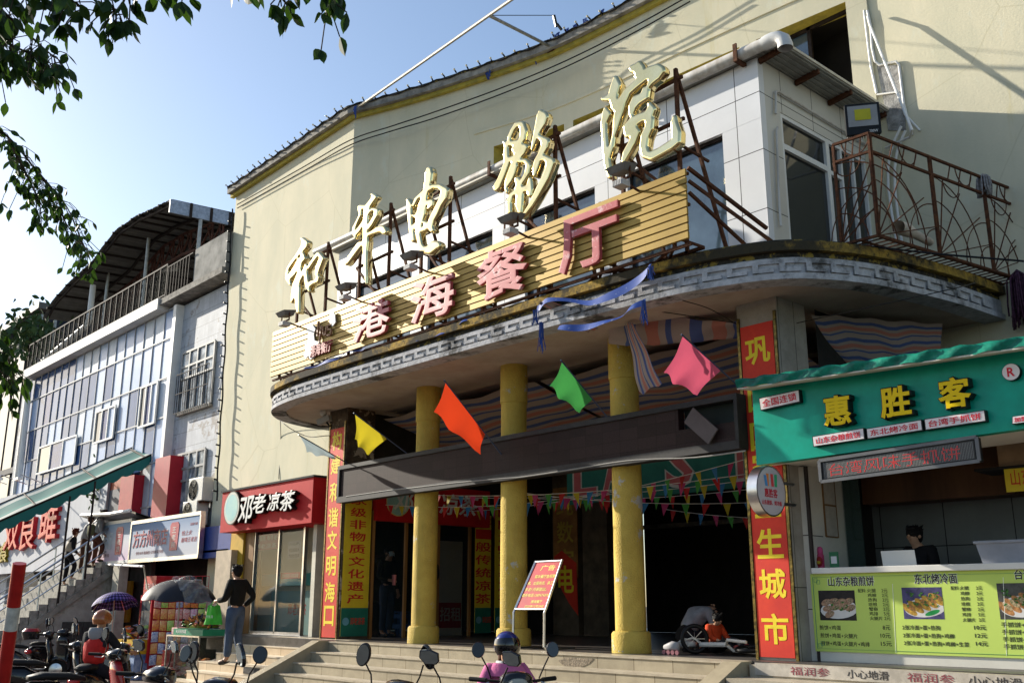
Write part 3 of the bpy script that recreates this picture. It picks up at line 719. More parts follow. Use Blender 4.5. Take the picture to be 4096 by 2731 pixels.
pipe([oy(1993,38,13.1), oy(1997,55,13.0), oy(2095,300,12.6), oy(2090,315,12.7), oy(2035,340,13.1)], .02, 'loose slanting white conduit hanging away from the right wall', m_wht, sm=1)
pipe(wp([(2014,218),(2058,212),(2066,216),(2078,262),(2113,300)]), .016, 'thin white conduit dropping to the lamp at the annex roof end', m_wht, sm=1)
pipe([oy(2060,560,13.1), oy(2040,430,13.1), oy(2045,350,13.1), oy(2070,290,13.1)], .02, 'white conduit running down behind the rusty railing', m_wht, sm=2)
pipe([oy(2072,560,13.12), oy(2055,430,13.12), oy(2060,350,13.12), oy(2080,300,13.12)], .02, 'second white conduit parallel to the one behind the rusty railing', m_wht, sm=2)
gpch = MB().prism([oy(x, y, 13.175) for x, y in ((2014,152),(2062,150),(2078,240),(2080,300),(2040,300),(2030,235))], (0, .01, 0))
gpch.build('bare_cement_patch', M('bare_cement', (.42, .41, .39), .95, var=.3, scale=9, bump=.5), cin)
# ---------------------------------------------------------------- gold slatted restaurant sign
sg = thing('restaurant_sign', 'long gold slatted signboard with faded red characters above the canopy edge', 'sign', (-11.8, 8.9, 5.8))
SY = 8.90
sl0, sl1 = oy(627, 764, SY), oy(1570, 384, SY); sb0, sb1 = oy(620, 868, SY), oy(1583, 545, SY)
SX0, SX1 = (sl0.x+sb0.x)/2, (sl1.x+sb1.x)/2; SZ1 = (sl0.z+sl1.z)/2; SZ0 = (sb0.z+sb1.z)/2
m_gold = M('gold_slat', (.32, .215, .05), .42, metal=.3, var=.12, scale=1.5, col2=(.27, .175, .04))
NS = 9; hs = (SZ1-SZ0)/NS
for i in range(NS):
    z = SZ0+i*hs
    MB().add([(SX0,SY,z+.012),(SX1,SY,z+.012),(SX1,SY,z+hs-.008),(SX0,SY,z+hs-.008),(SX0,SY+.03,z+.005),(SX1,SY+.03,z+.005),(SX1,SY+.03,z+hs-.012),(SX0,SY+.03,z+hs-.012)],
             [(0,1,2,3),(4,7,6,5),(0,4,5,1),(3,2,6,7),(0,3,7,4),(1,5,6,2)]).build('slat', m_gold, sg)
fr = MB()
for k in range(9):
    x = SX0+.25+k*(SX1-SX0-.5)/8
    fr.bar((x, SY+.06, SZ0-.03), (x, SY+.06, SZ1+.02), .04); fr.bar((x, SY+.30, CZ+.37), (x, SY+.3, SZ1-.1), .04)
    fr.bar((x, SY+.06, SZ0+.1), (x+.25, SY+.30, CZ+.42), .03); fr.bar((x, SY+.07, SZ0), (x-.3, SY+.29, SZ0-.08), .03); fr.bar((x, SY+.08, SZ1-.1), (x, SY+.3, SZ1-.1), .03)
    if k < 8:
        fr.bar((x, SY+.065, SZ0-.05), (x+.6, SY+.3, CZ+.39), .03); fr.bar((x+1.1, SY+.065, SZ0-.05), (x+.6, SY+.3, CZ+.39), .03)
for z in (SZ0-.05, SZ0+.45, SZ1-.05): fr.bar((SX0, SY+.062, z), (SX1, SY+.062, z), .035)
fr.bar((SX0, SY+.30, CZ+.42), (SX1, SY+.3, CZ+.42), .04)
fr.bar((SX1, SY+.06, SZ1-.15), (SX1+.55, 10.0, CZ+.45), .035); fr.bar((SX1, SY+.06, SZ1-.3), (SX1+.2, 10.0, CZ+.45), .035); fr.bar((SX1,SY+.06,SZ1+.02),(SX1+.3,10.1,SZ0+.35),.04)
fr.build('support_frame', m_rust, sg)
m_fred = M('faded_red', (.50, .10, .105), .45, var=.2, scale=3, col2=(.40, .055, .065), coat=.3)
layer(m_fred, (.70, .52, .52), 5, .56, .66, amount=.8)
m_dred = M('dark_red_edge', (.20, .02, .025), .6)
for ch, x0, x1, yt, ybt, yy in (('港', 808, 893, 690, 778, 730), ('海', 940, 1040, 628, 734, 680), ('餐', 1092, 1208, 562, 682, 620), ('厅', 1280, 1418, 480, 615, 545)):
    a = oy(x0, yy+20, SY-.1); b = oy(x1, yy-20, SY-.1)
    z1 = oy((x0+x1)/2, yt+ (4), SY-.1).z; z0 = oy((x0+x1)/2, ybt-4, SY-.1).z
    text(ch, m_fred, 'character', sg, (a.x, SY-.03, z0), XA, ZA, b.x-a.x, z1-z0, .055, .03, .0)
# logo: figure and script
m_wh = M('logo_white', (.78, .78, .76), .5)
lg = [(700,790),(706,790),(708,765),(704,762),(706,748),(720,745),(724,755),(720,768),(722,782),(735,785),(728,797),(719,798),(718,812),(722,820),(712,826),(708,816),(702,824),(697,816),(701,806)]
MB().prism([oy(x, y, SY-.04) for x, y in lg], (0, .02, 0)).build('waiter_silhouette', m_wh, sg)
MB().prism([oy(x, y, SY-.04) for x, y in ((757,722),(766,716),(769,724),(770,740),(763,750),(757,741))], (0, .02, 0)).build('wine_glass_cutout', m_wh, sg)
m_bro = M('logo_brown', (.34, .16, .08), .5)
lt = MB(); 
for pts in (((732,738),(729,772)),((738,752),(733,790)),((735,752),(741,750),(744,770),(748,768),(751,748)),((762,745),(754,747),(753,756),(761,757),(760,768),(752,770))):
    for a, b in zip(pts, pts[1:]): lt.bar(oy(*a, SY-.03), oy(*b, SY-.03), .035, .03, up=(0,1,0))
lt.build('script_logo', m_bro, sg)
a = oy(718, 812, SY); b = oy(768, 790, SY)
text('港海餐厅', M('logo_red', (.40, .05, .06), .5), 'lettering', sg, (a.x, SY-.03, oy(740, 816, SY).z), XA, ZA, b.x-a.x, .22, .03, .03)
# ---------------------------------------------------------------- big gold brush characters
def contour(strokes, res=1.0, pad=10, smooth=2):
    pts = np.array([p for s_ in strokes for p in s_], float)
    x0, y0 = pts[:, :2].min(0)-90; x1, y1 = pts[:, :2].max(0)+90; g = 6.0
    X, Y = np.meshgrid(np.arange(x0, x1, g), np.arange(y0, y1, g)); F = np.full(X.shape, -1e3)
    for s_ in strokes:
        for a, b in zip(s_, s_[1:]):
            ax_, ay_, ra = a; bx, by, rb_ = b; dx, dy = bx-ax_, by-ay_; L = dx*dx+dy*dy+1e-9
            t = np.clip(((X-ax_)*dx+(Y-ay_)*dy)/L, 0, 1)
            F = np.maximum(F, .98*(ra+(rb_-ra)*t)-np.hypot(X-ax_-t*dx, Y-ay_-t*dy))
    # blur slightly to fillet the joins
    for _ in range(2):
        F[1:-1] = (F[:-2]+2*F[1:-1]+F[2:])/4; F[:, 1:-1] = (F[:, :-2]+2*F[:, 1:-1]+F[:, 2:])/4
    seg = {}
    H, Wd = F.shape
    def ip(i0, j0, i1, j1):
        a, b = F[i0, j0], F[i1, j1]; t = a/(a-b); return (round(X[i0, j0]+(X[i1, j1]-X[i0, j0])*t, 2), round(Y[i0, j0]+(Y[i1, j1]-Y[i0, j0])*t, 2))
    ins = F > 0
    for i in range(H-1):
        for j in range(Wd-1):
            c = (ins[i, j], ins[i, j+1], ins[i+1, j+1], ins[i+1, j])
            if all(c) or not any(c): continue
            E = [(i, j, i, j+1), (i, j+1, i+1, j+1), (i+1, j+1, i+1, j), (i+1, j, i, j)]
            st_ = [e for k, e in enumerate(E) if c[k] and not c[(k+1) % 4]]; en = [e for k, e in enumerate(E) if not c[k] and c[(k+1) % 4]]
            key = lambda e: ip(*(e if (e[0], e[1]) < (e[2], e[3]) else (e[2], e[3], e[0], e[1])))
            for a, b in zip(st_, en): seg[key(a)] = key(b)
    loops = []
    while seg:
        s0 = next(iter(seg)); lp = [s0]; n = seg.pop(s0)
        while n != s0 and n in seg: lp.append(n); n = seg.pop(n)
        if len(lp) > 6:
            q = np.array(lp)
            for _ in range(smooth): q = (np.roll(q, 1, 0)+2*q+np.roll(q, -1, 0))/4
            loops.append(q)
    return loops
m_gl = M('polished_gold', (.93, .78, .42), .16, metal=1, var=.06, scale=2.5, col2=(.80, .64, .30), bump=.06, bscale=4)
layer(m_gl, (.52, .36, .14), 4, .60, .72, .12, amount=.5)
LYY = 9.12
def gold(label, origin, scl, strokes, posts):
    c0 = None; pts2 = []
    loops = contour(strokes)
    cu = bpy.data.curves.new('g', 'CURVE'); cu.dimensions = '2D'; cu.fill_mode = 'BOTH'; cu.extrude = .032; cu.bevel_depth = .036; cu.bevel_resolution = 3; cu.offset = -.030
    for q in loops:
        sp = cu.splines.new('POLY'); sp.points.add(len(q)-1); sp.use_cyclic_u = True
        for k, (x, y) in enumerate(q):
            p = oy((origin[0]+x/scl)/S, (origin[1]+y/scl)/S, LYY); sp.points[k].co = (p.x, p.z, 0, 1)
    ob = bpy.data.objects.new('g', cu); COL.objects.link(ob); bpy.context.view_layer.update()
    me = ob.to_mesh(); b = MB()
    b.v = [(v.co.x, LYY-v.co.z, v.co.y) for v in me.vertices]; b.f = [tuple(p.vertices) for p in me.polygons]
    ob.to_mesh_clear(); bpy.data.objects.remove(ob)
    a = np.array(b.v); cx = (a[:, 0].min()+a[:, 0].max())/2
    t = thing('gold_character', label, 'sign letter', (cx, LYY, SZ1), 'gold brush characters above the sign')
    b.build('gilded_body', m_gl, t, smooth='auto')
    f = MB(); zt = a[:, 2].max()-.15; zm = a[:, 2].min()+.5; x0, x1 = a[:, 0].min()+.12, a[:, 0].max()-.08
    yb_ = LYY+.13
    for x in (x0+.1, x1-.1):
        f.bar((x, yb_, SZ1-.5), (x, yb_, zt-.1), .045); f.bar((x, yb_, zt-.12), (x+.1, yb_+.85, CZ+.4), .04); f.bar((x, yb_, zm-.3), (x+.06, yb_+.52, zm-.4), .03)
    f.bar((x0, yb_, zt-.3), (x1, yb_, zt-.25), .04); f.bar((x0, yb_, zm), (x1, yb_, zm+.02), .04); f.bar((x0, yb_, zm), (x1, yb_, SZ1-.3), .035)
    f.build('mounting_frame', m_rust, t)
gold('leftmost gold brush character, the harmony glyph, above the slatted sign', (1100, 900), 3.92, [
 [(468,228,26),(505,285,50),(495,345,48),(440,420,38),(370,510,26),(290,620,24),(240,700,20),(225,780,22),(240,860,38),(275,940,20)],
 [(250,850,34),(320,765,46),(380,660,42),(430,580,45),(480,530,40),(470,470,32),(440,440,25)],
 [(430,560,45),(410,680,40),(430,760,38),(400,860,48),(370,950,55),(345,1050,52),(315,1150,32),(298,1215,16)],
 [(390,980,42),(388,1100,42),(390,1250,38),(400,1370,26)],
 [(410,880,32),(460,800,26),(500,720,24),(525,650,26)],
 [(522,635,24),(520,760,28),(530,880,34),(545,970,36),(575,1040,18)],
 [(560,690,20),(620,590,26),(690,490,30),(720,450,24),(770,530,38),(745,600,36),(705,700,38),(690,790,28),(715,820,26),(690,890,32),(620,910,36),(560,960,36)]], None)
gold('second gold brush character from the left, tall with one cross stroke', (1350, 750), 3.92, [
 [(590,125,28),(620,160,40),(570,230,38),(520,300,42),(490,400,42),(480,550,42),(475,700,40),(480,850,45),(470,1000,36),(475,1200,30),(485,1400,26),(490,1520,12)],
 [(480,320,36),(400,320,42),(390,380,32),(400,440,20),(350,540,20),(300,650,26),(300,740,28),(320,800,16)],
 [(320,750,28),(370,680,36),(420,600,28),(460,540,28)],
 [(490,470,22),(540,390,22),(600,350,26),(650,370,36),(640,450,33),(600,520,33),(560,590,35),(520,660,24)],
 [(490,760,34),(580,720,34),(680,670,52),(740,660,58),(770,700,48)],
 [(460,880,42),(390,900,46),(320,990,43),(250,1090,40),(190,1190,28),(170,1210,20)]], None)
gold('middle gold brush character with a thick curling tail', (1600, 640), 3.92, [
 [(495,155,38),(490,220,58),(480,330,56),(460,440,48),(430,560,42),(400,700,64),(370,850,70),(340,1000,56),(320,1150,42),(355,1330,38),(400,1420,56),(500,1420,70),(580,1350,76),(615,1345,66)],
 [(165,640,26),(185,700,42),(190,850,37),(200,1000,33),(225,1150,42),(240,1260,38)],
 [(225,1100,38),(300,1020,38)],
 [(250,730,22),(300,620,28),(380,550,32),(450,490,38),(560,430,36),(660,430,42),(740,490,58),(720,600,56),(650,720,46),(590,850,50),(540,950,46),(510,1050,50),(540,1110,40)],
 [(400,700,54),(500,680,46),(535,665,42),(540,720,28),(490,770,22)],
 [(240,880,22),(300,900,36),(360,800,46)],
 [(440,1000,36),(480,1050,46),(420,1090,46),(340,1120,42)]], None)
gold('fourth gold brush character, the shadow glyph with three sweeping strokes', (1950, 400), 3.136, [
 [(700,165,32),(720,220,72),(700,300,66),(660,400,46),(640,460,36),(615,540,28),(590,640,14)],
 [(640,470,36),(690,480,33),(755,535,56),(750,600,46),(700,700,38),(660,780,42),(630,880,38),(620,960,20)],
 [(690,750,38),(760,740,38),(820,790,60),(800,880,48),(760,990,47),(700,1100,46),(640,1220,40),(580,1330,33),(510,1430,26),(455,1485,14)],
 [(245,540,24),(270,600,28),(265,700,37),(275,800,37),(240,900,37),(200,1000,38),(150,1100,44),(140,1120,38)],
 [(300,570,26),(310,480,26),(350,390,26),(400,320,33),(460,320,42),(485,400,46),(470,500,40),(430,560,36)],
 [(330,560,34),(400,550,40),(400,640,66),(500,600,42),(470,680,36),(400,740,46),(320,760,38)],
 [(370,830,46),(340,920,50),(300,1020,46),(265,1110,22),(275,1170,18)],
 [(430,780,26),(510,775,32),(550,830,36),(530,930,32),(480,1020,28),(450,1060,28)],
 [(410,1010,38),(430,1080,44),(400,1160,34),(330,1210,30),(300,1300,38),(310,1410,32)],
 [(440,1130,54),(440,1220,48),(430,1330,52),(440,1410,32)],
 [(500,1130,44),(550,1100,32),(570,1000,25),(570,1130,36),(560,1200,32)]], None)
gold('rightmost and largest gold brush character with a long hooked tail', (2350, 200), 2.7036, [
 [(225,645,22),(235,700,50),(205,800,36),(213,950,34),(225,1100,36),(245,1250,42),(270,1380,28)],
 [(255,1170,26),(290,1060,26),(310,950,20),(330,870,28),(345,780,42),(370,680,52),(400,580,52),(460,470,43),(540,400,43),(620,330,48),(700,260,52)],
 [(330,320,28),(335,390,55),(310,480,55),(310,560,46),(330,640,46)], [(310,500,40),(240,540,33),(190,545,20)],
 [(590,165,32),(580,215,70),(520,220,46)], [(580,215,60),(590,300,55)],
 [(700,240,48),(790,215,52),(805,235,62),(770,300,52),(710,370,33),(690,410,23)],
 [(660,450,42),(640,520,50),(560,560,58),(515,630,46),(500,720,26)],
 [(700,600,28),(720,650,46),(690,720,54),(600,750,54),(520,800,58),(450,850,38),(460,930,36)],
 [(530,870,54),(560,890,42),(510,1020,42),(450,1130,42),(415,1220,26)],
 [(700,760,46),(690,860,46),(650,950,48),(635,1060,46),(655,1140,50),(720,1160,52),(820,1110,48),(920,1050,52),(985,1000,48),(985,900,52),(965,800,38),(970,740,23)]], None)
# ---------------------------------------------------------------- floodlights
m_lamp = M('lamp_grey', (.16, .155, .15), .5, var=.15, scale=9); m_lens = M('lamp_glass', (.40, .40, .34), .15, var=.1)
def flood(p, label, sc=1., rz=0., group='floodlights along the gold sign', tilt=(0,0,0)):
    p = V(p); t = thing('floodlight', label, 'lamp', (0, 0, 0), group)
    b = MB().add([(-.20,-.16,.27),(.20,-.16,.27),(.20,.16,.33),(-.20,.16,.33),(-.15,-.10,.17),(.15,-.10,.17),(.15,.12,.2),(-.15,.12,.2)], [(0,1,2,3),(7,6,5,4),(0,4,5,1),(1,5,6,2),(2,6,7,3),(3,7,4,0)]).build('housing', m_lamp, t)
    MB().add([(-.17,-.13,.279),(.17,-.13,.279),(.17,.13,.327),(-.17,.13,.327)], [(0,1,2,3)]).build('glass', m_lens, b)
    MB().bar((-.17,0,.25),(-.17,0,.08),.025).bar((.17,0,.25),(.17,0,.08),.025).bar((-.18,0,.075),(.18,0,.075),.03).build('bracket', m_rust, t)
    bb = MB().box(-.10, .10, -.10, .08, -.05, .045)
    for k in range(6): bb.box(-.095+k*.033, -.08+k*.033, -.115, -.1005, -.045, .04)
    bb.build('ballast_box', M('ballast_grey', (.52, .51, .50), .5, var=.15), t)
    MB().bar((0,.05,.06),(0,.42,.0),.03).build('arm', m_rust, t)
    t.location = p; t.rotation_euler = (0, 0, rz); t.scale = (sc,)*3
    return t
for (px, py), lb in zip(((655,742), (794,682), (945,612), (1174,530), (1428,420)), ('floodlight at the far left end of the gold sign', 'floodlight above the first red character of the gold sign', 'floodlight with flat top above the second red character', 'floodlight below the fourth gold brush character', 'floodlight below the largest gold brush character')):
    p = oy(px, py, SY-.32); flood((p.x, p.y, p.z-.02), lb, .80)
# ---------------------------------------------------------------- big lamp and rusty balcony railing
rail = thing('balcony_railing', 'rusty iron balcony railing with fan shaped bars on the canopy edge', 'railing', (-5.4, 12, CZ+.5))
C0 = oy(1995, 308, 10.35)
RZ1 = C0.z
r0 = oz(1912, 334, RZ1); r1 = oz(1995, 306, RZ1); r2 = oz(2345, 443, RZ1); r3 = oz(2480, 500, RZ1)
RZ0 = oz(1988, 532, RZ1).z; RZ0 = ox(2000, 532, r1.x).z
def panel(a, b, nm='panel'):
    mb = MB(); H = RZ1-RZ0; L = (b-a).length; d = (b-a).normalized(); Wv = lambda u, v: V((a.x, a.y, RZ0))+d*(u*L)+V((0, 0, v*H))
    for u in (.012, .988): mb.bar(Wv(u, .012), Wv(u, .985), .03)
    for v in (0, 1, .82): mb.bar(Wv(0, v), Wv(1, v), .03)
    def arc_(c0, r, a0, a1, asp):
        pts = [Wv(c0[0]+r*math.cos(t)*asp, c0[1]+r*math.sin(t)) for t in np.linspace(a0, a1, 12)]
        pts = [p for p in pts]
        mb.tube(pts, .008, 4)
    asp = H/L
    for r in (.3, .55, .8): arc_((0, 0), r, 0, math.pi/2, asp*.9)
    for r in (.25, .5): arc_((1, 0), r, math.pi/2, math.pi, asp*.9)
    for t in (20, 42, 64, 80): 
        e = min(.80, .8); mb.bar(Wv(0, 0), Wv(min(.98, math.cos(math.radians(t))*asp*1.0), math.sin(math.radians(t))*.8), .012)
    arc_((.35, .82), .17, math.pi, 2*math.pi, asp*.8); arc_((.62, 1.0), .17, math.pi, 2*math.pi, asp*.8)
    for u in (.3, .5, .7): mb.bar(Wv(u, .82), Wv(u+.08, 1), .012)
    mb.build(nm, m_rust, rail)
panel(r0, r1); 
pts = [r1.lerp(r2, t) for t in (0, .365, .72, 1.0)]
for a, b in zip(pts, pts[1:]): panel(a, b)
panel(r2, r2.lerp(r3, 1.0))
gr = MB(); inw = V((-.55, 0, 0))
for i in range(42):
    p = r1.lerp(r3, i/41); gr.bar(V((p.x, p.y, RZ0)), V((p.x-.42, p.y-.06, RZ0-.02)), .014)
for k in (.0, .2, .42): gr.bar(V((r1.x-k, r1.y, RZ0-.012)), V((r3.x-k, r3.y, RZ0-.012)), .022)
gr.build('floor_grating', m_rust, rail)
lp = thing('large_floodlight', 'big square LED floodlight facing the street above the rusty railing', 'lamp', oy(1982, 300, 10.5))
cpt_ = oy(1981, 275, 10.5); fx = V((.80,.58,0)).normalized(); fz = V((0,0,1)); fn_ = V((.58,-.80,-.12)).normalized()
hw = .20; hh = .20
o = MB().obox(cpt_, fx*hw, fn_*.04, fz*hh).build('housing', m_blk, lp)
MB().obox(cpt_+fn_*.042+fz*.035, fx*hw*.86, fn_*.003, fz*hh*.68).build('reflector', M('lamp_reflector', (.30, .30, .30), .3, var=.1), o)
MB().obox(cpt_+fn_*.047+fz*.05, fx*hw*.46, fn_*.003, fz*hh*.36).build('led_chip', M('led_yellow', (.50, .46, .03), .5), o)
text('200W', m_wht, 'lettering', o, cpt_+fn_*.042-fz*.19+fx*.06, fx, fz, .1, .035, .002)
fnb = MB()
for k in range(14): fnb.obox(cpt_-fn_*.06+fx*(-hw+.02+k*.028), fx*.004, fn_*.03, fz*(hh+.02))
fnb.build('cooling_fins', m_lamp, o)
MB().bar(cpt_-fz*(hh+.0)-fx*.1, V((r1.x-.15, r1.y, RZ1)), .02).bar(cpt_-fz*hh+fx*.05, V((r1.x, r1.y+.05, RZ1)), .02).build('bracket', m_rust, lp)
# mop on the rail and purple mop below
def mop(p, L, n, mat, label, spread=.08, seed=1):
    rnd = random.Random(seed); b = MB()
    for k in range(n):
        a = rnd.uniform(0, 6.28); r = rnd.uniform(.2, 1)*spread; q = V(p)
        b.tube([q, q+V((r*math.cos(a), r*math.sin(a), -L*.15)), q+V((r*1.2*math.cos(a), r*1.2*math.sin(a), -L*.6)), q+V((r*1.3*math.cos(a)+rnd.uniform(-.03,.03), r*1.3*math.sin(a), -L*rnd.uniform(.8, 1.05)))], .011, 5)
    return tag(b.build('mop_head', mat, smooth=True), label, 'mop')
q = r1.lerp(r2, .725); mop(q+V((0, 0, .05)), .3, 46, M('grey_yarn', (.34, .33, .34), .95, var=.3, scale=30), 'grey string mop hung over the rusty railing', .08, 2)
mop(oy(2335, 620, 13.0), .75, 60, M('purple_yarn', (.12, .05, .09), .95, var=.4, scale=20), 'dark purple string mop dangling at the end of the canopy', .14, 4)
gpz = oy(2063, 522, 10.9)
tag(MB().tube([gpz, gpz+V((.0,.22,.02)), gpz+V((.02,.34,-.0))], [.085,.085,.06], 16, caps=False).tube([gpz+V((.02,.3,-.0)), gpz+V((.05,.7,-.03))], [.055,.05], 12).build('pipe_offcut', M('pvc_beige', (.62, .56, .48), .5, var=.1), smooth='auto'), 'loose beige pipe offcut lying on the balcony grating', 'pipe')
# ---------------------------------------------------------------- roof poles, wires and bulb string
m_pole = M('galvanised_pole', (.42, .40, .36), .4, metal=.6, var=.2, scale=12)
J = oy(1123, 36, 10.4)
pa = oy(815, 252, 11.15); pb = oy(1265, 108, 12.6)
fp = thing('roof_flagpole_brace', 'two thin slanting metal poles braced out from the roof edge against the sky', 'pole', pa)
e_ = J+(J-pa).normalized()*1.2
MB().tube([pa, J, e_], .032, 8).build('long_pole', m_pole, fp); MB().tube([pb, J], .032, 8).build('brace_pole', m_pole, fp)
MB().box(pb.x-.1, pb.x+.1, pb.y-.02, pb.y+.05, pb.z-.12, pb.z+.12).build('base_plate', m_rust, fp)
bp = oy(1278, 62, 12.35)
MB().tube([J, oy(1272, 36, 12.3)], .008, 5).bar(oy(1272,36,12.3), bp, .05).bar(oy(1279,55,12.3), bp+V((.1,.05,-.1)), .04).build('stay_wire', m_blk, fp)
def wire(pts, r, label, mat=m_blk, sm=8): return tag(MB().tube(catmull(pts, sm), r, 5).build('wire', mat), label, 'wire')
for k, dz in enumerate((0, 14)):
    wire([oy(545, 470+dz*.6, 11.2), oy(700, 382+dz*.7, 11.15), oy(805, 322+dz*.8, 11.1), oy(900,290+dz*.8,11.35), oy(1000, 257+dz, 11.75), oy(1150, 203+dz, 12.2), oy(1300, 140+dz, 12.5), oy(1450, 65+dz, 12.6), oy(1585, -10+dz, 12.7)], .014, ('upper' if not k else 'lower')+' black cable strung along the curved yellow wall')
bs = thing('bulb_string', 'string of small bulbs on black holders along the yellow roof edge', 'light string', (-15, 11.8, WTOP+.2))
L_ = [0]
pp = [V((p[0], p[1]-.215, WTOP+.18)) for p in path]
for a, b in zip(pp, pp[1:]): L_.append(L_[-1]+(b-a).length)
def at_path(u):
    i = max(0, min(len(pp)-2, int(np.searchsorted(L_, u))-1)); t = (u-L_[i])/(L_[i+1]-L_[i]); d = (pp[i+1]-pp[i]).normalized()
    return pp[i].lerp(pp[i+1], t), V((d.y, -d.x, 0))
hold = MB().tube([(0,0,0),(0,-.055,.03)], .018, 6).build('bulb', m_blk, bs); hold_bulb = MB().ball((0,-.08,.045), .024, 8, 6).build('lamp_glass', M('bulb_glass', (.6, .55, .4), .1, var=0), hold, smooth=True)
mbc = MB(); u = .1; first = True
rnd = random.Random(3)
while u < L_[-1]-.1:
    p, n0 = at_path(u)
    if first: o = hold; g = hold_bulb; first = False
    else:
        o = hold.copy(); COL.objects.link(o); g = hold_bulb.copy(); COL.objects.link(g); g.parent = o
    o.location = p+V((0, 0, rnd.uniform(-.04, .03))); o.rotation_euler = (rnd.uniform(-.3, .3), 0, math.atan2(n0.y, n0.x)+math.pi/2)
    u += .31
MB().tube([at_path(u)[0]+V((0, -.01, -.02+.03*math.sin(9*u))) for u in np.arange(.05, L_[-1]-.05, .12)], .014, 5).build('cable', m_blk, bs)
# blue rag bits under the eave
for k, (x, y) in enumerate(((815,250),(1122,160),(1229,122),(1245,105),(1262,95),(1280,82),(1302,72),(1322,62),(1345,48),(1385,28))):
    p = oy(x, y, wy(max(-17.9, oy(x, y, 12.3).x))-.12) if k else oy(x, y, 11.0)
    b = MB(); rr = random.Random(k)
    for j in range(5): b.tube([p+V((rr.uniform(-.07,.07),0,.05)), p+V((rr.uniform(-.08,.08),-.02,-.04)), p+V((rr.uniform(-.08,.08),0,-rr.uniform(.1,.28)))], .016, 4)
    tag(b.build('blue_rag', m_blue), 'torn blue rag tied to the wire under the yellow roof edge', 'rag', 'blue rags tied under the yellow roof edge')
# ================================================================ snack stall at the right
TH = math.radians(3); SD = V((math.cos(TH), math.sin(TH), 0)); SN = V((math.sin(TH), -math.cos(TH), 0))   # along, outward
Q0 = V((-6.43, 10.40, 0))
def os_(x, y, off=0.):
    d = ray(x, y); o = V((0, 0, EYE)); n = SN; return o+d*((n.dot(Q0+n*off-o))/n.dot(d))
def sxz(x, y, off=0.):
    p = os_(x, y, off); return (p-Q0).dot(SD), p.z
def sp(u, off, z): return Q0+SD*u+SN*off+V((0, 0, z))
def sbox(mb, u0, u1, o0, o1, z0, z1): return mb.obox(sp((u0+u1)/2, (o0+o1)/2, (z0+z1)/2), SD*(u1-u0)/2, SN*(o1-o0)/2, V((0, 0, (z1-z0)/2)))
stall = thing('snack_stall', 'open fronted snack stall with green fascia and lime menu counter', 'stall', sp(1.5, 0, PZ))
m_green = M('green_fascia', (.0, .36, .25), .35, var=.10, scale=2, col2=(.0, .26, .175), coat=.1, bump=.06, bscale=6)
m_tarpg = M('green_tarpaulin', (.01, .23, .15), .3, var=.4, scale=5, col2=(.005, .10, .07), bump=.4, bscale=9, coat=.1)
m_cream = M('cream_panel', (.66, .63, .55), .45, var=.05)
F_O = .62
fbl, fbr = sxz(1738, 1068, F_O), sxz(2352, 984, F_O); ftl, ftr = sxz(1722, 893, F_O), sxz(2352, 800, F_O)
UL = fbl[0]; UR = fbr[0]+.9
def fz(a, b, u): return a[1]+(b[1]-a[1])*(u-a[0])/(b[0]-a[0])
fas = MB()
P4 = [sp(UL, F_O, fz(fbl, fbr, UL)), sp(UR, F_O, fz(fbl, fbr, UR)), sp(UR, F_O, fz(ftl, ftr, UR)), sp(UL, F_O, fz(ftl, ftr, UL))]
fas.prism(P4, -SN*.12)
fas.build('fascia', m_green, stall)
# wrinkled tarpaulin lip over the fascia
a0, b0 = sxz(1690, 872, F_O+.30), sxz(2352, 772, F_O+.30); a1, b1 = sxz(1697, 890, F_O+.32), sxz(2352, 795, F_O+.32)
L0, L1 = min(a0[0], a1[0]), UR
def tl(u, v):
    uu = L0+(L1-L0)*u; zt = fz(a0, b0, uu); zb = fz(a1, b1, uu)
    if v < .5: return sp(uu, F_O-.12+(.42)*(v*2), zt+.06*(1-v*2)+.012*math.sin(uu*13))
    k = (v-.5)*2; return sp(uu, F_O+.30+.02*math.sin(uu*17+k*3), zt+(zb-zt)*k+.008*math.sin(uu*23))
MB().grid(tl, 60, 8).build('tarpaulin_lip', m_tarpg, stall, smooth=True)
ub = MB().prism([sp(L0, F_O+.29, fz(a1, b1, L0)), sp(L1, F_O+.29, fz(a1, b1, L1)), sp(L1, F_O-.1, fz(ftl, ftr, L1)+.0), sp(L0, F_O-.1, fz(ftl, ftr, L0))], (0, 0, -.012)).build('lip_underside', m_cream, stall)
ZS = fz(fbl, fbr, UL)
sof = MB(); sof.prism([sp(UL, F_O-.122, fz(fbl, fbr, UL)+.03), sp(UR, F_O-.122, fz(fbl, fbr, UR)+.03), sp(UR, -.4, fz(fbl, fbr, UR)+.03), sp(UL, -.4, fz(fbl, fbr, UL)+.03)], (0, 0, .02)).build('soffit', m_cream, stall)
uP0, uP1 = sxz(1808, 1300)[0], sxz(1862, 1300)[0]
sbox(MB(), uP0, uP1, -.35, .0, PZ, ZS+.02).build('side_pilaster', bricks(M('cream_pilaster', (.66, .63, .56), .45, var=.05), (.1, .1, .1), 9, .83, .006, 'xz', 1, 0), stall)
sbox(MB(), uP1+.01, uP1+.045, -.02, .02, PZ, ZS+.02).build('door_jamb', M('jamb', (.05, .04, .035), .5), stall)
m_inw = M('inner_tile', (.17, .18, .175), .5, var=.1, scale=2)
bricks(m_inw, (.04, .04, .04), .8, .8, .006, 'xz', 1, .05)
ZIN = ZS+.35
sbox(MB(), uP1, UR+2, -1.62, -1.60, PZ, ZIN).build('back_wall', m_inw, stall)
sbox(MB(), uP1-.02, uP1, -1.6, -.03, PZ, ZIN).build('inner_side_wall', m_cream, stall)
sbox(MB(), uP1, UR+2, -1.6, -.03, ZIN+.001, ZIN+.03).build('inner_ceiling', m_dark, stall)
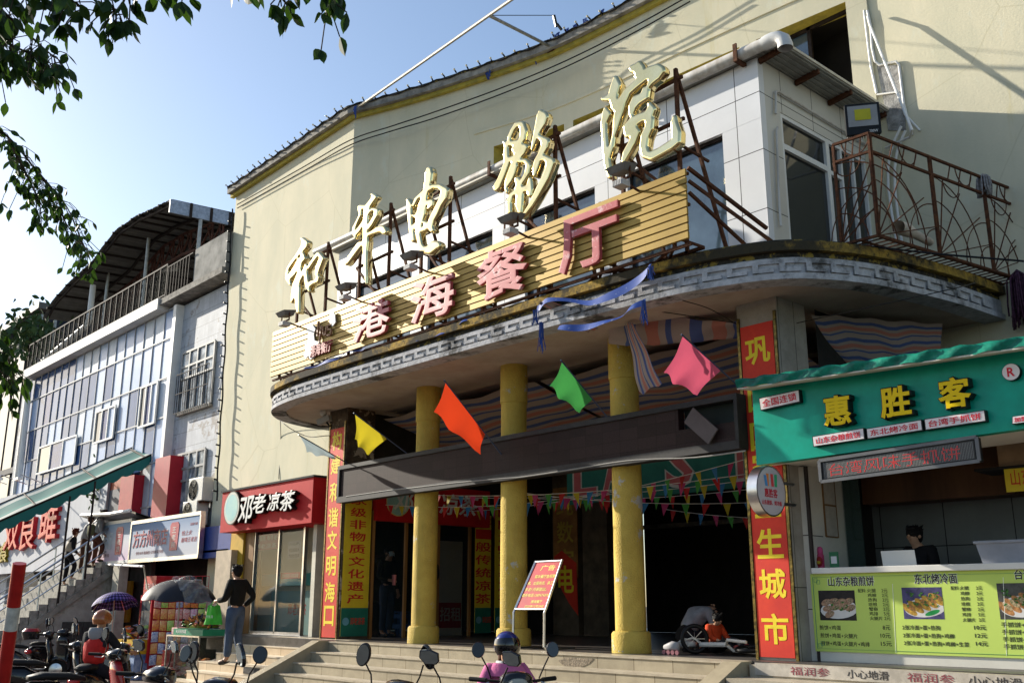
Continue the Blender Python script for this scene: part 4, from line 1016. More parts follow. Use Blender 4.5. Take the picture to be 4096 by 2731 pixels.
sbox(MB(), UR+1.9, UR+2, -1.6, -.03, PZ, ZIN).build('far_side_wall', m_inw, stall)
# gap above pilaster between soffit and canopy
ct = sxz(1864, 1304, .06); cb = sxz(2352, 1277, .06)
ZC = ct[1]
sbox(MB(), uP1+.05, UR+.6, -.42, .09, ZC-.065, ZC).build('counter_top', M('counter_white', (.68, .66, .62), .35, var=.05), stall, bevel=.006)
sbox(MB(), uP1+.05, UR+.6, -.3, .02, PZ, PZ+.105).build('counter_plinth', m_cream, stall)
cab0 = sxz(1985, 1100, -1.2); 
sbox(MB(), sxz(1975, 1080, -1.2)[0], sxz(2325, 1080, -1.2)[0], -1.59, -1.2, sxz(2100, 1150, -1.2)[1], sxz(2100, 1045, -1.2)[1]+.1).build('wood_cupboard', M('wood_brown', (.16, .07, .03), .5, var=.3, scale=2, streak=.15), stall)
g = sbox(MB(), sxz(1925, 1150, -.9)[0], sxz(1975, 1150, -.9)[0], -.92, -.9, ZC, ZS+.1).build('glass_panel', M('clear_glass', (.05, .10, .09), .05, var=0, alpha=.35, spec=.8), stall)
for i, (x, y) in enumerate(((1867, 1115), (1868, 1190))):
    p = os_(x, y, -.03); o = MB().obox(V((p.x+.25, p.y+.30, p.z)), YA*.13, XA*.006, ZA*.17)
    k = sp(uP1+.008, -.55, p.z); o = MB().obox(k, SN*.14, SD*.006, ZA*.18).build('certificate', M('certificate_paper', (.50, .46, .40), .6, var=.1, scale=12), stall)
    f = MB()
    for s_ in (-1, 1): f.obox(k+SN*.145*s_, SN*.008, SD*.01, ZA*.188); f.obox(k+ZA*.185*s_, SN*.137, SD*.01, ZA*.008)
    f.build('picture_frame', M('frame_brown', (.22, .12, .05), .5), o)
# menu
m_lime = M('menu_lime', (.52, .66, .14), .5, var=.04, scale=1)
MZ1, MZ0 = ZC-.066, PZ+.106
MU0, MU1 = sxz(1868, 1400, .02)[0], UR+.6
menu = thing('menu_board', 'lime green printed menu covering the stall counter front with food photos and prices', 'menu', sp((MU0+MU1)/2, .03, MZ0))
sbox(MB(), MU0, MU1, .021, .035, MZ0, MZ1).build('board', m_lime, menu)
m_ink = M('ink_dark', (.03, .025, .025), .6, var=0); m_halo = M('ink_white', (.78, .80, .70), .6, var=0); m_teal = M('ink_teal', (.02, .22, .15), .6, var=0)
def mt_(s, x0, y0, x1, y1, mat=m_ink, bold=.0, off=.0362, nm='lettering'):
    a = sxz(x0, y1, .036); b = sxz(x1, y0, .036); mid = sxz((x0+x1)/2, (y0+y1)/2, .036)
    hgt = sxz((x0+x1)/2, y0, .036)[1]-sxz((x0+x1)/2, y1, .036)[1]
    zc = mid[1]
    return text(s, mat, nm, menu, sp(a[0], off, zc-hgt/2), SD, ZA, b[0]-a[0], hgt, .0012, bold)
for s, x0, y0, x1, y1 in (('山东杂粮煎饼', 1903, 1323, 2006, 1346), ('东北烤冷面', 2101, 1316, 2197, 1340), ('台湾手抓饼', 2331, 1306, 2440, 1330)):
    mt_(s, x0-1, y0-1, x1+1, y1+1, m_halo, .07, .0356, 'lettering_outline'); mt_(s, x0, y0, x1, y1, m_ink, .03, .0366)
it = [('火腿', '2元'), ('鸡柳', '2元'), ('热狗', '2元'), ('培根', '2元'), ('蟹柳', '2元'), ('鸡排', '5元'), ('火腿片', '2元')]
for cx0, cy0, dy, xs2 in ((1992, 1356, 10.6, 33), (2205, 1350, 12.2, 37)):
    mt_('配料:', cx0-21, cy0-5, cx0-3, cy0+4)
    for i, (a, b) in enumerate(it):
        y = cy0+i*dy; x = cx0+i*1.1
        mt_(a, x, y-5, x+(19 if len(a) == 2 else 28), y+4); mt_(b, x+xs2, y-5, x+xs2+13, y+4)
for (x0, y0), rows in (((1883, 1441), (('煎饼+鸡蛋', '8元', 48, 145, 16), ('煎饼+鸡蛋+火腿片', '10元', 84, 140, 22), ('煎饼+鸡蛋+火腿片+鸡排', '15元', 110, 141, 24))), ((2073, 1441), (('2张冷面+蛋+热狗', '10元', 86, 165, 26), ('2张冷面+蛋+热狗+鸡柳', '12元', 116, 167, 26), ('2张冷面+蛋+热狗+鸡柳+生菜', '14元', 148, 169, 26)))):
    for i, (a, b, w_, px, pw) in enumerate(rows):
        y = y0+i*18.5; mt_(a, x0+i*2, y-6, x0+i*2+w_, y+5, m_ink, .01); mt_(b, x0+px, y-6, x0+px+pw, y+5, m_ink, .01)
for i in range(4): mt_('手抓饼+鸡蛋', 2300+i*2, 1428+i*17, 2385+i*2, 1440+i*17, m_ink, .01)
bd = MB()
for (a, b, c, d) in ((1895, 1303.5, 2352, 1282), ): 
    bd.bar(sp(MU0+.03, .036, MZ1-.035), sp(MU1, .036, MZ1-.035), .002, .006, up=SN); bd.bar(sp(MU0+.03, .036, MZ0+.03), sp(MU1, .036, MZ0+.03), .002, .006, up=SN)
    bd.bar(sp(MU0+.03, .036, MZ0+.03), sp(MU0+.03, .036, MZ1-.035), .006, .002)
for zz, s_ in ((MZ1-.05, -1), (MZ0+.045, 1)):
    for k in range(3):
        u0 = MU0+.045+k*.03; 
        for (p, q) in (((0,0),(.04,0)),((.04,0),(.04,.04)),((.04,.04),(0,.04)),((0,.04),(0,0))):
            if k < 2: bd.bar(sp(u0+p[0], .036, zz+s_*(p[1]+k*.02)), sp(u0+q[0], .036, zz+s_*(q[1]+k*.02)), .003, .003)
bd.build('border_ornament', m_teal, menu)
dv = MB()
for x0, y0, x1, y1 in ((1995+80, 1338, 2015+80, 1500),): pass
for x0, y0, x1, y1 in ((1574*0+2030+20, 1340, 2060, 1498), (2284+20, 1325, 2302+13, 1505)):
    dv.bar(os_(x0, y0, .036), os_(x0+8, y1, .036), .004, .002)
dv.build('divider_line', m_halo, menu)
def photo(x0, y0, x1, y1, kind, seed):
    rnd = random.Random(seed)
    u0, z1 = sxz(x0, y0, .036)[0], sxz((x0+x1)/2, y0, .036)[1]; u1, z0 = sxz(x1, y1, .036)[0], sxz((x0+x1)/2, y1, .036)[1]
    W_, H_ = u1-u0, z1-z0
    bgc = {0: (.035, .028, .028), 1: (.10, .09, .22), 2: (.10, .10, .09)}[kind]
    o = sbox(MB(), u0, u1, .0352, .0362, z0, z1).build('food_photo', M('photo_back%d' % kind, bgc, .5, var=.3, scale=9), menu)
    def ell(cu, cz, a, b, rot, off, n=22):
        pts = []
        for k in range(n):
            t = 2*math.pi*k/n; x, y = a*math.cos(t), b*math.sin(t)
            X = cu+x*math.cos(rot)-y*math.sin(rot); Z = cz+x*math.sin(rot)+y*math.cos(rot)
            pts.append(sp(u0+W_*min(1, max(0, X)), off, z0+H_*min(1, max(0, Z))))
        return pts
    layers = {}
    def put(nm, mat, pts): layers.setdefault((nm, mat), MB()).poly(pts)
    m_pl = M('photo_plate', (.66, .64, .62), .5, var=.08); put('plate', m_pl, ell(.55, .36, .52, .3, .12, .0364))
    n = 9 if kind == 0 else 5
    crust = M('photo_crust%d' % kind, ((.50, .30, .19), (.62, .36, .06), (.60, .28, .10))[kind], .6, var=.35, scale=30)
    inner = M('photo_filling%d' % kind, ((.55, .33, .24), (.45, .16, .05), (.70, .50, .30))[kind], .6, var=.5, scale=60, col2=(.05, .09, .03))
    herb = M('photo_herb', (.10, .30, .06), .6, var=.5, scale=50)
    for k in range(n):
        if kind == 0: c = (.2+.62*(k % 4)/3+.04*(k//4), .62-.2*(k//4)+rnd.uniform(-.03,.03)); sz = (.15, .1)
        else: c = (.15+.7*k/(n-1), .30+.32*k/(n-1)); sz = (.26, .10)
        r0 = rnd.uniform(.3, .7) if kind == 0 else -.8
        put('roll', crust, ell(*c, *sz, r0, .0366+.0001*k))
        put('filling', inner, ell(c[0]+.05, c[1]+(.02 if kind == 0 else .06), sz[0]*.55, sz[1]*.7, r0, .03685+.0001*k))
    for k in range(26 if kind else 12):
        c = (rnd.uniform(.1, .9), rnd.uniform(.4, .85) if kind else rnd.uniform(.3, .6)); put('herb_leaf', herb, ell(*c, rnd.uniform(.02, .06), rnd.uniform(.015, .04), rnd.uniform(0, 3), .0382+.00004*k, 7))
    if kind == 1: put('sauce', M('photo_green', (.02, .33, .08), .5), ell(.72, .2, .2, .07, .4, .0365))
    for (nm, mat), mb in layers.items(): mb.build(nm, mat, o)
photo(1879, 1355, 1968, 1424, 0, 1); photo(2070, 1348, 2170, 1421, 1, 2); photo(2288, 1338, 2400, 1422, 2, 3)
# lettering boxes on the green fascia
m_ly = M('letter_yellow', (.80, .55, .0), .4, var=.03); m_lb = M('letter_side_black', (.01, .01, .011), .35, var=0)
FO = F_O
def fascia_char(ch, x0, y0, x1, y1, par, depth=.11):
    a = sxz(x0, (y0+y1)/2+4, FO+depth); b = sxz(x1, (y0+y1)/2-4, FO+depth); mid = sxz((x0+x1)/2, (y0+y1)/2, FO+depth)
    h_ = sxz((x0+x1)/2, y0, FO+depth)[1]-sxz((x0+x1)/2, y1, FO+depth)[1]
    o = text(ch, m_lb, 'character_box', par, sp(a[0]-.015, FO+.001, mid[1]-h_/2-.012), SD, ZA, b[0]-a[0]+.03, h_+.026, depth, .075)
    text(ch, m_ly, 'character', o, sp(a[0], FO+depth+.0005, mid[1]-h_/2), SD, ZA, b[0]-a[0], h_, .008, .045)
nm = thing('stall_name', 'three big yellow black-sided block characters on the green stall fascia', 'lettering', sp(1.2, FO, 3.4))
fascia_char('惠', 1892, 908, 1954, 976, nm); fascia_char('胜', 2022, 887, 2092, 958, nm); fascia_char('客', 2155, 866, 2230, 936, nm)
m_lt = M('light_box_white', (.74, .70, .70), .35, var=.03); m_lr = M('letter_red', (.62, .03, .05), .5, var=.04)
def lightbox(s, c, label, depth=.07, rot=0.):
    """c = photo corners lower-left, lower-right, upper-right, upper-left"""
    P = [os_(x, y, FO+depth) for x, y in c]; X = (P[1]-P[0]); U = (P[3]-P[0])
    t = thing('lightbox_sign', label, 'sign', P[0], 'white lightbox signs on the green fascia')
    o = MB().prism([p-SN*.001 for p in P], -SN*(depth-.002)).build('box_side', m_lb, t)
    ins = .035
    q = [P[0]+X*ins*.5+U*ins*2, P[1]-X*ins*.5+U*ins*2, P[2]-X*ins*.5-U*ins*2, P[3]+X*ins*.5-U*ins*2]
    MB().prism([p+SN*.003 for p in q], -SN*.004).build('face', m_lt, t)
    text(s, m_lr, 'lettering', t, P[0]+X*.07+U*.2+SN*.0035, X.normalized(), (U-X.normalized()*U.dot(X.normalized())).normalized(), X.length*.86, U.length*.6, .003, .02)
lightbox('全国连锁', ((1747,943),(1838,923),(1835,894),(1743,914)), 'white lightbox with four red characters at the upper left of the green fascia')
lightbox('山东杂粮煎饼', ((1868,1026),(1987,1008),(1984,982),(1865,1002)), 'left white lightbox of the row of three under the yellow characters')
lightbox('东北烤冷面', ((1992,1008),(2120,988),(2117,963),(1989,984)), 'middle white lightbox of the row of three under the yellow characters')
lightbox('台湾手抓饼', ((2125,988),(2266,967),(2262,941),(2122,962)), 'right white lightbox of the row of three under the yellow characters')
lightbox('加盟电话', ((2325,974),(2400,964),(2400,946),(2325,956)), 'small white lightbox cut by the right edge of the green fascia')
c = os_(2322, 854, FO+.06); rs = thing('round_mark_sign', 'small round white lightbox with a red letter R on the green fascia', 'sign', c)
def disc(c, nrm_, r, th, par, mf, ms, nmf='face', nms='rim', n=40):
    nrm_ = V(nrm_).normalized(); x = nrm_.cross(ZA).normalized()*-1; y = ZA
    ring = [c+x*r*math.cos(2*math.pi*k/n)+y*r*math.sin(2*math.pi*k/n) for k in range(n)]
    MB().prism([p-nrm_*.001 for p in ring], -nrm_*th).build(nms, ms, par, smooth='auto')
    MB().prism([c+(p-c)*.94+nrm_*.002 for p in ring], -nrm_*.0025).build(nmf, mf, par)
    return x, y
X_, Y_ = disc(c, SN, .085, .06, rs, m_lt, m_lb)
text('R', m_lr, 'letter', rs, c-SD*.035-ZA*.045+SN*.003, SD, ZA, .07, .09, .002, .04)
# ticker display under the fascia
tk = thing('ticker_display', 'slanted LED ticker with red dotted characters under the green fascia', 'display', os_(2060, 1090, FO+.1))
TO = F_O+.02
P = [os_(x, y, TO) for x, y in ((1886,1106),(2250,1058),(2243,1003),(1882,1058))]
nT = (P[1]-P[0]).cross(P[3]-P[0]).normalized()
MB().prism([p-nT*.004 for p in P], -nT*.10).build('case', m_blk, tk)
fr = MB()
for a, b in ((0,1),(1,2),(2,3),(3,0)): fr.bar(P[a]+nT*.004, P[b]+nT*.004, .035, .02, up=nT)
fr.build('frame', M('ticker_frame', (.16,.16,.165), .4, metal=.3), tk)
m_dots = M('led_dots', (.30, .30, .29), .6, var=0)
X = P[1]-P[0]; U = P[3]-P[0]
bk = MB().prism([P[0]+X*.02+U*.12-nT*.003, P[1]-X*.02+U*.12-nT*.003, P[2]-X*.02-U*.12-nT*.003, P[3]+X*.02-U*.12-nT*.003], nT*.004).build('screen', M('led_dot_grid', (.05, .05, .05), .6, var=0), tk)
nX, nU = 104, 16; db = MB()
for i in range(nX):
    for j in range(nU):
        q = P[0]+X*(.03+.94*i/(nX-1))+U*(.16+.68*j/(nU-1))+nT*.0015
        db.poly([q-X*.0028, q-U*.015, q+X*.0028, q+U*.015])
db.build('dot_grid', m_dots, bk)
# dot-matrix glyphs from the font outline, sampled on the LED grid
def glyph_bits(s):
    key = (s, 0., 0.); text(s, None, 'tmp', tk, (0,0,-50), XA, ZA, 1, 1)
    o = [c for c in tk.children if c.name.startswith('tmp')][0]
    a, fs = _tc[key]; bpy.data.objects.remove(o)
    lo, hi = a.min(0), a.max(0); zt = hi[2]; tri = []
    for f in fs:
        if all(abs(a[i][2]-zt) < 1e-5 for i in f): tri.append([((a[i][0]-lo[0])/(hi[0]-lo[0]), (a[i][1]-lo[1])/(hi[1]-lo[1])) for i in f])
    return tri
tri = glyph_bits('台湾风味手抓饼'); hit = set(); gx, gy = 92, 13
for t in tri:
    t = np.array(t); 
    for i in range(max(0, int(t[:,0].min()*gx)-1), min(gx, int(t[:,0].max()*gx)+2)):
        for j in range(max(0, int(t[:,1].min()*gy)-1), min(gy, int(t[:,1].max()*gy)+2)):
            x, y = (i+.5)/gx, (j+.5)/gy; ok = None
            for k in range(len(t)):
                a, b = t[k], t[(k+1) % len(t)]; cr = (b[0]-a[0])*(y-a[1])-(b[1]-a[1])*(x-a[0])
                if ok is None: ok = cr > 0
                elif ok != (cr > 0): ok = None; break
            if ok is not None: hit.add((i, j))
db = MB()
for i, j in hit:
    q = P[0]+X*(.065+.0091*i)+U*(.21+.0455*j)+nT*.0022
    db.poly([q-X*.0048, q-U*.027, q+X*.0048, q+U*.027])
db.build('lettering', M('led_red', (.7, .05, .05), .5, var=0, emit=.0), bk)
# round projecting sign
rc = ox(1772, 1127, -6.42); prs = thing('round_shop_sign', 'round silver rimmed drum sign projecting in front of the right red pillar', 'sign', rc)
disc(rc, (1, 0, 0), .285, .13, prs, M('sign_face', (.62, .55, .56), .4, var=.05), m_steel)
for k, (col, p0, p1) in enumerate((((.85,.25,.05), (-.10, .05), (-.04, .19)), ((.75,.08,.08), (-.0, .05), (.04,.19)), ((.05,.45,.2), (.06,.05), (.12,.19)), ((.1,.3,.6), (-.12,.05), (-.09,.17)))):
    y0, z0 = p0; y1, z1 = p1
    MB().prism([rc+V((.003+.0006*k, y0, z0)), rc+V((.003+.0006*k, y0+.05, z0)), rc+V((.003+.0006*k, y1, z1)), rc+V((.003+.0006*k, y1-.05, z1))], (.001, 0, 0)).build('m_emblem', M('emblem%d' % k, col, .5, var=0), prs)
text('惠胜客', m_lr, 'lettering', prs, rc+V((.003, -.14, -.075)), YA, ZA, .25, .1, .002, .03)
text('山东煎饼、烤冷面', m_lr, 'lettering', prs, rc+V((.003, -.2, -.16)), YA, ZA, .38, .055, .002, .02)
br = MB()
for dz in (.12, -.12): br.tube([rc+V((-.06, .27, dz)), V((rc.x-.06, 10.2, rc.z+dz)), V((sp(uP0+.06, 0, 0).x, 10.33, rc.z+dz))], .02, 8)
br.build('bracket', m_steel, prs)
# things on the counter
def on_counter(x, y, off): p = os_(x, y, off); return V((p.x, p.y, ZC+.0005))
b = on_counter(1886, 1297, -.2); bt = thing('childs_bottle', 'pink drinking bottle with a red pouch on the stall counter', 'bottle', b)
m_pink = M('bottle_pink', (.55, .06, .16), .4, var=.05)
MB().lathe([(.035,0),(.04,.01),(.04,.15),(.03,.17),(.03,.18)], b, 20).build('body', m_pink, bt, smooth='auto')
MB().lathe([(.031,.18),(.033,.19),(.03,.23),(.015,.25),(0,.252)], b, 16).build('cap', M('bottle_cap', (.62, .08, .22), .4), bt, smooth='auto')
MB().ball(b+SN*.03+ZA*.08, (.04,.03,.06), 12, 8).build('pouch', M('pouch_red', (.40, .03, .03), .6), bt, smooth=True)
MB().ball(b+SN*.055+ZA*.07, (.025,.012,.02), 10, 6).build('pouch_patch', M('pouch_yellow', (.65, .45, .04), .6), bt, smooth=True)
b = on_counter(1917, 1297, -.1); pc = thing('payment_card_stand', 'small green payment card stand on the stall counter', 'card stand', b)
MB().obox(b+V((0,0,.09)), SD*.055, SN*.006, ZA*.09).build('card', M('card_green', (.05, .20, .09), .5), pc)
MB().obox(b+V((0,0,.09))+SN*.0075, SD*.035, SN*.001, ZA*.04).build('white_label', m_lt, pc)
b = on_counter(2067, 1293, -.15); lpt = thing('laptop', 'open white laptop seen from behind its lid on the stall counter', 'laptop', b)
MB().obox(b+V((0,0,.085))+SN*.02, SD*.19, SN*.005, ZA*.085+SN*.015).build('lid', M('laptop_white', (.72, .71, .68), .35, var=.03), lpt, bevel=.004)
MB().obox(b+V((0,0,.01))-SN*.11, SD*.185, SN*.12, ZA*.009).build('base', M('laptop_grey', (.5,.5,.5), .4), lpt, bevel=.003)
b = on_counter(2325, 1275, -.22); bx_ = thing('plastic_box', 'translucent lidded plastic box at the right end of the stall counter', 'box', b)
m_plas = M('frosted_plastic', (.34, .36, .42), .3, var=.1, alpha=.75)
MB().add([tuple(b+SD*x*s_+SN*y*t_+ZA*z) for z, s_, t_ in ((0,.24,.16),(.2,.28,.19)) for x, y in ((-1,-1),(1,-1),(1,1),(-1,1))], [(3,2,1,0),(0,1,5,4),(1,2,6,5),(2,3,7,6),(3,0,4,7)]).build('tub', m_plas, bx_)
MB().obox(b+ZA*.215, SD*.30, SN*.21, ZA*.015).build('lid', m_plas, bx_, bevel=.008)
p0 = sxz(2312, 1130, -.5); p1 = sxz(2360, 1068, -.5)
ys = thing('yellow_stall_sign', 'small yellow sign with red characters hung inside the stall at right', 'sign', sp(p0[0], -.5, p0[1]))
sbox(MB(), p0[0], p0[0]+.55, -.51, -.5, p0[1], p1[1]).build('board', M('sign_yellow', (.62, .46, .03), .5, var=.05), ys)
text('山东煎饼', m_rt, 'lettering', ys, sp(p0[0]+.06, -.4985, p0[1]+.06), SD, ZA, .44, (p1[1]-p0[1])*.66, .002, .0)
cb0 = sp(p0[0]-.02, -.55, p1[1]+.005)
tag(sbox(MB(), p0[0]-.05, p0[0]+.5, -.9, -.52, p1[1]+.01, p1[1]+.33).build('cardboard_box', M('cardboard', (.26, .17, .10), .85, var=.15)), 'brown cardboard carton stored above the small yellow sign', 'carton')
tag(sbox(MB(), p0[0]-.3, p0[0]+.9, -1.0, -.48, p1[1]-.02, p1[1]+.009).build('storage_shelf', m_dark), 'dark storage shelf under the cardboard carton in the stall', 'shelf')
# stepped tile riser with writing in front of the stall
plat = thing('stall_platform', 'low worn tiled step with painted characters in front of the snack stall', 'step', (-3, 9.4, 0))
MB().box(-6.68, 6, 9.42, 9.855, 0, PZ-.012).build('tread', m_tread, plat)
m_worn = M('worn_tile', (.52, .47, .40), .5, var=.2, scale=6); layer(m_worn, (.16, .13, .11), 30, .66, .70, amount=.8)
za, zb_ = oy(1800, 1553, 9.40).z, oy(1800, 1524, 9.40).z
MB().box(-6.6, 6, 9.405, 9.4195, za, zb_).build('riser_tile', m_worn, plat)
MB().box(-6.68, 6, 9.0, 9.419, 0, za-.02).build('lower_tread', m_tread, plat)
def rt(s, x0, x1, mat):
    a, b = oy(x0, 1540, 9.4), oy(x1, 1545, 9.4); h_ = zb_-za
    text(s, mat, 'lettering', plat, (a.x, 9.404, za+h_*.18), XA, ZA, b.x-a.x, h_*.66, .002, .0)
m_wine = M('paint_wine', (.30, .06, .08), .6, var=.2)
rt('福润参', 1815, 1905, m_wine); rt('小心地滑', 1945, 2040, m_ink); rt('福润参', 2082, 2190, m_wine); rt('小心地滑', 2222, 2345, m_ink)

# ================================================================ herbal tea shop on the left of the porch
tea = thing('tea_shop', 'herbal tea shop with glass front beside the left red pillar', 'shop', (-18.5, 11, PZ))
TX0, TX1 = oy(545, 1400, 10.85).x, -16.72
m_wood = M('orange_wood', (.30, .15, .05), .5, var=.2, scale=3, streak=.15)
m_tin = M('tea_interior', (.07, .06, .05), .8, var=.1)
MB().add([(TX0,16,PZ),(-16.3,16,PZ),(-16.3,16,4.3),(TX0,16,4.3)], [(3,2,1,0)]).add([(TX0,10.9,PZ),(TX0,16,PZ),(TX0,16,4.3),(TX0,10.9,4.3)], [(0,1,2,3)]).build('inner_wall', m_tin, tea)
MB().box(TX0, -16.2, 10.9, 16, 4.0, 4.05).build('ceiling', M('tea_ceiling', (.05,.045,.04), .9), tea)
gx0, gx1, gx2 = oy(580, 1400, 10.8).x, oy(692, 1400, 10.8).x, oy(736, 1400, 10.8).x
m_shopg = M('shop_glass', (.02, .03, .033), .04, var=0, alpha=.30, spec=.5)
gz1 = oy(640, 1215, 10.8).z+.1
MB().box(gx0, gx1, 10.80, 10.812, PZ+.02, gz1).build('glass_front', m_shopg, tea)
f = MB().box(gx0-.04, gx0-.001, 10.76, 10.84, PZ, gz1).box(gx1+.001, gx1+.06, 10.76, 10.84, PZ, gz1).box((gx0+gx1)/2-.02, (gx0+gx1)/2+.02, 10.77, 10.799, PZ+.02, gz1).box(gx0, gx1, 10.77, 10.799, PZ, PZ+.06)
f.build('door_frame', m_steel, tea)
MB().box(gx0-.45, gx0-.041, 10.75, 10.95, PZ, gz1).build('wood_post', m_wood, tea)
MB().box(TX0-.25, gx0-.451, 10.70, 10.95, PZ-.4, gz1+.2).build('yellow_post', M('post_yellow', (.52, .33, .03), .7, var=.15), tea)
MB().box(gx2-.12, gx2+.02, 10.62, 10.8, PZ, gz1).build('white_jamb', M('jamb_cream', (.60, .56, .46), .6), tea)
# counters with teal fronts behind the glass
m_tealp = M('teal_poster', (.22, .40, .40), .5, var=.25, scale=3, col2=(.30, .42, .34))
o = MB().box(gx0+.15, gx1-.25, 11.15, 11.6, PZ, oy(640, 1357, 11.15).z).build('counter', m_tealp, tea)
MB().box(gx0-.05, gx1-.35, 11.0, 11.7, oy(620, 1345, 11.0).z, oy(620, 1318, 11.0).z).build('counter_shelf', M('teal_shelf', (.08, .30, .33), .5), tea)
text('邓老凉茶', m_rt, 'lettering', o, (oy(663, 1400, 11.14).x-.05, 11.148, oy(663, 1412, 11.14).z), XA, ZA, .75, .24, .002, .01)
def poster(x0, y0, x1, y1, Y, mat, txt, tmat, nm='poster', rows=1):
    a, b = oy(x0, y1, Y), oy(x1, y0, Y); zm = oy((x0+x1)/2, y0, Y).z; zn = oy((x0+x1)/2, y1, Y).z
    o = MB().box(a.x, b.x, Y-.006, Y, zn, zm).build(nm, mat, tea)
    for i, s in enumerate(txt):
        hh_ = (zm-zn)/len(txt); text(s, tmat, 'lettering', o, (a.x+(b.x-a.x)*.08, Y-.0075, zm-(i+.85)*hh_), XA, ZA, (b.x-a.x)*.84, hh_*.66, .0012, .02)
    return o
m_pp = M('paper', (.55, .53, .48), .7, var=.05); m_rp = M('poster_red', (.42, .03, .05), .5, var=.1)
poster(583, 1226, 642, 1262, 10.83, m_rp, ['柠檬茶 龟苓膏', '邓老凉茶'], m_pp); poster(661, 1242, 692, 1282, 10.83, m_pp, ['(10元/杯)', '老盐黄皮水', '老盐黄金百香果'], m_ink)
poster(645, 1314, 690, 1328, 10.83, m_rp, ['邓老凉茶 邓老凉茶'], m_pp)
poster(698, 1350, 732, 1440, 11.3, m_pp, ['菜单', '凉茶 汤', '龟苓膏', '柠檬茶', '百香果', '黄皮水'], m_rt, 'menu_stand')
# red fascia box
TSY = 10.30
tsg = thing('tea_shop_sign', 'bright red box sign with white brush style characters and a round teal logo', 'sign', (-19.5, TSY, 3.4))
ta, tb, tc_, td = oy(512, 1127, TSY), oy(720, 1100, TSY), oy(720, 1205, TSY), oy(512, 1217, TSY)
tz1, tz0 = (ta.z+tb.z)/2, (tc_.z+td.z)/2
m_rsg = M('sign_red', (.48, .018, .022), .6, var=.1, scale=2, spec=.08)
MB().box(ta.x, tb.x, TSY, 11.0, tz0, tz1).build('box', m_rsg, tsg)
MB().box(ta.x-.05, tb.x+.05, TSY-.03, 11.2, tz1+.001, tz1+.04).build('top_sheet', M('roof_felt', (.05,.05,.05), .9), tsg)
xs4 = [(550, 1140, 585, 1200), (583, 1135, 612, 1178), (616, 1132, 645, 1172), (646, 1128, 678, 1172)]
for ch, (x0, y0, x1, y1) in zip('邓老凉茶', xs4):
    a, b = oy(x0, (y0+y1)/2, TSY-.1), oy(x1, (y0+y1)/2, TSY-.1); z0, z1 = oy((x0+x1)/2, y1, TSY-.1).z, oy((x0+x1)/2, y0, TSY-.1).z
    o = text(ch, m_lb, 'character_box', tsg, (a.x-.01, TSY-.0005, z0-.01), XA, ZA, b.x-a.x+.02, z1-z0+.02, .12, .05, .15)
    text(ch, M('letter_white', (.66, .66, .64), .4, var=.03), 'character', o, (a.x, TSY-.1205, z0), XA, ZA, b.x-a.x, z1-z0, .006, .025, .15)
c = oy(532, 1166, TSY-.1)
disc(c, (0, -1, 0), .37, .1, tsg, M('logo_ring', (.55, .56, .50), .4, var=.1), m_lb)
MB().poly([c+V((.29*math.cos(k*.2), -.0045, .29*math.sin(k*.2))) for k in range(31)]).build('logo_disc', M('logo_teal', (.22, .46, .50), .4, var=.2, scale=2, col2=(.35,.55,.5)), tsg)
# side front towards the porch
SXP = -16.12
y0s, y1s = 10.85, ox(1075, 1400, SXP).y
MB().box(SXP-.012, SXP, y0s, y1s, PZ+.02, 3.45).build('side_glass', m_shopg, tea)
f = MB()
for y in (y0s+.02, y0s+(y1s-y0s)*.33, y0s+(y1s-y0s)*.66, y1s): f.box(SXP+.001, SXP+.05, y-.03, y+.03, PZ, 3.45)
f.build('side_frame', m_wood, tea)
sy0, sy1 = y0s, ox(1125, 1200, SXP+.15).y
o = thing('porch_tea_sign', 'dark red tea shop sign inside the porch behind the first column', 'sign', (SXP, 12, 3.5))
zz0 = ox(1000, 1203, SXP+.15).z
MB().box(SXP, SXP+.15, sy0, sy1, zz0, zz0+.75).build('box', m_rsg, o)
for k, ch in enumerate('邓老凉茶'):
    yy = ox((905, 960, 1010, 1055)[k], 1150, SXP+.16).y
    text(ch, M('letter_white', (.66, .66, .64), .4), 'character', o, (SXP+.151, yy, zz0+.2), YA, ZA, .5, .42, .02, .02, .15)
disc(V((SXP+.16, ox(915,1140,SXP+.15).y, zz0+.38)), (1, 0, 0), .28, .008, o, M('logo_teal', (.22, .46, .50), .4), M('logo_ring_y', (.6, .5, .2), .4))
side_banner('yellow poster with red brush characters left of the second column inside the porch', SXP+.01, ox(1090,1300,SXP).y, ox(1126,1300,SXP).y, PZ+.05, ox(1108,1183,SXP).z, '非一般传统凉茶', .42, m_byel, m_rt)
side_banner('yellow poster with bold red characters half hidden by the second column inside the porch', SXP+.03, ox(1134,1300,SXP).y, ox(1192,1300,SXP).y, PZ+.05, ox(1160,1165,SXP).z, '国医大师邓老凉茶', .55, m_byel, m_rt)
fx_ = SXP-.6
pf_ = MB().box(fx_-.5, fx_, ox(1005,1300,fx_).y, ox(1062,1300,fx_).y, PZ, 3.0).build('drinks_fridge', m_pp, tea)
pz_r = MB().box(fx_+.001, fx_+.004, ox(1008,1300,fx_).y, ox(1060,1300,fx_).y, PZ+.15, PZ+.65).build('red_poster', m_rp, pf_)
text('招租', m_pp, 'lettering', pf_, (fx_+.005, ox(1012,1300,fx_).y, PZ+.28), YA, ZA, .55, .28, .001, .02)
m_stool = M('stool_blue', (.03, .10, .24), .4, var=.08)
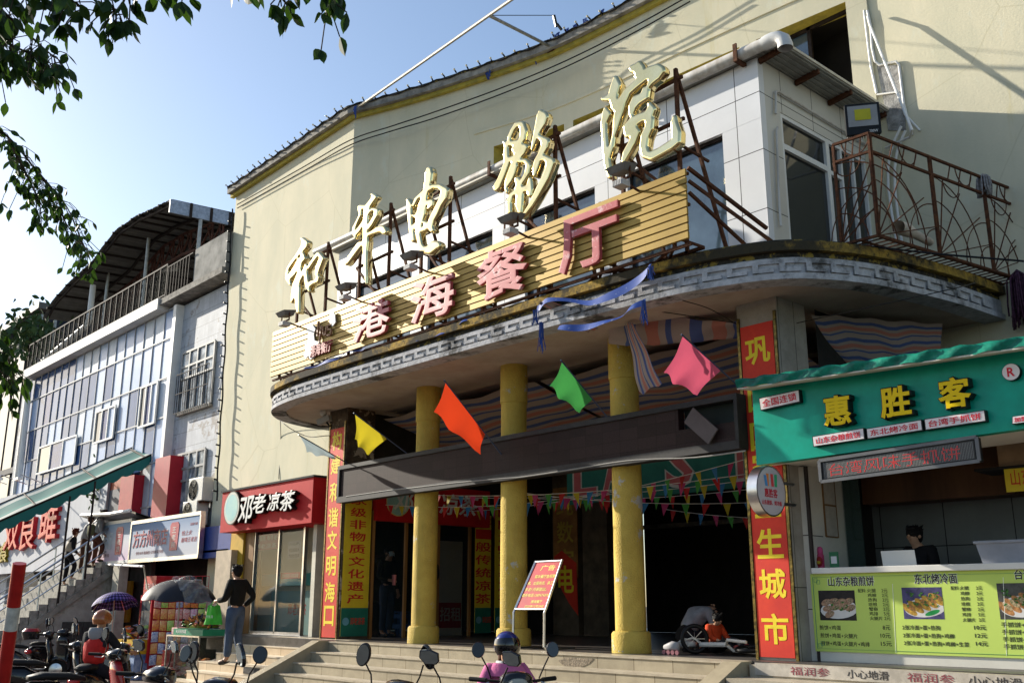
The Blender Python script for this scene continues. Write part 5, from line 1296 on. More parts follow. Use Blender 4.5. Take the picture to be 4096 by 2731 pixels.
def stool(loc, label):
    t = thing('plastic_stool', label, 'stool', (0,0,0), 'blue plastic stools in the porch')
    b = MB()
    for sx in (-1, 1):
        for sy in (-1, 1): MB().bar((sx*.17, sy*.17, 0), (sx*.125, sy*.125, .45), .05).build('leg', m_stool, t)
    MB().box(-.15, .15, -.15, .15, .45, .475).build('seat', m_stool, t, bevel=.01)
    for z in (.38, .18):
        w_ = .17-(z/.45)*.045
        MB().box(-w_, w_, -w_-.008, -w_+.008, z-.04, z+.04).box(-w_, w_, w_-.008, w_+.008, z-.04, z+.04).build('cross_panel', m_stool, t)
    t.location = loc; t.rotation_euler = (0, 0, .3); return t
stool(oz(918, 1458, PZ), 'blue plastic stool stack beside the first column'); stool(oz(878, 1452, PZ)+V((0,.1,0)), 'blue plastic stool next to the dark bin by the yellow banner')
b = oz(852, 1462, PZ); tb_ = thing('rubbish_bin', 'dark cylindrical rubbish bin beside the yellow banner in the porch', 'bin', b)
MB().lathe([(.15,0),(.18,.55)], b, 20).build('bin_body', m_blk, tb_, smooth='auto'); MB().lathe([(.19,.55),(.19,.6),(.1,.68),(0,.69)], b, 20).build('bin_lid', m_blk, tb_, smooth='auto')
# notice stand on the porch
na = thing('notice_stand', 'slanted red notice board on bent tube legs at the porch edge', 'notice board', oz(1230, 1490, PZ))
Yn = 9.85
Pn = [oy(x, y, Yy) for (x, y, Yy) in ((1183,1398,Yn),(1254,1398,Yn),(1291,1287,Yn+.35),(1230,1290,Yn+.35))]
nn = (Pn[1]-Pn[0]).cross(Pn[3]-Pn[0]).normalized()
MB().prism(Pn, -nn*.012).build('board', M('notice_red', (.48, .015, .03), .5, var=.15, spec=.1), na)
X = Pn[1]-Pn[0]; U = Pn[3]-Pn[0]
m_ny = M('notice_yellow', (.72, .58, .05), .5)
for s, u, v, wd, hg in (('广告', .28, .80, .46, .12), ('现本餐厅急招聘:', .2, .64, .68, .075), ('男、女服务员、杂工', .06, .50, .82, .075), ('多名! 月薪面议。', .06, .37, .7, .075), ('联系电话:13876743701', .04, .25, .9, .07), ('港海餐厅', .42, .12, .36, .065), ('2020年12月29日', .28, .03, .6, .055)):
    text(s, m_ny, 'lettering', na, Pn[0]+X*u+U*v+nn*.001, X.normalized(), U.normalized(), X.length*wd, U.length*hg, .001, .02)
tb = MB()
for p, q in ((Pn[0], Pn[3]), (Pn[1], Pn[2])):
    tb.tube([q+(q-p)*.02, p, p+V((0,-.03,-.05)), V((p.x, p.y-.04, PZ+.05)), V((p.x+.02, p.y-.02, PZ+.02)), V((p.x+.05, p.y+.5, PZ+.02))], .017, 8)
tb.tube([Pn[3], Pn[2]], .015, 8).tube([Pn[0], Pn[1]], .015, 8)
tb.build('tube_frame', m_steel, na)
# bunting strings in the hall
bun_cols = [M('pennant_%d' % i, c, .6, var=.05) for i, c in enumerate(((.40,.02,.02),(.40,.32,.02),(.03,.16,.36),(.40,.04,.14),(.06,.27,.05)))]
rnd = random.Random(11)
def bunting(A, B, n, label, sag=.15, size=.2):
    A, B = V(A), V(B); t = thing('bunting_string', label, 'bunting', A, 'strings of bunting under the porch ceiling')
    pt = lambda u: A.lerp(B, u)+V((0, 0, -sag*4*u*(1-u)))
    MB().tube([pt(u) for u in np.linspace(0, 1, 12)], .005, 4).build('string', m_wht, t)
    d = (B-A).normalized()
    for k in range(n):
        p = pt((k+.5)/n); w_ = size*.32; tilt = V((rnd.uniform(-.04,.04), rnd.uniform(-.05,.05), 0))
        MB().add([p-d*w_, p+d*w_, p+V((0,0,-size))+tilt, p+V((0,.003,-size*.5))+tilt*.5], [(0,1,2)]).build('pennant', bun_cols[k % 5], t)
for i, (x0, y0, z0, x1, y1, z1, n, lb) in enumerate(((-15.9,11.0,3.50,-11.2,12.6,3.55,20,'bunting string nearest the tea shop sign'), (-13.9,10.6,3.50,-7.0,11.6,3.45,26,'front bunting string just behind the columns'), (-14.2,11.6,3.55,-7.0,12.4,3.5,24,'second bunting string behind the columns'),
    (-13.5,12.6,3.55,-6.9,12.9,3.45,22,'third bunting string in front of the green mall banner'), (-15.9,13.0,3.5,-7.0,10.7,3.52,26,'bunting string crossing from the tea shop to the right pillar'), (-12.5,11.0,3.5,-8.0,13.4,3.2,16,'short diagonal bunting string above the hall doors'), (-11.5,14.0,3.3,-6.8,14.2,3.0,16,'rear bunting string deep in the dark hall'), (-10.5,15.2,3.2,-6.8,15.0,2.9,13,'faint bunting string at the back of the dark hall'))):
    bunting((x0, y0, z0+.05), (x1, y1, z1+.05), n, lb)
# ================================================================ neighbouring building with blue glass on the left
nb = thing('glass_fronted_building', 'old white tiled building with a big blue glass front and terrace roof', 'building', (-32, 12, 0))
m_wt = M('white_strip_tile', (.56, .58, .62), .7, var=.12, scale=2, col2=(.44, .46, .50), spec=.15)
bricks(m_wt, (.35, .34, .33), .075, .42, .006, 'xz', 1, .12)
layer(m_wt, (.24, .21, .19), 1.7, .57, .62, amount=.85)
BX0, BX1 = oy(50, 885, 10.95).x, -23.93
BXL = oy(40, 1000, 11.42).x
GX0, GX1 = oy(66, 900, 11.3).x, oy(408, 690, 11.3).x
GZ1 = 10.12; GZ0 = 2.9
MB().box(GX1+.25, BX1, 11.42, 11.6, 2.95, GZ1).box(BXL, GX0-.15, 11.42, 11.6, 0, GZ1).box(BXL, BX1, 11.6, 24, 2.95, GZ1).build('tiled_wall', m_wt, nb)
MB().box(GX0-.15, GX0-.05, 11.2, 11.42, GZ0, GZ1).build('white_pilaster', m_frame, nb); MB().box(GX1+.05, GX1+.25, 11.18, 11.42, 2.96, GZ1).build('white_pilaster', m_frame, nb)
# glass front: panes in a grid of bars
NC = 18; rows = [GZ1, oy(400, 772, 11.3).z, oy(392, 864, 11.3).z, oy(381, 957, 11.3).z]
rows += [rows[-1]-1.25*(k+1) for k in range(3)]; rows = [r for r in rows if r > GZ0]+[GZ0]
pm = [M('pane_blue', (.06, .13, .30), .12, var=.5, scale=.6, col2=(.02, .055, .16), spec=.15), M('pane_pale', (.42, .52, .68), .3, var=.3, scale=.5, col2=(.26, .36, .58), spec=.15), M('pane_white', (.55, .62, .72), .4, var=.15, scale=.8, spec=.15), M('pane_deep', (.02, .05, .24), .15, var=.3, spec=.15)]
rnd = random.Random(5)
cw = (GX1-GX0)/NC; cells = {}
for i in range(NC):
    for j in range(len(rows)-1):
        t = i/NC
        r = rnd.random()
        if t > .62 or (t > .40 and j == 0): k = 1 if r < .6 else 2 if r < .85 else 0
        elif t > .38: k = 0 if r < .45 else 1 if r < .8 else 2
        else: k = 0 if r < .75 else 3 if r < .9 else 1
        cells.setdefault(k, []).append((GX0+i*cw, rows[j+1], rows[j]))
gf = thing('blue_glass_front', 'tall grid of blue and whitish glass panes below the terrace ledge', 'glass facade', ((GX0+GX1)/2, 11.3, GZ0))
for k, cl in cells.items():
    for x, z0, z1 in cl:
        dx = rnd.uniform(-.004, .004); dz = rnd.uniform(-.004, .004)
        MB().add([(x+.02, 11.3+dx, z0+.02), (x+cw-.02, 11.3-dx, z0+.02), (x+cw-.02, 11.3-dx+dz, z1-.02), (x+.02, 11.3+dx+dz, z1-.02)], [(0,1,2,3)]).build('pane', pm[k], gf) if len(cells) and (k in (0, 3, 1, 2)) else None
mb = MB()
for i in range(NC+1): mb.box(GX0+i*cw-.014, GX0+i*cw+.014, 11.27, 11.33, GZ0, GZ1)
for r in rows: mb.box(GX0, GX1, 11.262, 11.266, r-.022, r+.022)
mb.build('bar_grid', M('bar_grey', (.42, .43, .45), .6, var=.1), gf)
def sliding(px0, py0, px1, py1, label=None):
    a, b = oy(px0, py1, 11.22), oy(px1, py0, 11.22); zm1 = oy((px0+px1)/2, py0, 11.22).z; zm0 = oy((px0+px1)/2, py1, 11.22).z
    f = MB(); x0, x1 = a.x, b.x
    for x in (x0, (x0*2+x1)/3, (x0+2*x1)/3, x1): f.box(x-.03, x+.03, 11.2, 11.249, zm0, zm1)
    f.box(x0, x1, 11.201, 11.248, zm1-.03, zm1+.03).box(x0, x1, 11.201, 11.248, zm0-.03, zm0+.03)
    o = f.build('sliding_window', m_frame, gf)
    w_ = (x1-x0)/3
    for k in range(3): MB().add([(x0+k*w_+.03, 11.24, zm0), (x0+(k+1)*w_-.03, 11.24, zm0), (x0+(k+1)*w_-.03, 11.24, zm1), (x0+k*w_+.03, 11.24, zm1)], [(0,1,2,3)]).build('pane', (m_glassd, pm[3], pm[1])[k], o)
sliding(317, 885, 362, 975); sliding(85, 1015, 175, 1075); sliding(215, 940, 265, 1010)
# barred windows in the tiled part
for (x0, y0, x1, y1) in ((418, 800, 492, 935), (398, 1040, 470, 1180)):
    Y = 11.40; a, b = oy(x0, (y0+y1)/2+10, Y), oy(x1, (y0+y1)/2-10, Y); z1, z0 = oy((x0+x1)/2, y0, Y).z, oy((x0+x1)/2, y1, Y).z
    o = MB().box(a.x, b.x, Y-.02, Y+.01, z0, z1).build('window', M('old_window_glass', (.10, .13, .16), .1, var=.5, scale=1.4, col2=(.45, .50, .54), thr=(.45, .55)), nb)
    f = MB()
    for k in range(5): x = a.x+(b.x-a.x)*k/4; f.box(x-.035, x+.035, Y-.06, Y-.021, z0, z1)
    for z in (z0, z0+(z1-z0)*.55, z0+(z1-z0)*.75, z1): f.box(a.x, b.x, Y-.0605, Y-.0205, z-.03, z+.03)
    f.build('window_frame', M('frame_greyish', (.36, .36, .36), .6, var=.2), o)
    if y0 < 900:
        g = MB()
        for k in range(16): x = a.x+(b.x-a.x)*k/15; g.tube([(x, Y-.16, z0-.05), (x, Y-.16, z0+(z1-z0)*.62)], .009, 4)
        for z in (z0-.05, z0+.5, z0+(z1-z0)*.62): g.bar((a.x, Y-.16, z), (b.x, Y-.16, z), .02)
        g.build('burglar_bars', m_drk, o)
    MB().box(a.x-.05, b.x+.05, Y-.1, Y+.0, z0-.10, z0-.031).build('window_sill', m_conc, o)
# ledge with broken edge, parapet
m_ledge = M('ledge_tile', (.66, .65, .63), .6, var=.2, scale=3, col2=(.52, .51, .49)); bricks(m_ledge, (.3, .3, .3), .1, 9, .006, 'xz', 1, .1); layer(m_ledge, (.12, .11, .10), 2.6, .66, .69, amount=.9)
MB().box(BX0, GX1-.6, 10.95, 11.6, GZ1+.001, GZ1+.33).build('ledge', m_ledge, nb)
MB().box(GX1-.6, BX1+.06, 11.0, 11.6, GZ1+.12, GZ1+.30).build('bare_ledge', m_conc, nb)
pw0 = oy(455, 600, 11.2).x
MB().box(pw0, BX1+.04, 11.1, 11.25, GZ1+.301, oy(455, 580, 11.2).z+.05).build('parapet_wall', M('stained_concrete', (.34, .33, .31), .95, var=.4, scale=2.5, col2=(.16, .16, .15), bump=.3), nb)
MB().box(BXL, BX1, 11.6, 24, GZ1+.05, GZ1+.3).build('terrace_slab', m_conc, nb)
tr = thing('terrace_railing', 'dark rusty terrace railing with netting along the glass building ledge', 'railing', (-33, 11.05, GZ1+.33))
f = MB(); TZ = GZ1+.33
tx0, tx1 = BX0+.1, GX1-.3
for k in range(27): x = tx0+(tx1-tx0)*k/26; f.box(x-.022, x+.022, 11.03, 11.07, TZ, TZ+1.0)
f.bar((tx0, 11.05, TZ+1.0), (tx1, 11.05, TZ+1.0), .05).bar((tx0, 11.05, TZ+.06), (tx1, 11.05, TZ+.06), .04)
f.build('rail_frame', m_drk, tr)
n = MB(); rnd = random.Random(9)
for k in range(90):
    x = tx0+(tx1-tx0)*k/90
    n.bar((x, 11.06, TZ+.05), (x+.5, 11.06, TZ+.95), .008); n.bar((x+.5, 11.062, TZ+.05), (x, 11.062, TZ+.95), .008)
n.build('wire_netting', M('netting', (.05, .05, .045), .9), tr)
f = MB()
for k in range(8): x = tx1+.1+k*.2; f.box(x-.012, x+.012, 11.03, 11.06, TZ, TZ+.9)
f.bar((tx1, 11.045, TZ+.9), (pw0, 11.045, TZ+.9), .03); f.build('end_bars', m_drk, tr)
# corrugated terrace roof
rf = thing('terrace_roof', 'big dark corrugated metal roof over the terrace with steel trusses', 'roof', (-35, 14, GZ1+.3))
YF = 11.3
out = [oy(x, y, YF) for x, y in ((398,458),(375,466),(350,479),(328,489),(310,497),(290,512),(268,526),(250,548),(232,570),(215,595),(198,612),(180,628),(160,646),(140,668),(118,693),(97,732))]
op = catmull(out, 3)
m_cor = M('corrugated_roof', (.13, .125, .118), .6, var=.25, scale=3, col2=(.09, .086, .08))
YB = ox(531, 508, out[0].x).y
def rfn(u, v):
    i = min(int(u*(len(op)-1)), len(op)-2); p = op[i].lerp(op[i+1], u*(len(op)-1)-i)
    return p+V((0, (YB-YF+14)*v, .9*v+.025*math.sin(u*700)))
MB().grid(rfn, 260, 4).build('corrugated_sheet', m_cor, rf)
pur = MB()
for k in range(13):
    v = k/13+.01
    for i in range(0, len(op)-1): pur.bar(op[i]+V((0,(YB-YF+14)*v,-.10+.9*v)), op[i+1]+V((0,(YB-YF+14)*v,-.10+.9*v)), .07, .09)
for i in range(1, len(op), 3): pur.bar(op[i]+V((0,-.05,-.045)), op[i]+V((0,YB-YF+14,.85)), .06, .07)
pur.build('purlin', m_drk, rf)
ga, gb = ox(390, 462, out[0].x+.1), ox(531, 495, out[0].x+.1); hz = ox(390, 455, out[0].x+.1).z-ox(388, 482, out[0].x+.1).z
gb.z = ga.z+.1
fc = MB().prism([ga+V((0,0,.05)), gb+V((0,0,.05)), gb+V((0,0,.05-hz*1.1)), ga+V((0,0,.05-hz*1.1))], (.05, 0, 0)).build('gable_fascia', M('fascia_greyblue', (.34, .40, .52), .5, var=.2, scale=12), rf)
f = MB()
for t in (.33, .66, .97): q = ga.lerp(gb, t); f.box(q.x+.051, q.x+.09, q.y-.04, q.y+.04, q.z-hz*1.05, q.z+.06)
f.build('fascia_post', m_drk, rf)
trs = MB(); Y1 = 13.0
for i in range(0, len(op)-4, 3):
    a, b = op[i]+V((0, Y1-YF, -.2)), op[i+3]+V((0, Y1-YF, -.2)); lo = .75
    trs.bar(a-V((0,0,lo)), b-V((0,0,lo)), .08).bar(a, b, .07).bar(a, b-V((0,0,lo)), .05).bar(a-V((0,0,lo)), a, .05).bar(a-V((0,0,lo)), (a+b)/2, .04)
trs.build('truss', M('truss_red', (.10, .035, .025), .7, var=.3), rf)
ps = MB()
for x, y0, y1 in ((800, 910, 1125), (592, 985, 1120), (432, 1110, 1280), (227, 1240, 1330), (165, 1285, 1370)):
    top = oy(x/S, y0/S, 12.2); MB().tube([V((top.x, 12.2, GZ1+.3)), V((top.x, 12.2, top.z+.3))], .06, 8).build('post', m_pole, rf)
gt = thing('terrace_drain_pipe', 'white T shaped drain pipe and gutter on the terrace', 'pipe', oy(215, 740, 11.6))
a, b = oy(175, 645, 11.9), oy(300, 668, 13.4); c = oy(214, 655, 11.9); d = oy(211, 735, 11.9); e = oy(78, 850, 11.4)
MB().bar(a, a+V((4.2, 2.2, 0)), .22, .22).build('gutter', m_wht, gt); MB().tube([c, V((c.x, c.y, d.z+.1)), V((c.x-.2, c.y, d.z-.1)), V((e.x, c.y-.3, GZ1+.75))], .11, 10).build('down_pipe', m_wht, gt)
# corner down pipe on the far left edge
MB().tube([oy(70, 880, 11.15), oy(66, 895, 11.15), oy(60, 960, 11.15), oy(45, 1100, 11.15)], .10, 10).build('corner_pipe', m_wht, nb)
# dark building further left
db_ = thing('dark_building', 'dark grey building with a corrugated roof beyond the glass fronted one', 'building', (-56, 22, 0))
m_db = M('dark_cladding', (.035, .04, .052), .95, var=.2, scale=2, spec=.02)
q = oy(85, 712, 18)
MB().box(-110, q.x+2, 18, 34, 0, q.z-.5).build('wall', m_db, db_)
MB().box(-111, q.x+2.4, 17.4, 35, q.z-.499, q.z-.1).build('roof', m_cor, db_)
w_ = MB()
for k in range(8): x = q.x-1-k*2.2; w_.box(x-1.9, x-.1, 17.95, 17.999, 3, q.z-2.5)
w_.build('window_band', m_glassd, db_)
for zz in (6.5, 9.5): MB().box(-110, q.x+2, 17.85, 17.949, zz, zz+.35).build('floor_band', M('floor_band', (.16, .15, .15), .8), db_)
# ---------------- white shop board, awning, entrance
wb = thing('white_shop_board', 'large white signboard with red relief characters behind the green awning', 'sign', (-36, 11.0, 2.8))
WYY = 10.98
wr = oy(228, 1300, WYY).x; wz0 = oy(200, 1303, WYY).z; wz1 = oy(200, 1092, WYY).z
m_wb = M('board_white', (.55, .56, .59), .8, spec=.1, var=.08, scale=1, streak=.1); 
MB().box(-46, wr, WYY, 11.2, wz0, wz1).build('board', m_wb, wb)
MB().box(wr+.001, wr+1.25, WYY+.08, 11.2, wz0-.7, wz1).build('red_panel', M('panel_orange_red', (.34, .06, .02), .5, var=.15), wb)
m_rl = M('relief_red', (.52, .03, .04), .4, var=.08)
for ch, x0, x1, y0, y1 in (('双', 25, 78, 1195, 1262), ('良', 88, 142, 1180, 1262), ('雎', 158, 225, 1150, 1245)):
    a, b = oy(x0*.58+0, 1220, WYY-.1), oy(x1*.58, 1220, WYY-.1)
    z0, z1 = oy((x0+x1)*.29, y1, WYY-.1).z, oy((x0+x1)*.29, y0, WYY-.1).z
    text(ch, m_rl, 'character', wb, (a.x, WYY-.001, z0), XA, ZA, b.x-a.x, z1-z0, .15, .02)
a, b = oy(0, 1270, WYY), oy(24, 1270, WYY)
text('饮食', M('relief_gold', (.35, .27, .02), .5), 'character', wb, (a.x-.9, WYY-.001, oy(10, 1292, WYY).z), XA, ZA, b.x-a.x+.9, .75, .1, .02)
lt = MB()
for x in (15, 60, 105): 
    p = oy(x, 1118, WYY-.02); lt.tube([p+V((0,0,.1)), p+V((.1,-.9,.35)), p+V((.3,-1.0,.2))], .02, 5).box(p.x+.1, p.x+.6, p.y-1.1, p.y-.95, p.z+.12, p.z+.2)
lt.build('arm_lamp', m_steel, wb)
# blocks under and beside the board
en = thing('upper_entrance', 'red framed upstairs entrance at the top of the outside staircase', 'entrance', (-30, 11, 0))
ra, rb_ = oy(268, 1150, 11.0).x, oy(300, 1150, 11.0).x
m_ered = M('entrance_red', (.36, .015, .03), .5, var=.1)
for x0, x1, yt in ((270, 300, 1095), (346, 380, 1052)):
    p0, p1 = oy(x0, 1180, 11.0), oy(x1, 1180, 11.0)
    MB().box(p0.x, p1.x, 11.0, 11.4, 3.0, oy((x0+x1)/2, yt, 11.0).z).build('red_column', m_ered, en)
MB().box(oy(300,1150,11.3).x, oy(346,1150,11.3).x, 11.41, 11.43, 2.2, 6).build('dark_doorway', m_dark, en)
p0, p1 = oy(180, 1200, 10.9), oy(262, 1200, 10.9)
MB().box(oy(205,1200,11.05).x, oy(268,1200,11.05).x, 11.05, 11.08, 2.9, oy(235,1130,11.05).z).build('grey_panel', M('panel_grey', (.12, .13, .16), .6, var=.15), en)
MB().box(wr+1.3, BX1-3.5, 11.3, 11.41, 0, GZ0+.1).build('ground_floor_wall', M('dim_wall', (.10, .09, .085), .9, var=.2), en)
MB().box(-50, wr+1.3, 12.6, 12.7, 0, 3.2).build('underpass_wall', m_dark, en)
aw = thing('green_awning', 'long striped green fabric awning with a scalloped edge above the staircase', 'awning', (-30, 10, 3))
AXX = -28.2
e0, e1 = ox(-60, 1222, AXX), ox(372, 1033, AXX)
n_ = 40
m_aw = stripes('awning_fabric', [((.40, .42, .38), 1), ((.02, .13, .12), 1.6), ((.03, .17, .15), .6)], .62, 1)
def awf(u, v):
    p = e0.lerp(e1, u); 
    back = V((-1.5, .1, .42)); sag = -.05*math.sin(u*math.pi*4)**2
    if v < .82: k = v/.82; return p+back*(1-k)+V((0, 0, sag*math.sin(k*3.1)))
    k = (v-.82)/.18; return p+V((.02*k, 0, -.34*k*(.75+.25*abs(math.sin(u*math.pi*13)))))
MB().grid(awf, 120, 12).build('fabric', m_aw, aw)
f = MB().tube([e0, e1], .03, 6).tube([e0+V((-1.5,.1,.42)), e1+V((-1.5,.1,.42))], .03, 6)
for t in (.3, .62, .9): q = e0.lerp(e1, t); f.tube([q, q+V((-1.5, .1, .42))], .025, 6)
for px, y0, y1 in ((158, 1285, 1165), (216, 1260, 1130)): 
    b0 = ox(px, y1, AXX); f.tube([V((b0.x, b0.y, ox(px, 1385 if px < 200 else 1330, AXX).z)), b0+V((0,0,.3))], .03, 8)
f.build('awning_frame', m_drk, aw)
# ---------------- outside staircase rising away, with rails
so2 = thing('outdoor_staircase', 'weathered concrete outdoor staircase with steel handrails rising to the upper entrance', 'stairs', (-30, 9, 0))
SX = -28.9
ya, za_ = ox(21, 1447, SX).y, ox(21, 1447, SX).z; yb2, zb2 = ox(201, 1325, SX).y, ox(201, 1325, SX).z
sl = (zb2-za_)/(yb2-ya)
m_st = M('worn_step', (.38, .36, .32), .9, var=.3, scale=8, col2=(.20, .19, .17)); m_swall = M('stained_render', (.40, .38, .34), .95, var=.3, scale=1.6, col2=(.20, .18, .16), bump=.3)
layer(m_swall, (.05, .045, .04), 5, .58, .70, .08, amount=.85); layer(m_swall, (.22, .14, .07), 2.2, .62, .7, .2, amount=.5)
rise = .165; tread = rise/sl
y = ya; z = za_-rise*3; y = ya-tread*3; k = 0; stp = MB()
while z < 3.4 and k < 24:
    stp.box(SX-3.2, SX, y, y+tread+.02, max(0, z-.4), z+rise); z += rise; y += tread; k += 1
YT = y
stp.build('step', m_st, so2)
def sz_(yy): return za_+(yy-ya)*sl
MB().prism([(SX-.02, ya-tread*6, 0), (SX-.02, 11.4, 0), (SX-.02, 11.4, sz_(11.4)-.35), (SX-.02, ya-tread*4, 0.0)], (-.15, 0, 0)).build('side_wall', m_swall, so2)
MB().prism([(SX+.05, ya-tread*4, sz_(ya-tread*4)-.42), (SX+.05, 11.35, sz_(11.35)-.42), (SX+.05, 11.35, sz_(11.35)-.22), (SX+.05, ya-tread*4, sz_(ya-tread*4)-.22)], (-.14, 0, 0)).build('stringer_beam', M('stringer', (.34, .32, .28), .9, var=.3, scale=4, col2=(.18, .17, .15)), so2)
ra_ = MB()
for off in (-.12, -2.6):
    ra_ = MB()
    for h_ in (1.0, .68, .36): ra_.tube([(SX+off, ya-tread*8, sz_(ya-tread*8)+h_), (SX+off, 11.2, sz_(11.2)+h_)], .028 if h_ == 1.0 else .018, 8)
    yy = ya-tread*7
    while yy < 11: ra_.tube([(SX+off, yy, sz_(yy)-.1), (SX+off, yy, sz_(yy)+1.0)], .022, 8); yy += tread*5
    ra_.build('handrail', m_steel, so2)
dd = MB()
d0, d1 = ox(238, 1500, SX).y, min(11.3, ox(420, 1420, SX).y)
zt_ = ox(250, 1428, SX).z
m_door = M('old_metal_door', (.07, .068, .065), .7, var=.25, scale=5, col2=(.04, .038, .036))
D0, D1 = ox(136, 1500, SX+.01).y, ox(244, 1500, SX+.01).y
for t0, t1 in ((0, .43), (.44, .82), (.83, 1)):
    MB().box(SX-.015, SX+.012, D0+(D1-D0)*t0, D0+(D1-D0)*t1, .02, ox(180, 1427, SX).z).build('metal_door', m_door, so2)
# ---------------- corner shop under two drink boards
sh = thing('corner_shop', 'dim corner shop stall under two drink advertising boards', 'shop', (-26, 10.8, 0))
KX0, KX1 = -29.0, -21.7
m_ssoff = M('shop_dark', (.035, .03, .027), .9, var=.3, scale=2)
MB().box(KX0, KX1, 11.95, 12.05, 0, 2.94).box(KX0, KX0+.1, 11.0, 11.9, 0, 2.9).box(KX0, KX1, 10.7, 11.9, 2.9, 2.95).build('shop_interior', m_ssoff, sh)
p = oy(258, 1400, 10.55).x
MB().box(p-.22, p+.22, 10.55, 10.8, 0, 2.8).build('left_pillar', M('cream_render', (.50, .47, .38), .85, var=.2, scale=4, col2=(.34, .31, .26)), sh)
p = oy(487, 1400, 10.55).x; p2 = oy(522, 1400, 10.55).x
MB().box(p, p2, 10.55, 10.9, 0, 2.9).build('right_pillar', M('shop_tile', (.50, .40, .28), .6, var=.2, scale=5, col2=(.36, .29, .21)), sh)
MB().box(oy(460,1240,10.7).x, oy(530,1240,10.7).x, 10.7, 10.9, oy(490,1280,10.7).z, oy(490,1208,10.7).z).build('blue_fascia', M('fascia_blue', (.02, .05, .24), .5, var=.1), sh)
def adboard(label, c, Y, cols, big, small, bigmat, frame):
    t = thing('advert_board', label, 'sign', oy(*c[0], Y))
    x0, x1 = oy(*c[0], Y).x, oy(*c[1], Y).x; z0 = (oy(*c[0], Y).z+oy(*c[1], Y).z)/2; z1 = (oy(*c[2], Y).z+oy(*c[3], Y).z)/2
    W_, H_ = x1-x0, z1-z0
    mb = M('ad_sky_'+frame, (.45, .56, .70), .8, var=0, spec=.1)
    n = mb.node_tree.nodes; l = mb.node_tree.links; tc = n.new('ShaderNodeTexCoord'); sp_ = n.new('ShaderNodeSeparateXYZ'); rp = n.new('ShaderNodeValToRGB')
    mr = n.new('ShaderNodeMapRange'); mr.inputs['From Min'].default_value = z0; mr.inputs['From Max'].default_value = z1
    l.new(tc.outputs['Object'], sp_.inputs[0]); l.new(sp_.outputs[2], mr.inputs['Value']); l.new(mr.outputs[0], rp.inputs[0]); l.new(rp.outputs[0], n['Principled BSDF'].inputs['Base Color'])
    rp.color_ramp.elements[0].color = (*cols[0], 1); rp.color_ramp.elements[1].color = (*cols[2], 1); e = rp.color_ramp.elements.new(.5); e.color = (*cols[1], 1)
    MB().box(x0, x1, Y, Y+.06, z0, z1).build('printed_face', mb, t)
    f = MB().box(x0-.04, x1+.04, Y-.02, Y+.1, z1, z1+.09).box(x0-.04, x1+.04, Y-.02, Y+.1, z0-.09, z0).box(x0-.06, x0, Y-.02, Y+.1, z0, z1).box(x1, x1+.06, Y-.02, Y+.1, z0, z1)
    f.build('metal_frame', m_steel if frame == 'a' else m_frame, t)
    cxp = x0+W_*(.66 if frame == 'a' else .74)
    m_can = M('can_red', (.42, .06, .10), .4, var=.1)
    MB().prism([(cxp-.22, Y-.012, z0+H_*.16), (cxp+.22, Y-.012, z0+H_*.16), (cxp+.26, Y-.012, z0+H_*.82), (cxp+.18, Y-.012, z0+H_*.9), (cxp-.18, Y-.012, z0+H_*.9), (cxp-.26, Y-.012, z0+H_*.82)], (0, .01, 0)).build('drink_can', m_can, t)
    for k, ch in enumerate('王老吉'): text(ch, M('can_text', (.62, .60, .56), .5), 'can_lettering', t, (cxp-.12, Y-.0135, z0+H_*(.62-.19*k)), XA, ZA, .24, H_*.15, .002, .01)
    text(big, M('halo_white', (.72, .72, .72), .8, spec=.1), 'lettering_outline', t, (x0+W_*.03, Y-.006, z0+H_*.31), XA, ZA, W_*.54, H_*.49, .003, .05)
    text(big, bigmat, 'lettering', t, (x0+W_*.038, Y-.010, z0+H_*.325), XA, ZA, W_*.525, H_*.46, .003, .025)
    text(small, M('ad_small', (.20, .08, .10), .5), 'small_lettering', t, (x0+W_*.10, Y-.004, z0+H_*.12), XA, ZA, W_*.42, H_*.09, .002, .01)
    if frame == 'a':
        for k, s in enumerate(('怕上火', '就喝王老吉')): text(s, bigmat, 'lettering', t, (x0+W_*.76, Y-.004, z0+H_*(.52-.18*k)), XA, (.25, 0, .97), W_*(.14 if k == 0 else .21), H_*.13, .002, .01)
        text('正宗凉茶 王老吉', bigmat, 'small_lettering', t, (x0+W_*.87, Y-.004, z0+H_*.76), XA, ZA, W_*.10, H_*.07, .002)
adboard('drink advert board with five dark red shop name characters and a red can', ((297,1283),(454,1275),(458,1188),(299,1200)), 10.55, ((.52,.52,.55), (.46,.50,.58), (.20,.28,.42)), '方方州商店', '传世185年·独家秘方·正宗凉茶王老吉', M('ad_red', (.34, .05, .09), .5), 'a')
adboard('sun-bleached drink advert board left of the five character one', ((204,1292),(294,1285),(298,1200),(208,1210)), 10.60, ((.62,.46,.58), (.62,.62,.66), (.30,.42,.58)), '旺吉副食商行', '正宗凉茶 王老吉', M('ad_pale', (.56, .66, .76), .5), 'b')
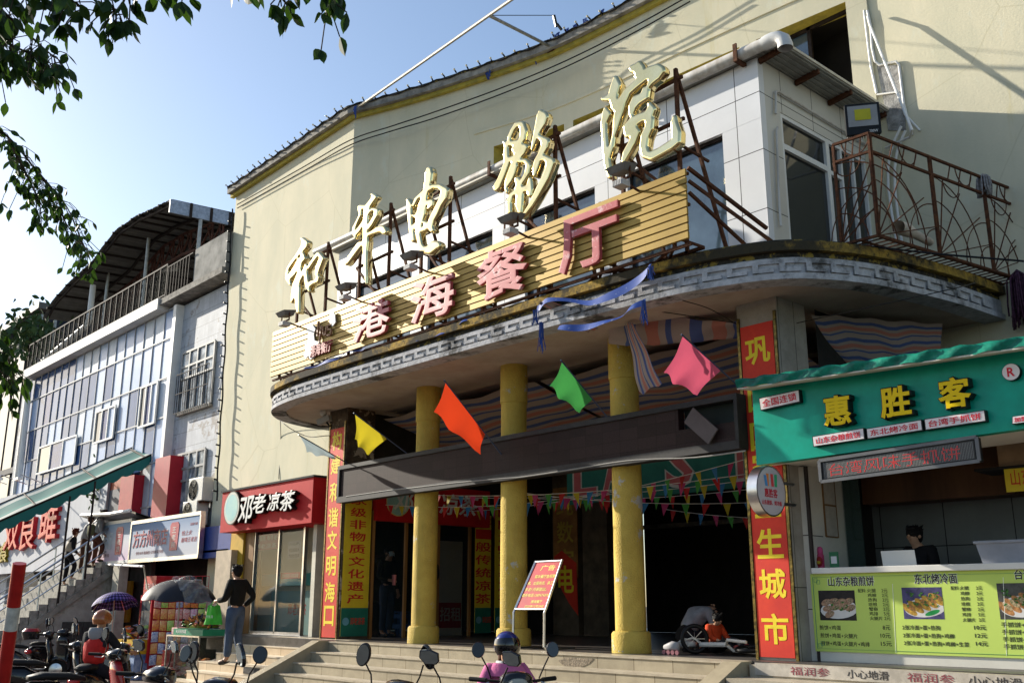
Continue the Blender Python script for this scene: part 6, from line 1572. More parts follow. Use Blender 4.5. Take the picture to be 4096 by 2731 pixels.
# tin lean-to roof above the boards
tz = [oy(188, 1183, 10.3), oy(255, 1180, 10.3), oy(300, 1172, 10.3), oy(312, 1176, 10.3)]
lr = thing('tin_canopy', 'bent corrugated tin canopy over the sun-bleached advert board', 'canopy', tz[1])
b = MB()
for a, c in zip(tz, tz[1:]): b.add([a, c, c+V((.2, 1.1, -.3)), a+V((.2, 1.1, -.3)), a-V((0,0,.05)), c-V((0,0,.05)), c+V((.2,1.1,-.35)), a+V((.2,1.1,-.35))], [(0,1,2,3),(7,6,5,4),(0,4,5,1),(2,6,7,3)])
b.build('tin_sheet', M('tin', (.22, .22, .22), .4, metal=.4, var=.2), lr)
MB().tube([tz[0]+V((0,-.01,0)), tz[1]+V((0,-.01,0)), tz[2]+V((0,-.01,0))], .05, 6).build('front_tube', m_wht, lr)
# air conditioners
def ac(p, label):
    p = V(p); t = thing('air_conditioner', label, 'air conditioner', p, 'air conditioner units on the tiled wall')
    MB().box(p.x-.42, p.x+.42, p.y-.16, p.y+.16, p.z, p.z+.6).build('casing', M('ac_white', (.62, .60, .55), .5, var=.08), t, bevel=.015)
    g = MB()
    for r in (.25, .21, .17, .13, .09, .05): g.tube([p+V((-.12+r*math.cos(a), -.17, .3+r*math.sin(a))) for a in np.linspace(0, 2*math.pi, 25)], .007, 4, caps=False)
    for a in range(8): g.bar(p+V((-.12,-.168,.3)), p+V((-.12+.25*math.cos(a*.785), -.168, .3+.25*math.sin(a*.785))), .008)
    g.build('fan_grille', m_blk, t)
    MB().poly([p+V((-.12+.26*math.cos(a), -.1615, .3+.26*math.sin(a))) for a in np.linspace(0, 2*math.pi, 24, endpoint=False)]).build('fan_opening', m_glassd, t)
    MB().bar(p+V((-.4,-.1,-.03)), p+V((.4,-.1,-.03)), .04).bar(p+V((-.3,.25,-.03)), p+V((-.3,-.2,-.03)), .04).bar(p+V((.3,.25,-.03)), p+V((.3,-.2,-.03)), .04).build('wall_bracket', m_rust, t)
q = oy(460, 1152, 11.15); ac(q, 'upper air conditioner unit on the white tiled wall beside the yellow wall')
q = oy(447, 1192, 11.15); ac(q+V((0,0,-.15)), 'lower air conditioner unit just above the drink advert board')
# vertical bulb cable on the corner
vc = thing('corner_bulb_cable', 'black cable with bulb holders running down the yellow building corner', 'light string', oy(515, 1100, 11.1))
a, b_ = oy(534, 480, 11.12), oy(497, 1150, 11.12)
P = [a.lerp(b_, t)+V((.03*math.sin(t*40), 0, 0)) for t in np.linspace(0, 1, 60)]
MB().tube(P, .022, 5).build('cable', m_blk, vc)
for t in np.linspace(.05, .97, 26):
    q = a.lerp(b_, t); MB().tube([q, q+V((-.02, -.10, .02))], .022, 5).build('bulb_holder', m_blk, vc)
# loose wires
wire([oy(620,900,11.1), oy(640,960,9.9), oy(700,1000,10.0), oy(757,1000,10.1)], .008, 'slack thin wire hanging below the left end of the canopy')
wire([oy(640,1100,11.2), oy(645,1000,11.2), oy(640,905,10.6)], .008, 'thin wire dropping down the yellow wall left of the pillar')
for (x0,y0,x1,y1,yy) in ((1290,700,1690,742,9.6),(1568,690,1692,745,9.6)):
    wire([oy(x0,y0,9.1), oy((x0+x1)/2,(y0+y1)/2-8,9.6), oy(x1,y1,10.1)], .006, 'thin wire fanning from the canopy edge to the right pillar top, number from %d' % x0 if 0 else ('long' if x0 < 1500 else 'short')+' thin wire running under the soffit to the right pillar top')
wire([oy(1830,742,10.4), oy(2150,672,10.0), oy(2240,650,10.4)], .006, 'thin wire under the soffit right of the pillar')
wire([oy(1990,565,10.6), oy(2150,583,10.6), oy(2352,600,10.9)], .012, 'black cable stretched below the balcony grating')
# security cameras on the left pillar
for (x, y), lb in (((743,948), 'dome security camera on a bracket at the top of the left pillar'), ((745,965), 'bullet security camera on the upper left pillar')):
    p = oy(x, y, 10.0); t = thing('security_camera', lb, 'camera', p)
    if 'dome' in lb: MB().ball(p, .07, 12, 8).build('dome', m_pvc, t, smooth=True); MB().tube([p+V((0,0,.07)), p+V((0,.02,.12)), V((-16.66, 10.16, p.z+.10))], .018, 6).build('bracket', m_pvc, t)
    else: MB().obox(p, V((.13,.05,.04)), V((-.02,.05,0)), V((0,-.015,.05))).build('body', M('camera_grey', (.30,.30,.29), .5), t); MB().tube([p+V((.06,.02,-.05)), V((-16.66,10.16,p.z-.1))], .018, 6).build('bracket', m_blk, t)
# ================================================================ people
def skinned(vs, es, rs, sub=1):
    me = bpy.data.meshes.new('sk'); me.from_pydata([tuple(v) for v in vs], es, []); me.update()
    ob = bpy.data.objects.new('sk', me); COL.objects.link(ob)
    ob.modifiers.new('s', 'SKIN').use_smooth_shade = True
    for i, r in enumerate(rs):
        d = me.skin_vertices[0].data[i]; d.radius = (r, r) if not hasattr(r, '__len__') else r; d.use_root = (i == 0)
    if sub: m_ = ob.modifiers.new('u', 'SUBSURF'); m_.levels = sub; m_.render_levels = sub
    bpy.context.view_layer.update()
    ev = ob.evaluated_get(bpy.context.evaluated_depsgraph_get()); m2 = ev.to_mesh()
    b = MB(); b.v = [tuple(v.co) for v in m2.vertices]; b.f = [tuple(p.vertices) for p in m2.polygons]
    ev.to_mesh_clear(); bpy.data.objects.remove(ob); bpy.data.meshes.remove(me)
    return b
m_skin = M('skin', (.44, .25, .16), .5, var=.08, scale=30)
BASE = dict(pel=(0,0,.96), spi=(0,0,1.15), che=(0,.0,1.34), nek=(0,0,1.47), jaw=(0,.025,1.565), hed=(0,.012,1.645), crn=(0,.0,1.705),
    shL=(-.175,0,1.42), elL=(-.235,-.03,1.14), wrL=(-.245,.05,.89), haL=(-.245,.07,.80),
    shR=(.175,0,1.42), elR=(.235,-.03,1.14), wrR=(.245,.05,.89), haR=(.245,.07,.80),
    hiL=(-.095,0,.92), knL=(-.10,.02,.50), anL=(-.10,-.02,.09), toL=(-.115,.15,.035),
    hiR=(.095,0,.92), knR=(.10,.02,.50), anR=(.10,-.02,.09), toR=(.115,.15,.035))
def human(label, loc, face, h=1.7, pose=None, top=(.02,.02,.02), pants=(.03,.03,.04), hair=(.012,.01,.01), shoes=(.03,.03,.03), helmet=None, longhair=False, mask=False, cap=None, coat_len=0., vest=None, hairmode=True, fat=1.0, name='person', cat='person', stripe=None):
    J = dict(BASE); J.update(pose or {}); J = {k: V(v) for k, v in J.items()}
    rz = math.atan2(-face[0], face[1]); R_ = Matrix.Rotation(rz, 3, 'Z'); sc = h/1.75; L = V(loc)
    T = lambda p: R_ @ (V(p)*sc)+L
    t = thing(name, label, cat, L)
    def mk(keys, edges, rad):
        idx = {k: i for i, k in enumerate(keys)}
        return skinned([T(J[k]) for k in keys], [(idx[a], idx[b]) for a, b in edges], [rad[k]*sc*fat if k not in ('jaw','hed','crn') else rad[k]*sc for k in keys])
    body_k = ['pel','spi','che','nek','jaw','hed','crn']+[p+s for s in 'LR' for p in ('sh','el','wr','hi','kn','an','to')]
    ed = [('pel','spi'),('spi','che'),('che','nek'),('nek','jaw'),('jaw','hed'),('hed','crn')]
    rad = dict(pel=.08, spi=.085, che=.11, nek=.052, jaw=.066, hed=.083, crn=.066)
    for s in 'LR':
        ed += [('che','sh'+s),('sh'+s,'el'+s),('el'+s,'wr'+s),('pel','hi'+s),('hi'+s,'kn'+s),('kn'+s,'an'+s),('an'+s,'to'+s)]
        rad.update({'sh'+s:.062,'el'+s:.042,'wr'+s:.027,'hi'+s:.06,'kn'+s:.055,'an'+s:.038,'to'+s:.034})
        # palm and five fingers
        w_, hnd = J['wr'+s], J['ha'+s]; d = (hnd-w_).normalized(); sd = d.cross(V((0,1,0)));  sd = sd.normalized() if sd.length > .1 else V((1,0,0)); nn_ = d.cross(sd)
        J['pa'+s] = w_+d*.05; body_k.append('pa'+s); rad['pa'+s] = .030; ed.append(('wr'+s,'pa'+s))
        for fi in range(5):
            k1, k2, k3 = 'f%d1%s' % (fi, s), 'f%d2%s' % (fi, s), 'f%d3%s' % (fi, s)
            if fi < 4:
                o_ = sd*(-.028+.0187*fi); ln = (.036, .042, .038, .03)[fi]
                J[k1] = w_+d*.085+o_; J[k2] = J[k1]+d*ln+nn_*.008; J[k3] = J[k2]+d*ln*.6+nn_*.026
            else:
                J[k1] = w_+d*.055+sd*-.034; J[k2] = J[k1]+d*.03-sd*.016; J[k3] = J[k2]+d*.026+nn_*.008
            body_k += [k1, k2, k3]; rad.update({k1: .010, k2: .0092, k3: .0075}); ed += [('pa'+s, k1), (k1, k2), (k2, k3)]
    b = mk(body_k, ed, rad)
    hd = J['hed']; fw = (J['jaw']-J['hed']); up_ = (J['crn']-J['jaw']).normalized(); fr_ = V((0,1,0)); fr_ = (fr_-up_*fr_.dot(up_)); fr_ = fr_.normalized() if fr_.length > .2 else V((0,0,-1)); sx = fr_.cross(up_)
    c0 = J['hed']-up_*.01
    b.ball(T(c0+fr_*.092-up_*.02), .017*sc, 8, 6)
    b.ball(T(c0+fr_*.080-up_*.062), (.022*sc, .014*sc, .008*sc), 8, 5)
    for s_ in (-1, 1): b.ball(T(c0+sx*.083*s_-up_*.015-fr_*.005), .022*sc, 8, 6)
    b.build('body', m_skin, t, smooth=True)
    e = MB()
    for s_ in (-1, 1): e.ball(T(c0+fr_*.082+sx*.032*s_+up_*.006), (.012*sc,.012*sc,.007*sc), 8, 5)
    if not helmet: e.build('eyes', m_blk, t, smooth=True)
    mtop = M('cloth_%02x%02x%02x' % tuple(int(x*255) for x in top), top, .9, var=.18, scale=7, bump=.35, bscale=26); mpan = M('cloth_%02x%02x%02x' % tuple(int(x*255) for x in pants), pants, .9, var=.2, scale=6, bump=.3, bscale=24)
    J['nk2'] = J['nek']-V((0,0,.015)); J['spl'] = J['pel']+(J['spi']-J['pel'])*(.05-coat_len); J['wst'] = J['pel']+(J['spi']-J['pel'])*.45
    J['clL'] = J['wrL']+(J['elL']-J['wrL'])*.08; J['clR'] = J['wrR']+(J['elR']-J['wrR'])*.08
    tk_ = ['che','spi','spl','nk2','shL','elL','clL','shR','elR','clR']
    tr_ = dict(che=.150, spi=.138, spl=.142+coat_len*.05, nk2=.075, shL=.082, shR=.082, elL=.060, elR=.060, clL=.043, clR=.043)
    mk(tk_, [('che','spi'),('spi','spl'),('che','nk2'),('che','shL'),('shL','elL'),('elL','clL'),('che','shR'),('shR','elR'),('elR','clR')], tr_).build('jacket', mtop, t, smooth=True)
    if vest:
        J['vsL'] = J['che']+(J['shL']-J['che'])*.8; J['vsR'] = J['che']+(J['shR']-J['che'])*.8
        mk(['che','spi','spl','nk2','vsL','vsR'], [('che','spi'),('spi','spl'),('che','nk2'),('che','vsL'),('che','vsR')], dict(che=.178, spi=.172, spl=.165, nk2=.085, vsL=.095, vsR=.095)).build('vest', M('vest_%02x%02x%02x' % tuple(int(x*255) for x in vest), vest, .8, var=.15, scale=9, bump=.5, bscale=14), t, smooth=True)
    J['ankL'] = J['anL']+(J['knL']-J['anL'])*.06; J['ankR'] = J['anR']+(J['knR']-J['anR'])*.06
    mk(['pel','wst','hiL','knL','ankL','hiR','knR','ankR'], [('pel','wst'),('pel','hiL'),('hiL','knL'),('knL','ankL'),('pel','hiR'),('hiR','knR'),('knR','ankR')], dict(pel=.128, wst=.118, hiL=.105, hiR=.105, knL=.075, knR=.075, ankL=.058, ankR=.058)).build('trousers', mpan, t, smooth=True)
    msh = M('shoe_%02x%02x%02x' % tuple(int(x*255) for x in shoes), shoes, .6, var=.2, scale=20)
    for s in 'LR':
        a, q = J['an'+s], J['to'+s]; dd = (q-a); hl = a-V((dd.x, dd.y, 0)).normalized()*.04 if V((dd.x,dd.y,0)).length > .02 else a
        hl = V((hl.x, hl.y, q.z+.005))
        skinned([T(a), T(hl), T((hl+q)/2), T(q)], [(0,1),(0,2),(2,3)], [.046*sc, .042*sc, .046*sc, .042*sc]).build('shoe', msh, t, smooth=True)
    mh = M('hair_%02x%02x%02x' % tuple(int(x*255) for x in hair), hair, .6, var=.4, scale=60, bump=.6, bscale=120)
    if helmet:
        sh = MB(); pr = []
        def hp(c, rx, ry, rzz, a0, a1, n=24, m_=14, par=None):
            bb = MB(); vs = []
            for i in range(m_+1):
                th = a0+(a1-a0)*i/m_
                for j in range(n):
                    ph = 2*math.pi*j/n
                    vs.append(T(c+sx*rx*math.sin(th)*math.cos(ph)+fr_*ry*math.sin(th)*math.sin(ph)+up_*rzz*math.cos(th)))
            bb.add(vs, [(i*n+j, i*n+(j+1) % n, (i+1)*n+(j+1) % n, (i+1)*n+j) for i in range(m_) for j in range(n)])
            return bb
        c1 = J['hed']+up_*.01
        ho = hp(c1, .135, .155, .145, 0.02, 1.95).build('helmet', M('helmet_%02x%02x%02x' % tuple(int(x*255) for x in helmet), helmet, .2, var=.1, coat=.8), t, smooth=True)
        vb = MB(); vs = []; n = 16
        for i in range(7):
            th = 1.15+1.15*i/6
            for j in range(n+1):
                ph = math.pi*(.08+.84*j/n)
                vs.append(T(c1+sx*.142*max(.72, math.sin(th))*math.cos(ph)+fr_*.170*max(.75, math.sin(th))*math.sin(ph)+up_*.150*math.cos(th)))
        vb.add(vs, [(i*(n+1)+j, i*(n+1)+j+1, (i+1)*(n+1)+j+1, (i+1)*(n+1)+j) for i in range(6) for j in range(n)])
        vb.build('visor', M('visor_black', (.006,.006,.007), .05, var=0, coat=1.0) if helmet[2] > .1 else M('visor_clear', (.35,.30,.25), .08, var=0, alpha=.5), ho, smooth=True)
    if hairmode and (not helmet or longhair):
        hb = MB(); rnd = random.Random(len(label))
        if not helmet:
            hb.ball(T(c0+up_*.035-fr_*.018), (.101*sc, .105*sc, .092*sc), 16, 10); hb.ball(T(c0-fr_*.042-up_*.01), (.088*sc,.075*sc,.09*sc), 14, 8)
            hb.ball(T(c0+up_*.078+fr_*.045), (.07*sc,.055*sc,.035*sc), 12, 8)
            for k in range(40):
                a = rnd.uniform(0, 6.28); q = c0+up_*(.06+rnd.uniform(0, .06))-fr_*.02+V((.085*math.cos(a), .085*math.sin(a), 0)); hb.tube([T(q), T(q+V((.02*math.cos(a), .02*math.sin(a), .02)))], [.012*sc, .002], 4)
        if longhair:
            for k in range(26):
                a = rnd.uniform(-.9, .9)+(math.pi if not helmet else math.pi); q = c0-up_*.05+sx*.085*math.sin(a)+fr_*.085*math.cos(a)
                hb.tube([T(q), T(q-up_*.12+sx*.02*math.sin(a)), T(q-up_*.22+sx*.05*math.sin(a)-fr_*rnd.uniform(0,.04))], [.022*sc, .02*sc, .005*sc], 5)
        hb.build('hair', mh, t, smooth=True)
    if mask:
        vs = []; n = 8
        for i in range(5):
            for j in range(n+1):
                ph = math.pi*(.15+.7*j/n); vs.append(T(c0-up_*(.0+.024*i)+sx*.08*math.cos(ph)+fr_*(.098-.004*(i-2)**2)*math.sin(ph)))
        MB().add(vs, [(i*(n+1)+j, i*(n+1)+j+1, (i+1)*(n+1)+j+1, (i+1)*(n+1)+j) for i in range(4) for j in range(n)]).build('face_mask', M('mask_blue', (.45,.58,.66), .8, var=.05), t, smooth=True)
    if cap:
        MB().ball(T(c0+up_*.055-fr_*.01), (.108*sc,.112*sc,.075*sc), 14, 8).obox(T(c0+up_*.06+fr_*.13), R_ @ (sx*.07*sc), R_ @ (fr_*.06*sc), R_ @ (up_*.004)).build('cap', M('cap_pink', cap, .8, var=.08), t, smooth='auto')
    t['T'] = 0; del t['T']
    return t, T, J
# man on the side stairs with a green bag
fm = oz(531, 1526, PZ-3*RS)
man, T_, J_ = human('man in a black jacket and jeans standing on the side stairs with a green bag', V((fm.x, fm.y+.02, PZ-3*RS)), (-.86, -.30), 1.82,
    dict(jaw=(0,.07,1.545), hed=(0,.055,1.628), crn=(0,.055,1.69), elL=(-.25,.03,1.13), wrL=(-.17,.31,1.10), haL=(-.15,.39,1.09), elR=(.30,-.14,1.17), wrR=(.20,.03,1.0), haR=(.17,.08,.95), anL=(-.10,.05,.09), toL=(-.12,.22,.035), anR=(.12,-.10,.09), toR=(.17,.06,.035)),
    top=(.012,.012,.011), pants=(.07,.10,.16), shoes=(.03,.028,.025), fat=1.12)
hp_ = T_(J_['haL'])
bag = thing('shopping_bag', 'bright green translucent shopping bag held by the man on the side stairs', 'bag', hp_-V((0,0,.45)))
m_bag = M('bag_green', (.06, .45, .035), .35, var=.2, scale=8, col2=(.03, .27, .02), emit=0)
def bagf(u, v):
    a = 2*math.pi*u; w_ = .11+.06*(1-v)+.012*math.sin(5*a+3*v); d_ = .05+.02*math.sin(3*a)
    z = -.42+.32*v+(.035*abs(math.sin(2*a)) if v > .9 else 0)
    return hp_+V((math.cos(a)*w_*.72, math.cos(a)*w_*.72, 0))+V((-.7*math.sin(a)*d_, .7*math.sin(a)*d_, z))
MB().grid(bagf, 36, 10).poly([bagf(k/36, 0) for k in range(36)]).build('sack', m_bag, bag, smooth=True)
MB().tube([hp_+V((-.07,-.07,-.10)), hp_+V((-.03,-.03,-.03)), hp_+V((0,0,.015)), hp_+V((.03,.03,-.03)), hp_+V((.07,.07,-.10))], .010, 6).build('bag_handle', m_bag, bag)
text('好生活', m_wht, 'lettering', bag, hp_+V((-.04,-.14,-.30)), V((.707,.707,0)), ZA, .14, .05, .001)
# climbers on the outdoor staircase
def stairpos(x, y, off): 
    p = ox(x, y, SX-off); return V((p.x, p.y, sz_(p.y)+.0))
def at_stair(px, off, yq): 
    p = ox(px, 1380, SX-off); return V((SX-off, p.y, sz_(p.y)+rise*.3))
climb = dict(knR=(.10,.20,.62), anR=(.10,.12,.25), toR=(.11,.28,.2), spi=(0,.04,1.14), che=(0,.09,1.32), nek=(0,.12,1.45), jaw=(0,.16,1.54), hed=(0,.15,1.62), crn=(0,.14,1.68), shL=(-.17,.08,1.40), shR=(.17,.08,1.40), elL=(-.24,.10,1.13), elR=(.24,.06,1.13), wrL=(-.22,.28,1.0), wrR=(.22,.22,.95), haL=(-.21,.34,.98), haR=(.21,.28,.9))
p = at_stair(145, .55, 0); human('woman with reddish short hair in a patterned beige vest climbing the outdoor stairs', p, (.1, 1), 1.62, climb, top=(.015,.015,.018), vest=(.45,.38,.30), pants=(.012,.012,.014), hair=(.16,.03,.015), shoes=(.6,.55,.5))
p = at_stair(178, .9, 0); human('person in a pale grey coat with brown hair climbing the outdoor stairs', p, (.2, 1), 1.66, climb, top=(.42,.42,.42), pants=(.12,.06,.035), hair=(.14,.05,.02), coat_len=.4)
p = at_stair(206, .45, 0); pt_, T2, J2 = human('person in a striped grey shirt with an olive shoulder bag near the stair top', p, (.3, 1), 1.66, climb, top=(.36,.36,.35), pants=(.13,.05,.03), hair=(.02,.015,.012))
q = T2((-.1,-.16,1.12)); ob_ = thing('shoulder_bag', 'olive shoulder bag on the back of the striped shirt person on the stairs', 'bag', q)
MB().loft([(q+V((0,0,-.16)), V((.10,0,0)), V((0,.05,0))), (q+V((0,0,-.12)), V((.19,0,0)), V((0,.09,0))), (q+V((0,0,.10)), V((.18,0,0)), V((0,.09,0))), (q+V((0,0,.15)), V((.10,0,0)), V((0,.05,0)))]).build('bag_body', M('olive_canvas', (.13,.13,.07), .9, var=.15), ob_, smooth=True)
MB().tube([q+V((-.1,0,.12)), T2((.05,-.13,1.30)), T2((.16,.02,1.50)), T2((.12,.16,1.3))], .018, 6).build('strap', m_blk, ob_)
# tea shop people
p = V((-16.55, 11.55, PZ)); st_, T3, J3 = human('masked shop assistant in a black sweater at the tea shop doorway', p, (.85, .15), 1.72, dict(elR=(.25,.02,1.14), wrR=(.2,.27,1.08), haR=(.19,.35,1.07), jaw=(0,.05,1.555), hed=(0,.04,1.635)), top=(.012,.011,.012), pants=(.04,.06,.10), mask=True)
q = T3(J3['haR']); tag(MB().lathe([(.034,-.08),(.042,.09),(.044,.09),(.044,.11),(0,.115)], q+V((.03,0,0)), 16).build('paper_cup', M('cup_pink', (.62,.20,.20), .5), smooth='auto'), 'pink lidded cup held out by the masked tea shop assistant', 'cup')
p = V((ox(985,1300,-15.3).x, ox(985,1300,-15.3).y, PZ)); human('woman in a pink cap and dark coat partly hidden behind the first column', p, (.3, -1), 1.60, dict(elL=(-.24,.06,1.15), wrL=(-.16,.2,1.3), haL=(-.14,.22,1.38)), top=(.014,.014,.016), pants=(.02,.02,.025), cap=(.70,.30,.36), mask=True, longhair=True)
# stall vendor
q = os_(2115, 1290, -.85); human('vendor in dark clothes bending over a laptop behind the stall counter', V((q.x, q.y, PZ-.10)), (SN.x-.25, SN.y), 1.62, dict(jaw=(0,.10,1.53), hed=(0,.085,1.61), crn=(0,.08,1.67), wrL=(-.2,.25,1.12), wrR=(.2,.25,1.12), haL=(-.18,.32,1.12), haR=(.18,.32,1.12), elL=(-.25,.05,1.12), elR=(.25,.05,1.12)), top=(.012,.012,.014), pants=(.02,.02,.02))
# people on the porch floor behind the third column
FH = V((_f.x,_f.y,0)).normalized()
q = oz(1600, 1503, PZ)+FH*.7-V((0,1.2,0)); 
human('adult in a grey jacket crouching on the porch floor', V((q.x, q.y+1.2, PZ-.36)), (.25, 1), 1.66, dict(pel=(0,-.02,.62), spi=(0,.10,.78), che=(0,.26,.90), nek=(0,.36,.95), jaw=(0,.45,.95), hed=(0,.50,.92), crn=(0,.55,.90), shL=(-.17,.28,.93), shR=(.17,.28,.93), elL=(-.26,.33,.68), elR=(.26,.33,.68), wrL=(-.22,.5,.52), wrR=(.22,.5,.52), haL=(-.2,.57,.48), haR=(.2,.57,.48), hiL=(-.11,.0,.58), hiR=(.11,.0,.58), knL=(-.24,.34,.62), knR=(.24,.34,.62), anL=(-.16,.1,.42), anR=(.16,.1,.42), toL=(-.19,.26,.39), toR=(.19,.26,.39)), top=(.26,.27,.29), pants=(.012,.012,.014), hair=(.02,.016,.014))
q = oz(1655, 1503, PZ)+FH*.3-V((-.1,1.35,0)); 
human('child in a bright red-orange jacket sitting on the porch floor beside the crouching adult', V((q.x-.1, q.y+1.35, PZ-.55)), (.9, -.25), 1.15, dict(pel=(0,0,.98), spi=(0,-.02,1.14), che=(0,-.02,1.28), nek=(0,.02,1.38), jaw=(0,.10,1.42), hed=(0,.12,1.49), crn=(0,.12,1.55), shL=(-.15,0,1.34), shR=(.15,0,1.34), elL=(-.2,.1,1.15), elR=(.2,.1,1.15), wrL=(-.15,.3,1.1), wrR=(.15,.3,1.1), haL=(-.14,.36,1.08), haR=(.14,.36,1.08), hiL=(-.09,.05,.95), hiR=(.09,.05,.95), knL=(-.12,.42,1.12), knR=(.14,.45,1.06), anL=(-.12,.78,.96), anR=(.15,.82,.94), toL=(-.13,.86,1.02), toR=(.16,.9,1.0)), top=(.62,.07,.02), pants=(.015,.015,.02), shoes=(.25,.05,.05))
# overturned child's bicycle
q = oz(1590, 1505, PZ); bk_ = thing('childs_bicycle', 'white and black childs bicycle lying overturned on the porch floor', 'bicycle', q+V((0,.35,0)))
o0 = oz(1597, 1502, PZ)
def torus(c, ax1, ax2, R0, r0, n=28, k=8):
    c, ax1, ax2 = V(c), V(ax1).normalized(), V(ax2).normalized(); nn_ = ax1.cross(ax2); vs = []
    for i in range(n):
        a = 2*math.pi*i/n; d = ax1*math.cos(a)+ax2*math.sin(a)
        for j in range(k): b_ = 2*math.pi*j/k; vs.append(c+d*(R0+r0*math.cos(b_))+nn_*r0*math.sin(b_))
    return MB().add(vs, [(i*k+j, i*k+(j+1) % k, ((i+1) % n)*k+(j+1) % k, ((i+1) % n)*k+j) for i in range(n) for j in range(k)])
w1 = torus(o0+V((0,0,.19)), (.6,.8,0), (0,0,1), .16, .028).build('tyre', m_blk, bk_, smooth=True); w2 = torus(o0+V((.78,.1,.09)), (1,.2,0), (0,.95,.12), .16, .028).build('tyre', m_blk, bk_, smooth=True)
for w_, c_, u_, v_ in ((w1, o0+V((0,0,.19)), V((.6,.8,0)), ZA), (w2, o0+V((.78,.1,.09)), V((1,.2,0)).normalized(), V((0,1,.12)).normalized())):
    s_ = MB()
    for k in range(8): a = k*math.pi/4; s_.bar(c_, c_+(u_*math.cos(a)+v_*math.sin(a))*.15, .005)
    s_.build('spokes', m_steel, w_)
MB().tube([o0+V((.05,.05,.12)), o0+V((.45,.05,.13))], .03, 8).tube([o0+V((.45,.05,.13)), o0+V((.52,-.02,.19)), o0+V((.8,-.02,.17))], .02, 8).tube([o0+V((.45,.05,.13)), o0+V((.52,.1,.06)), o0+V((.8,.18,.04))], .02, 8).tube([o0+V((.1,.05,.12)), o0+V((-.1,.1,.2)), o0+V((-.25,-.1,.12))], .014, 8).build('frame', M('bike_white', (.62,.58,.52), .4), bk_, smooth='auto')
MB().loft([(o0+V((-.35,.1,.1)), V((.0,.06,0)), V((0,0,.03))), (o0+V((-.25,.1,.13)), V((0,.1,0)), V((0,0,.06))), (o0+V((-.08,.12,.12)), V((0,.03,0)), V((0,0,.03)))]).build('saddle', M('saddle_white', (.6,.58,.56), .5), bk_, smooth=True)
q2 = oz(1545, 1503, PZ); rsk = thing('roller_skate', 'white roller skate with dull pink wheels lying on the porch floor', 'skate', q2)
MB().loft([(q2+V((-.12,0,.09)), V((0,.035,0)), V((0,0,.03))), (q2+V((0,0,.11)), V((0,.045,0)), V((0,0,.055))), (q2+V((.10,0,.105)), V((0,.035,0)), V((0,0,.05)))]).build('boot', M('skate_white', (.36,.35,.36), .5), rsk, smooth=True)
for k in range(4): MB().lathe([(0,-.012),(.028,-.012),(.028,.012),(0,.012)], q2+V((-.11+.07*k,-.03,.030)), 12, 'y').build('wheel', M('wheel_pink', (.30,.12,.14), .5), rsk)
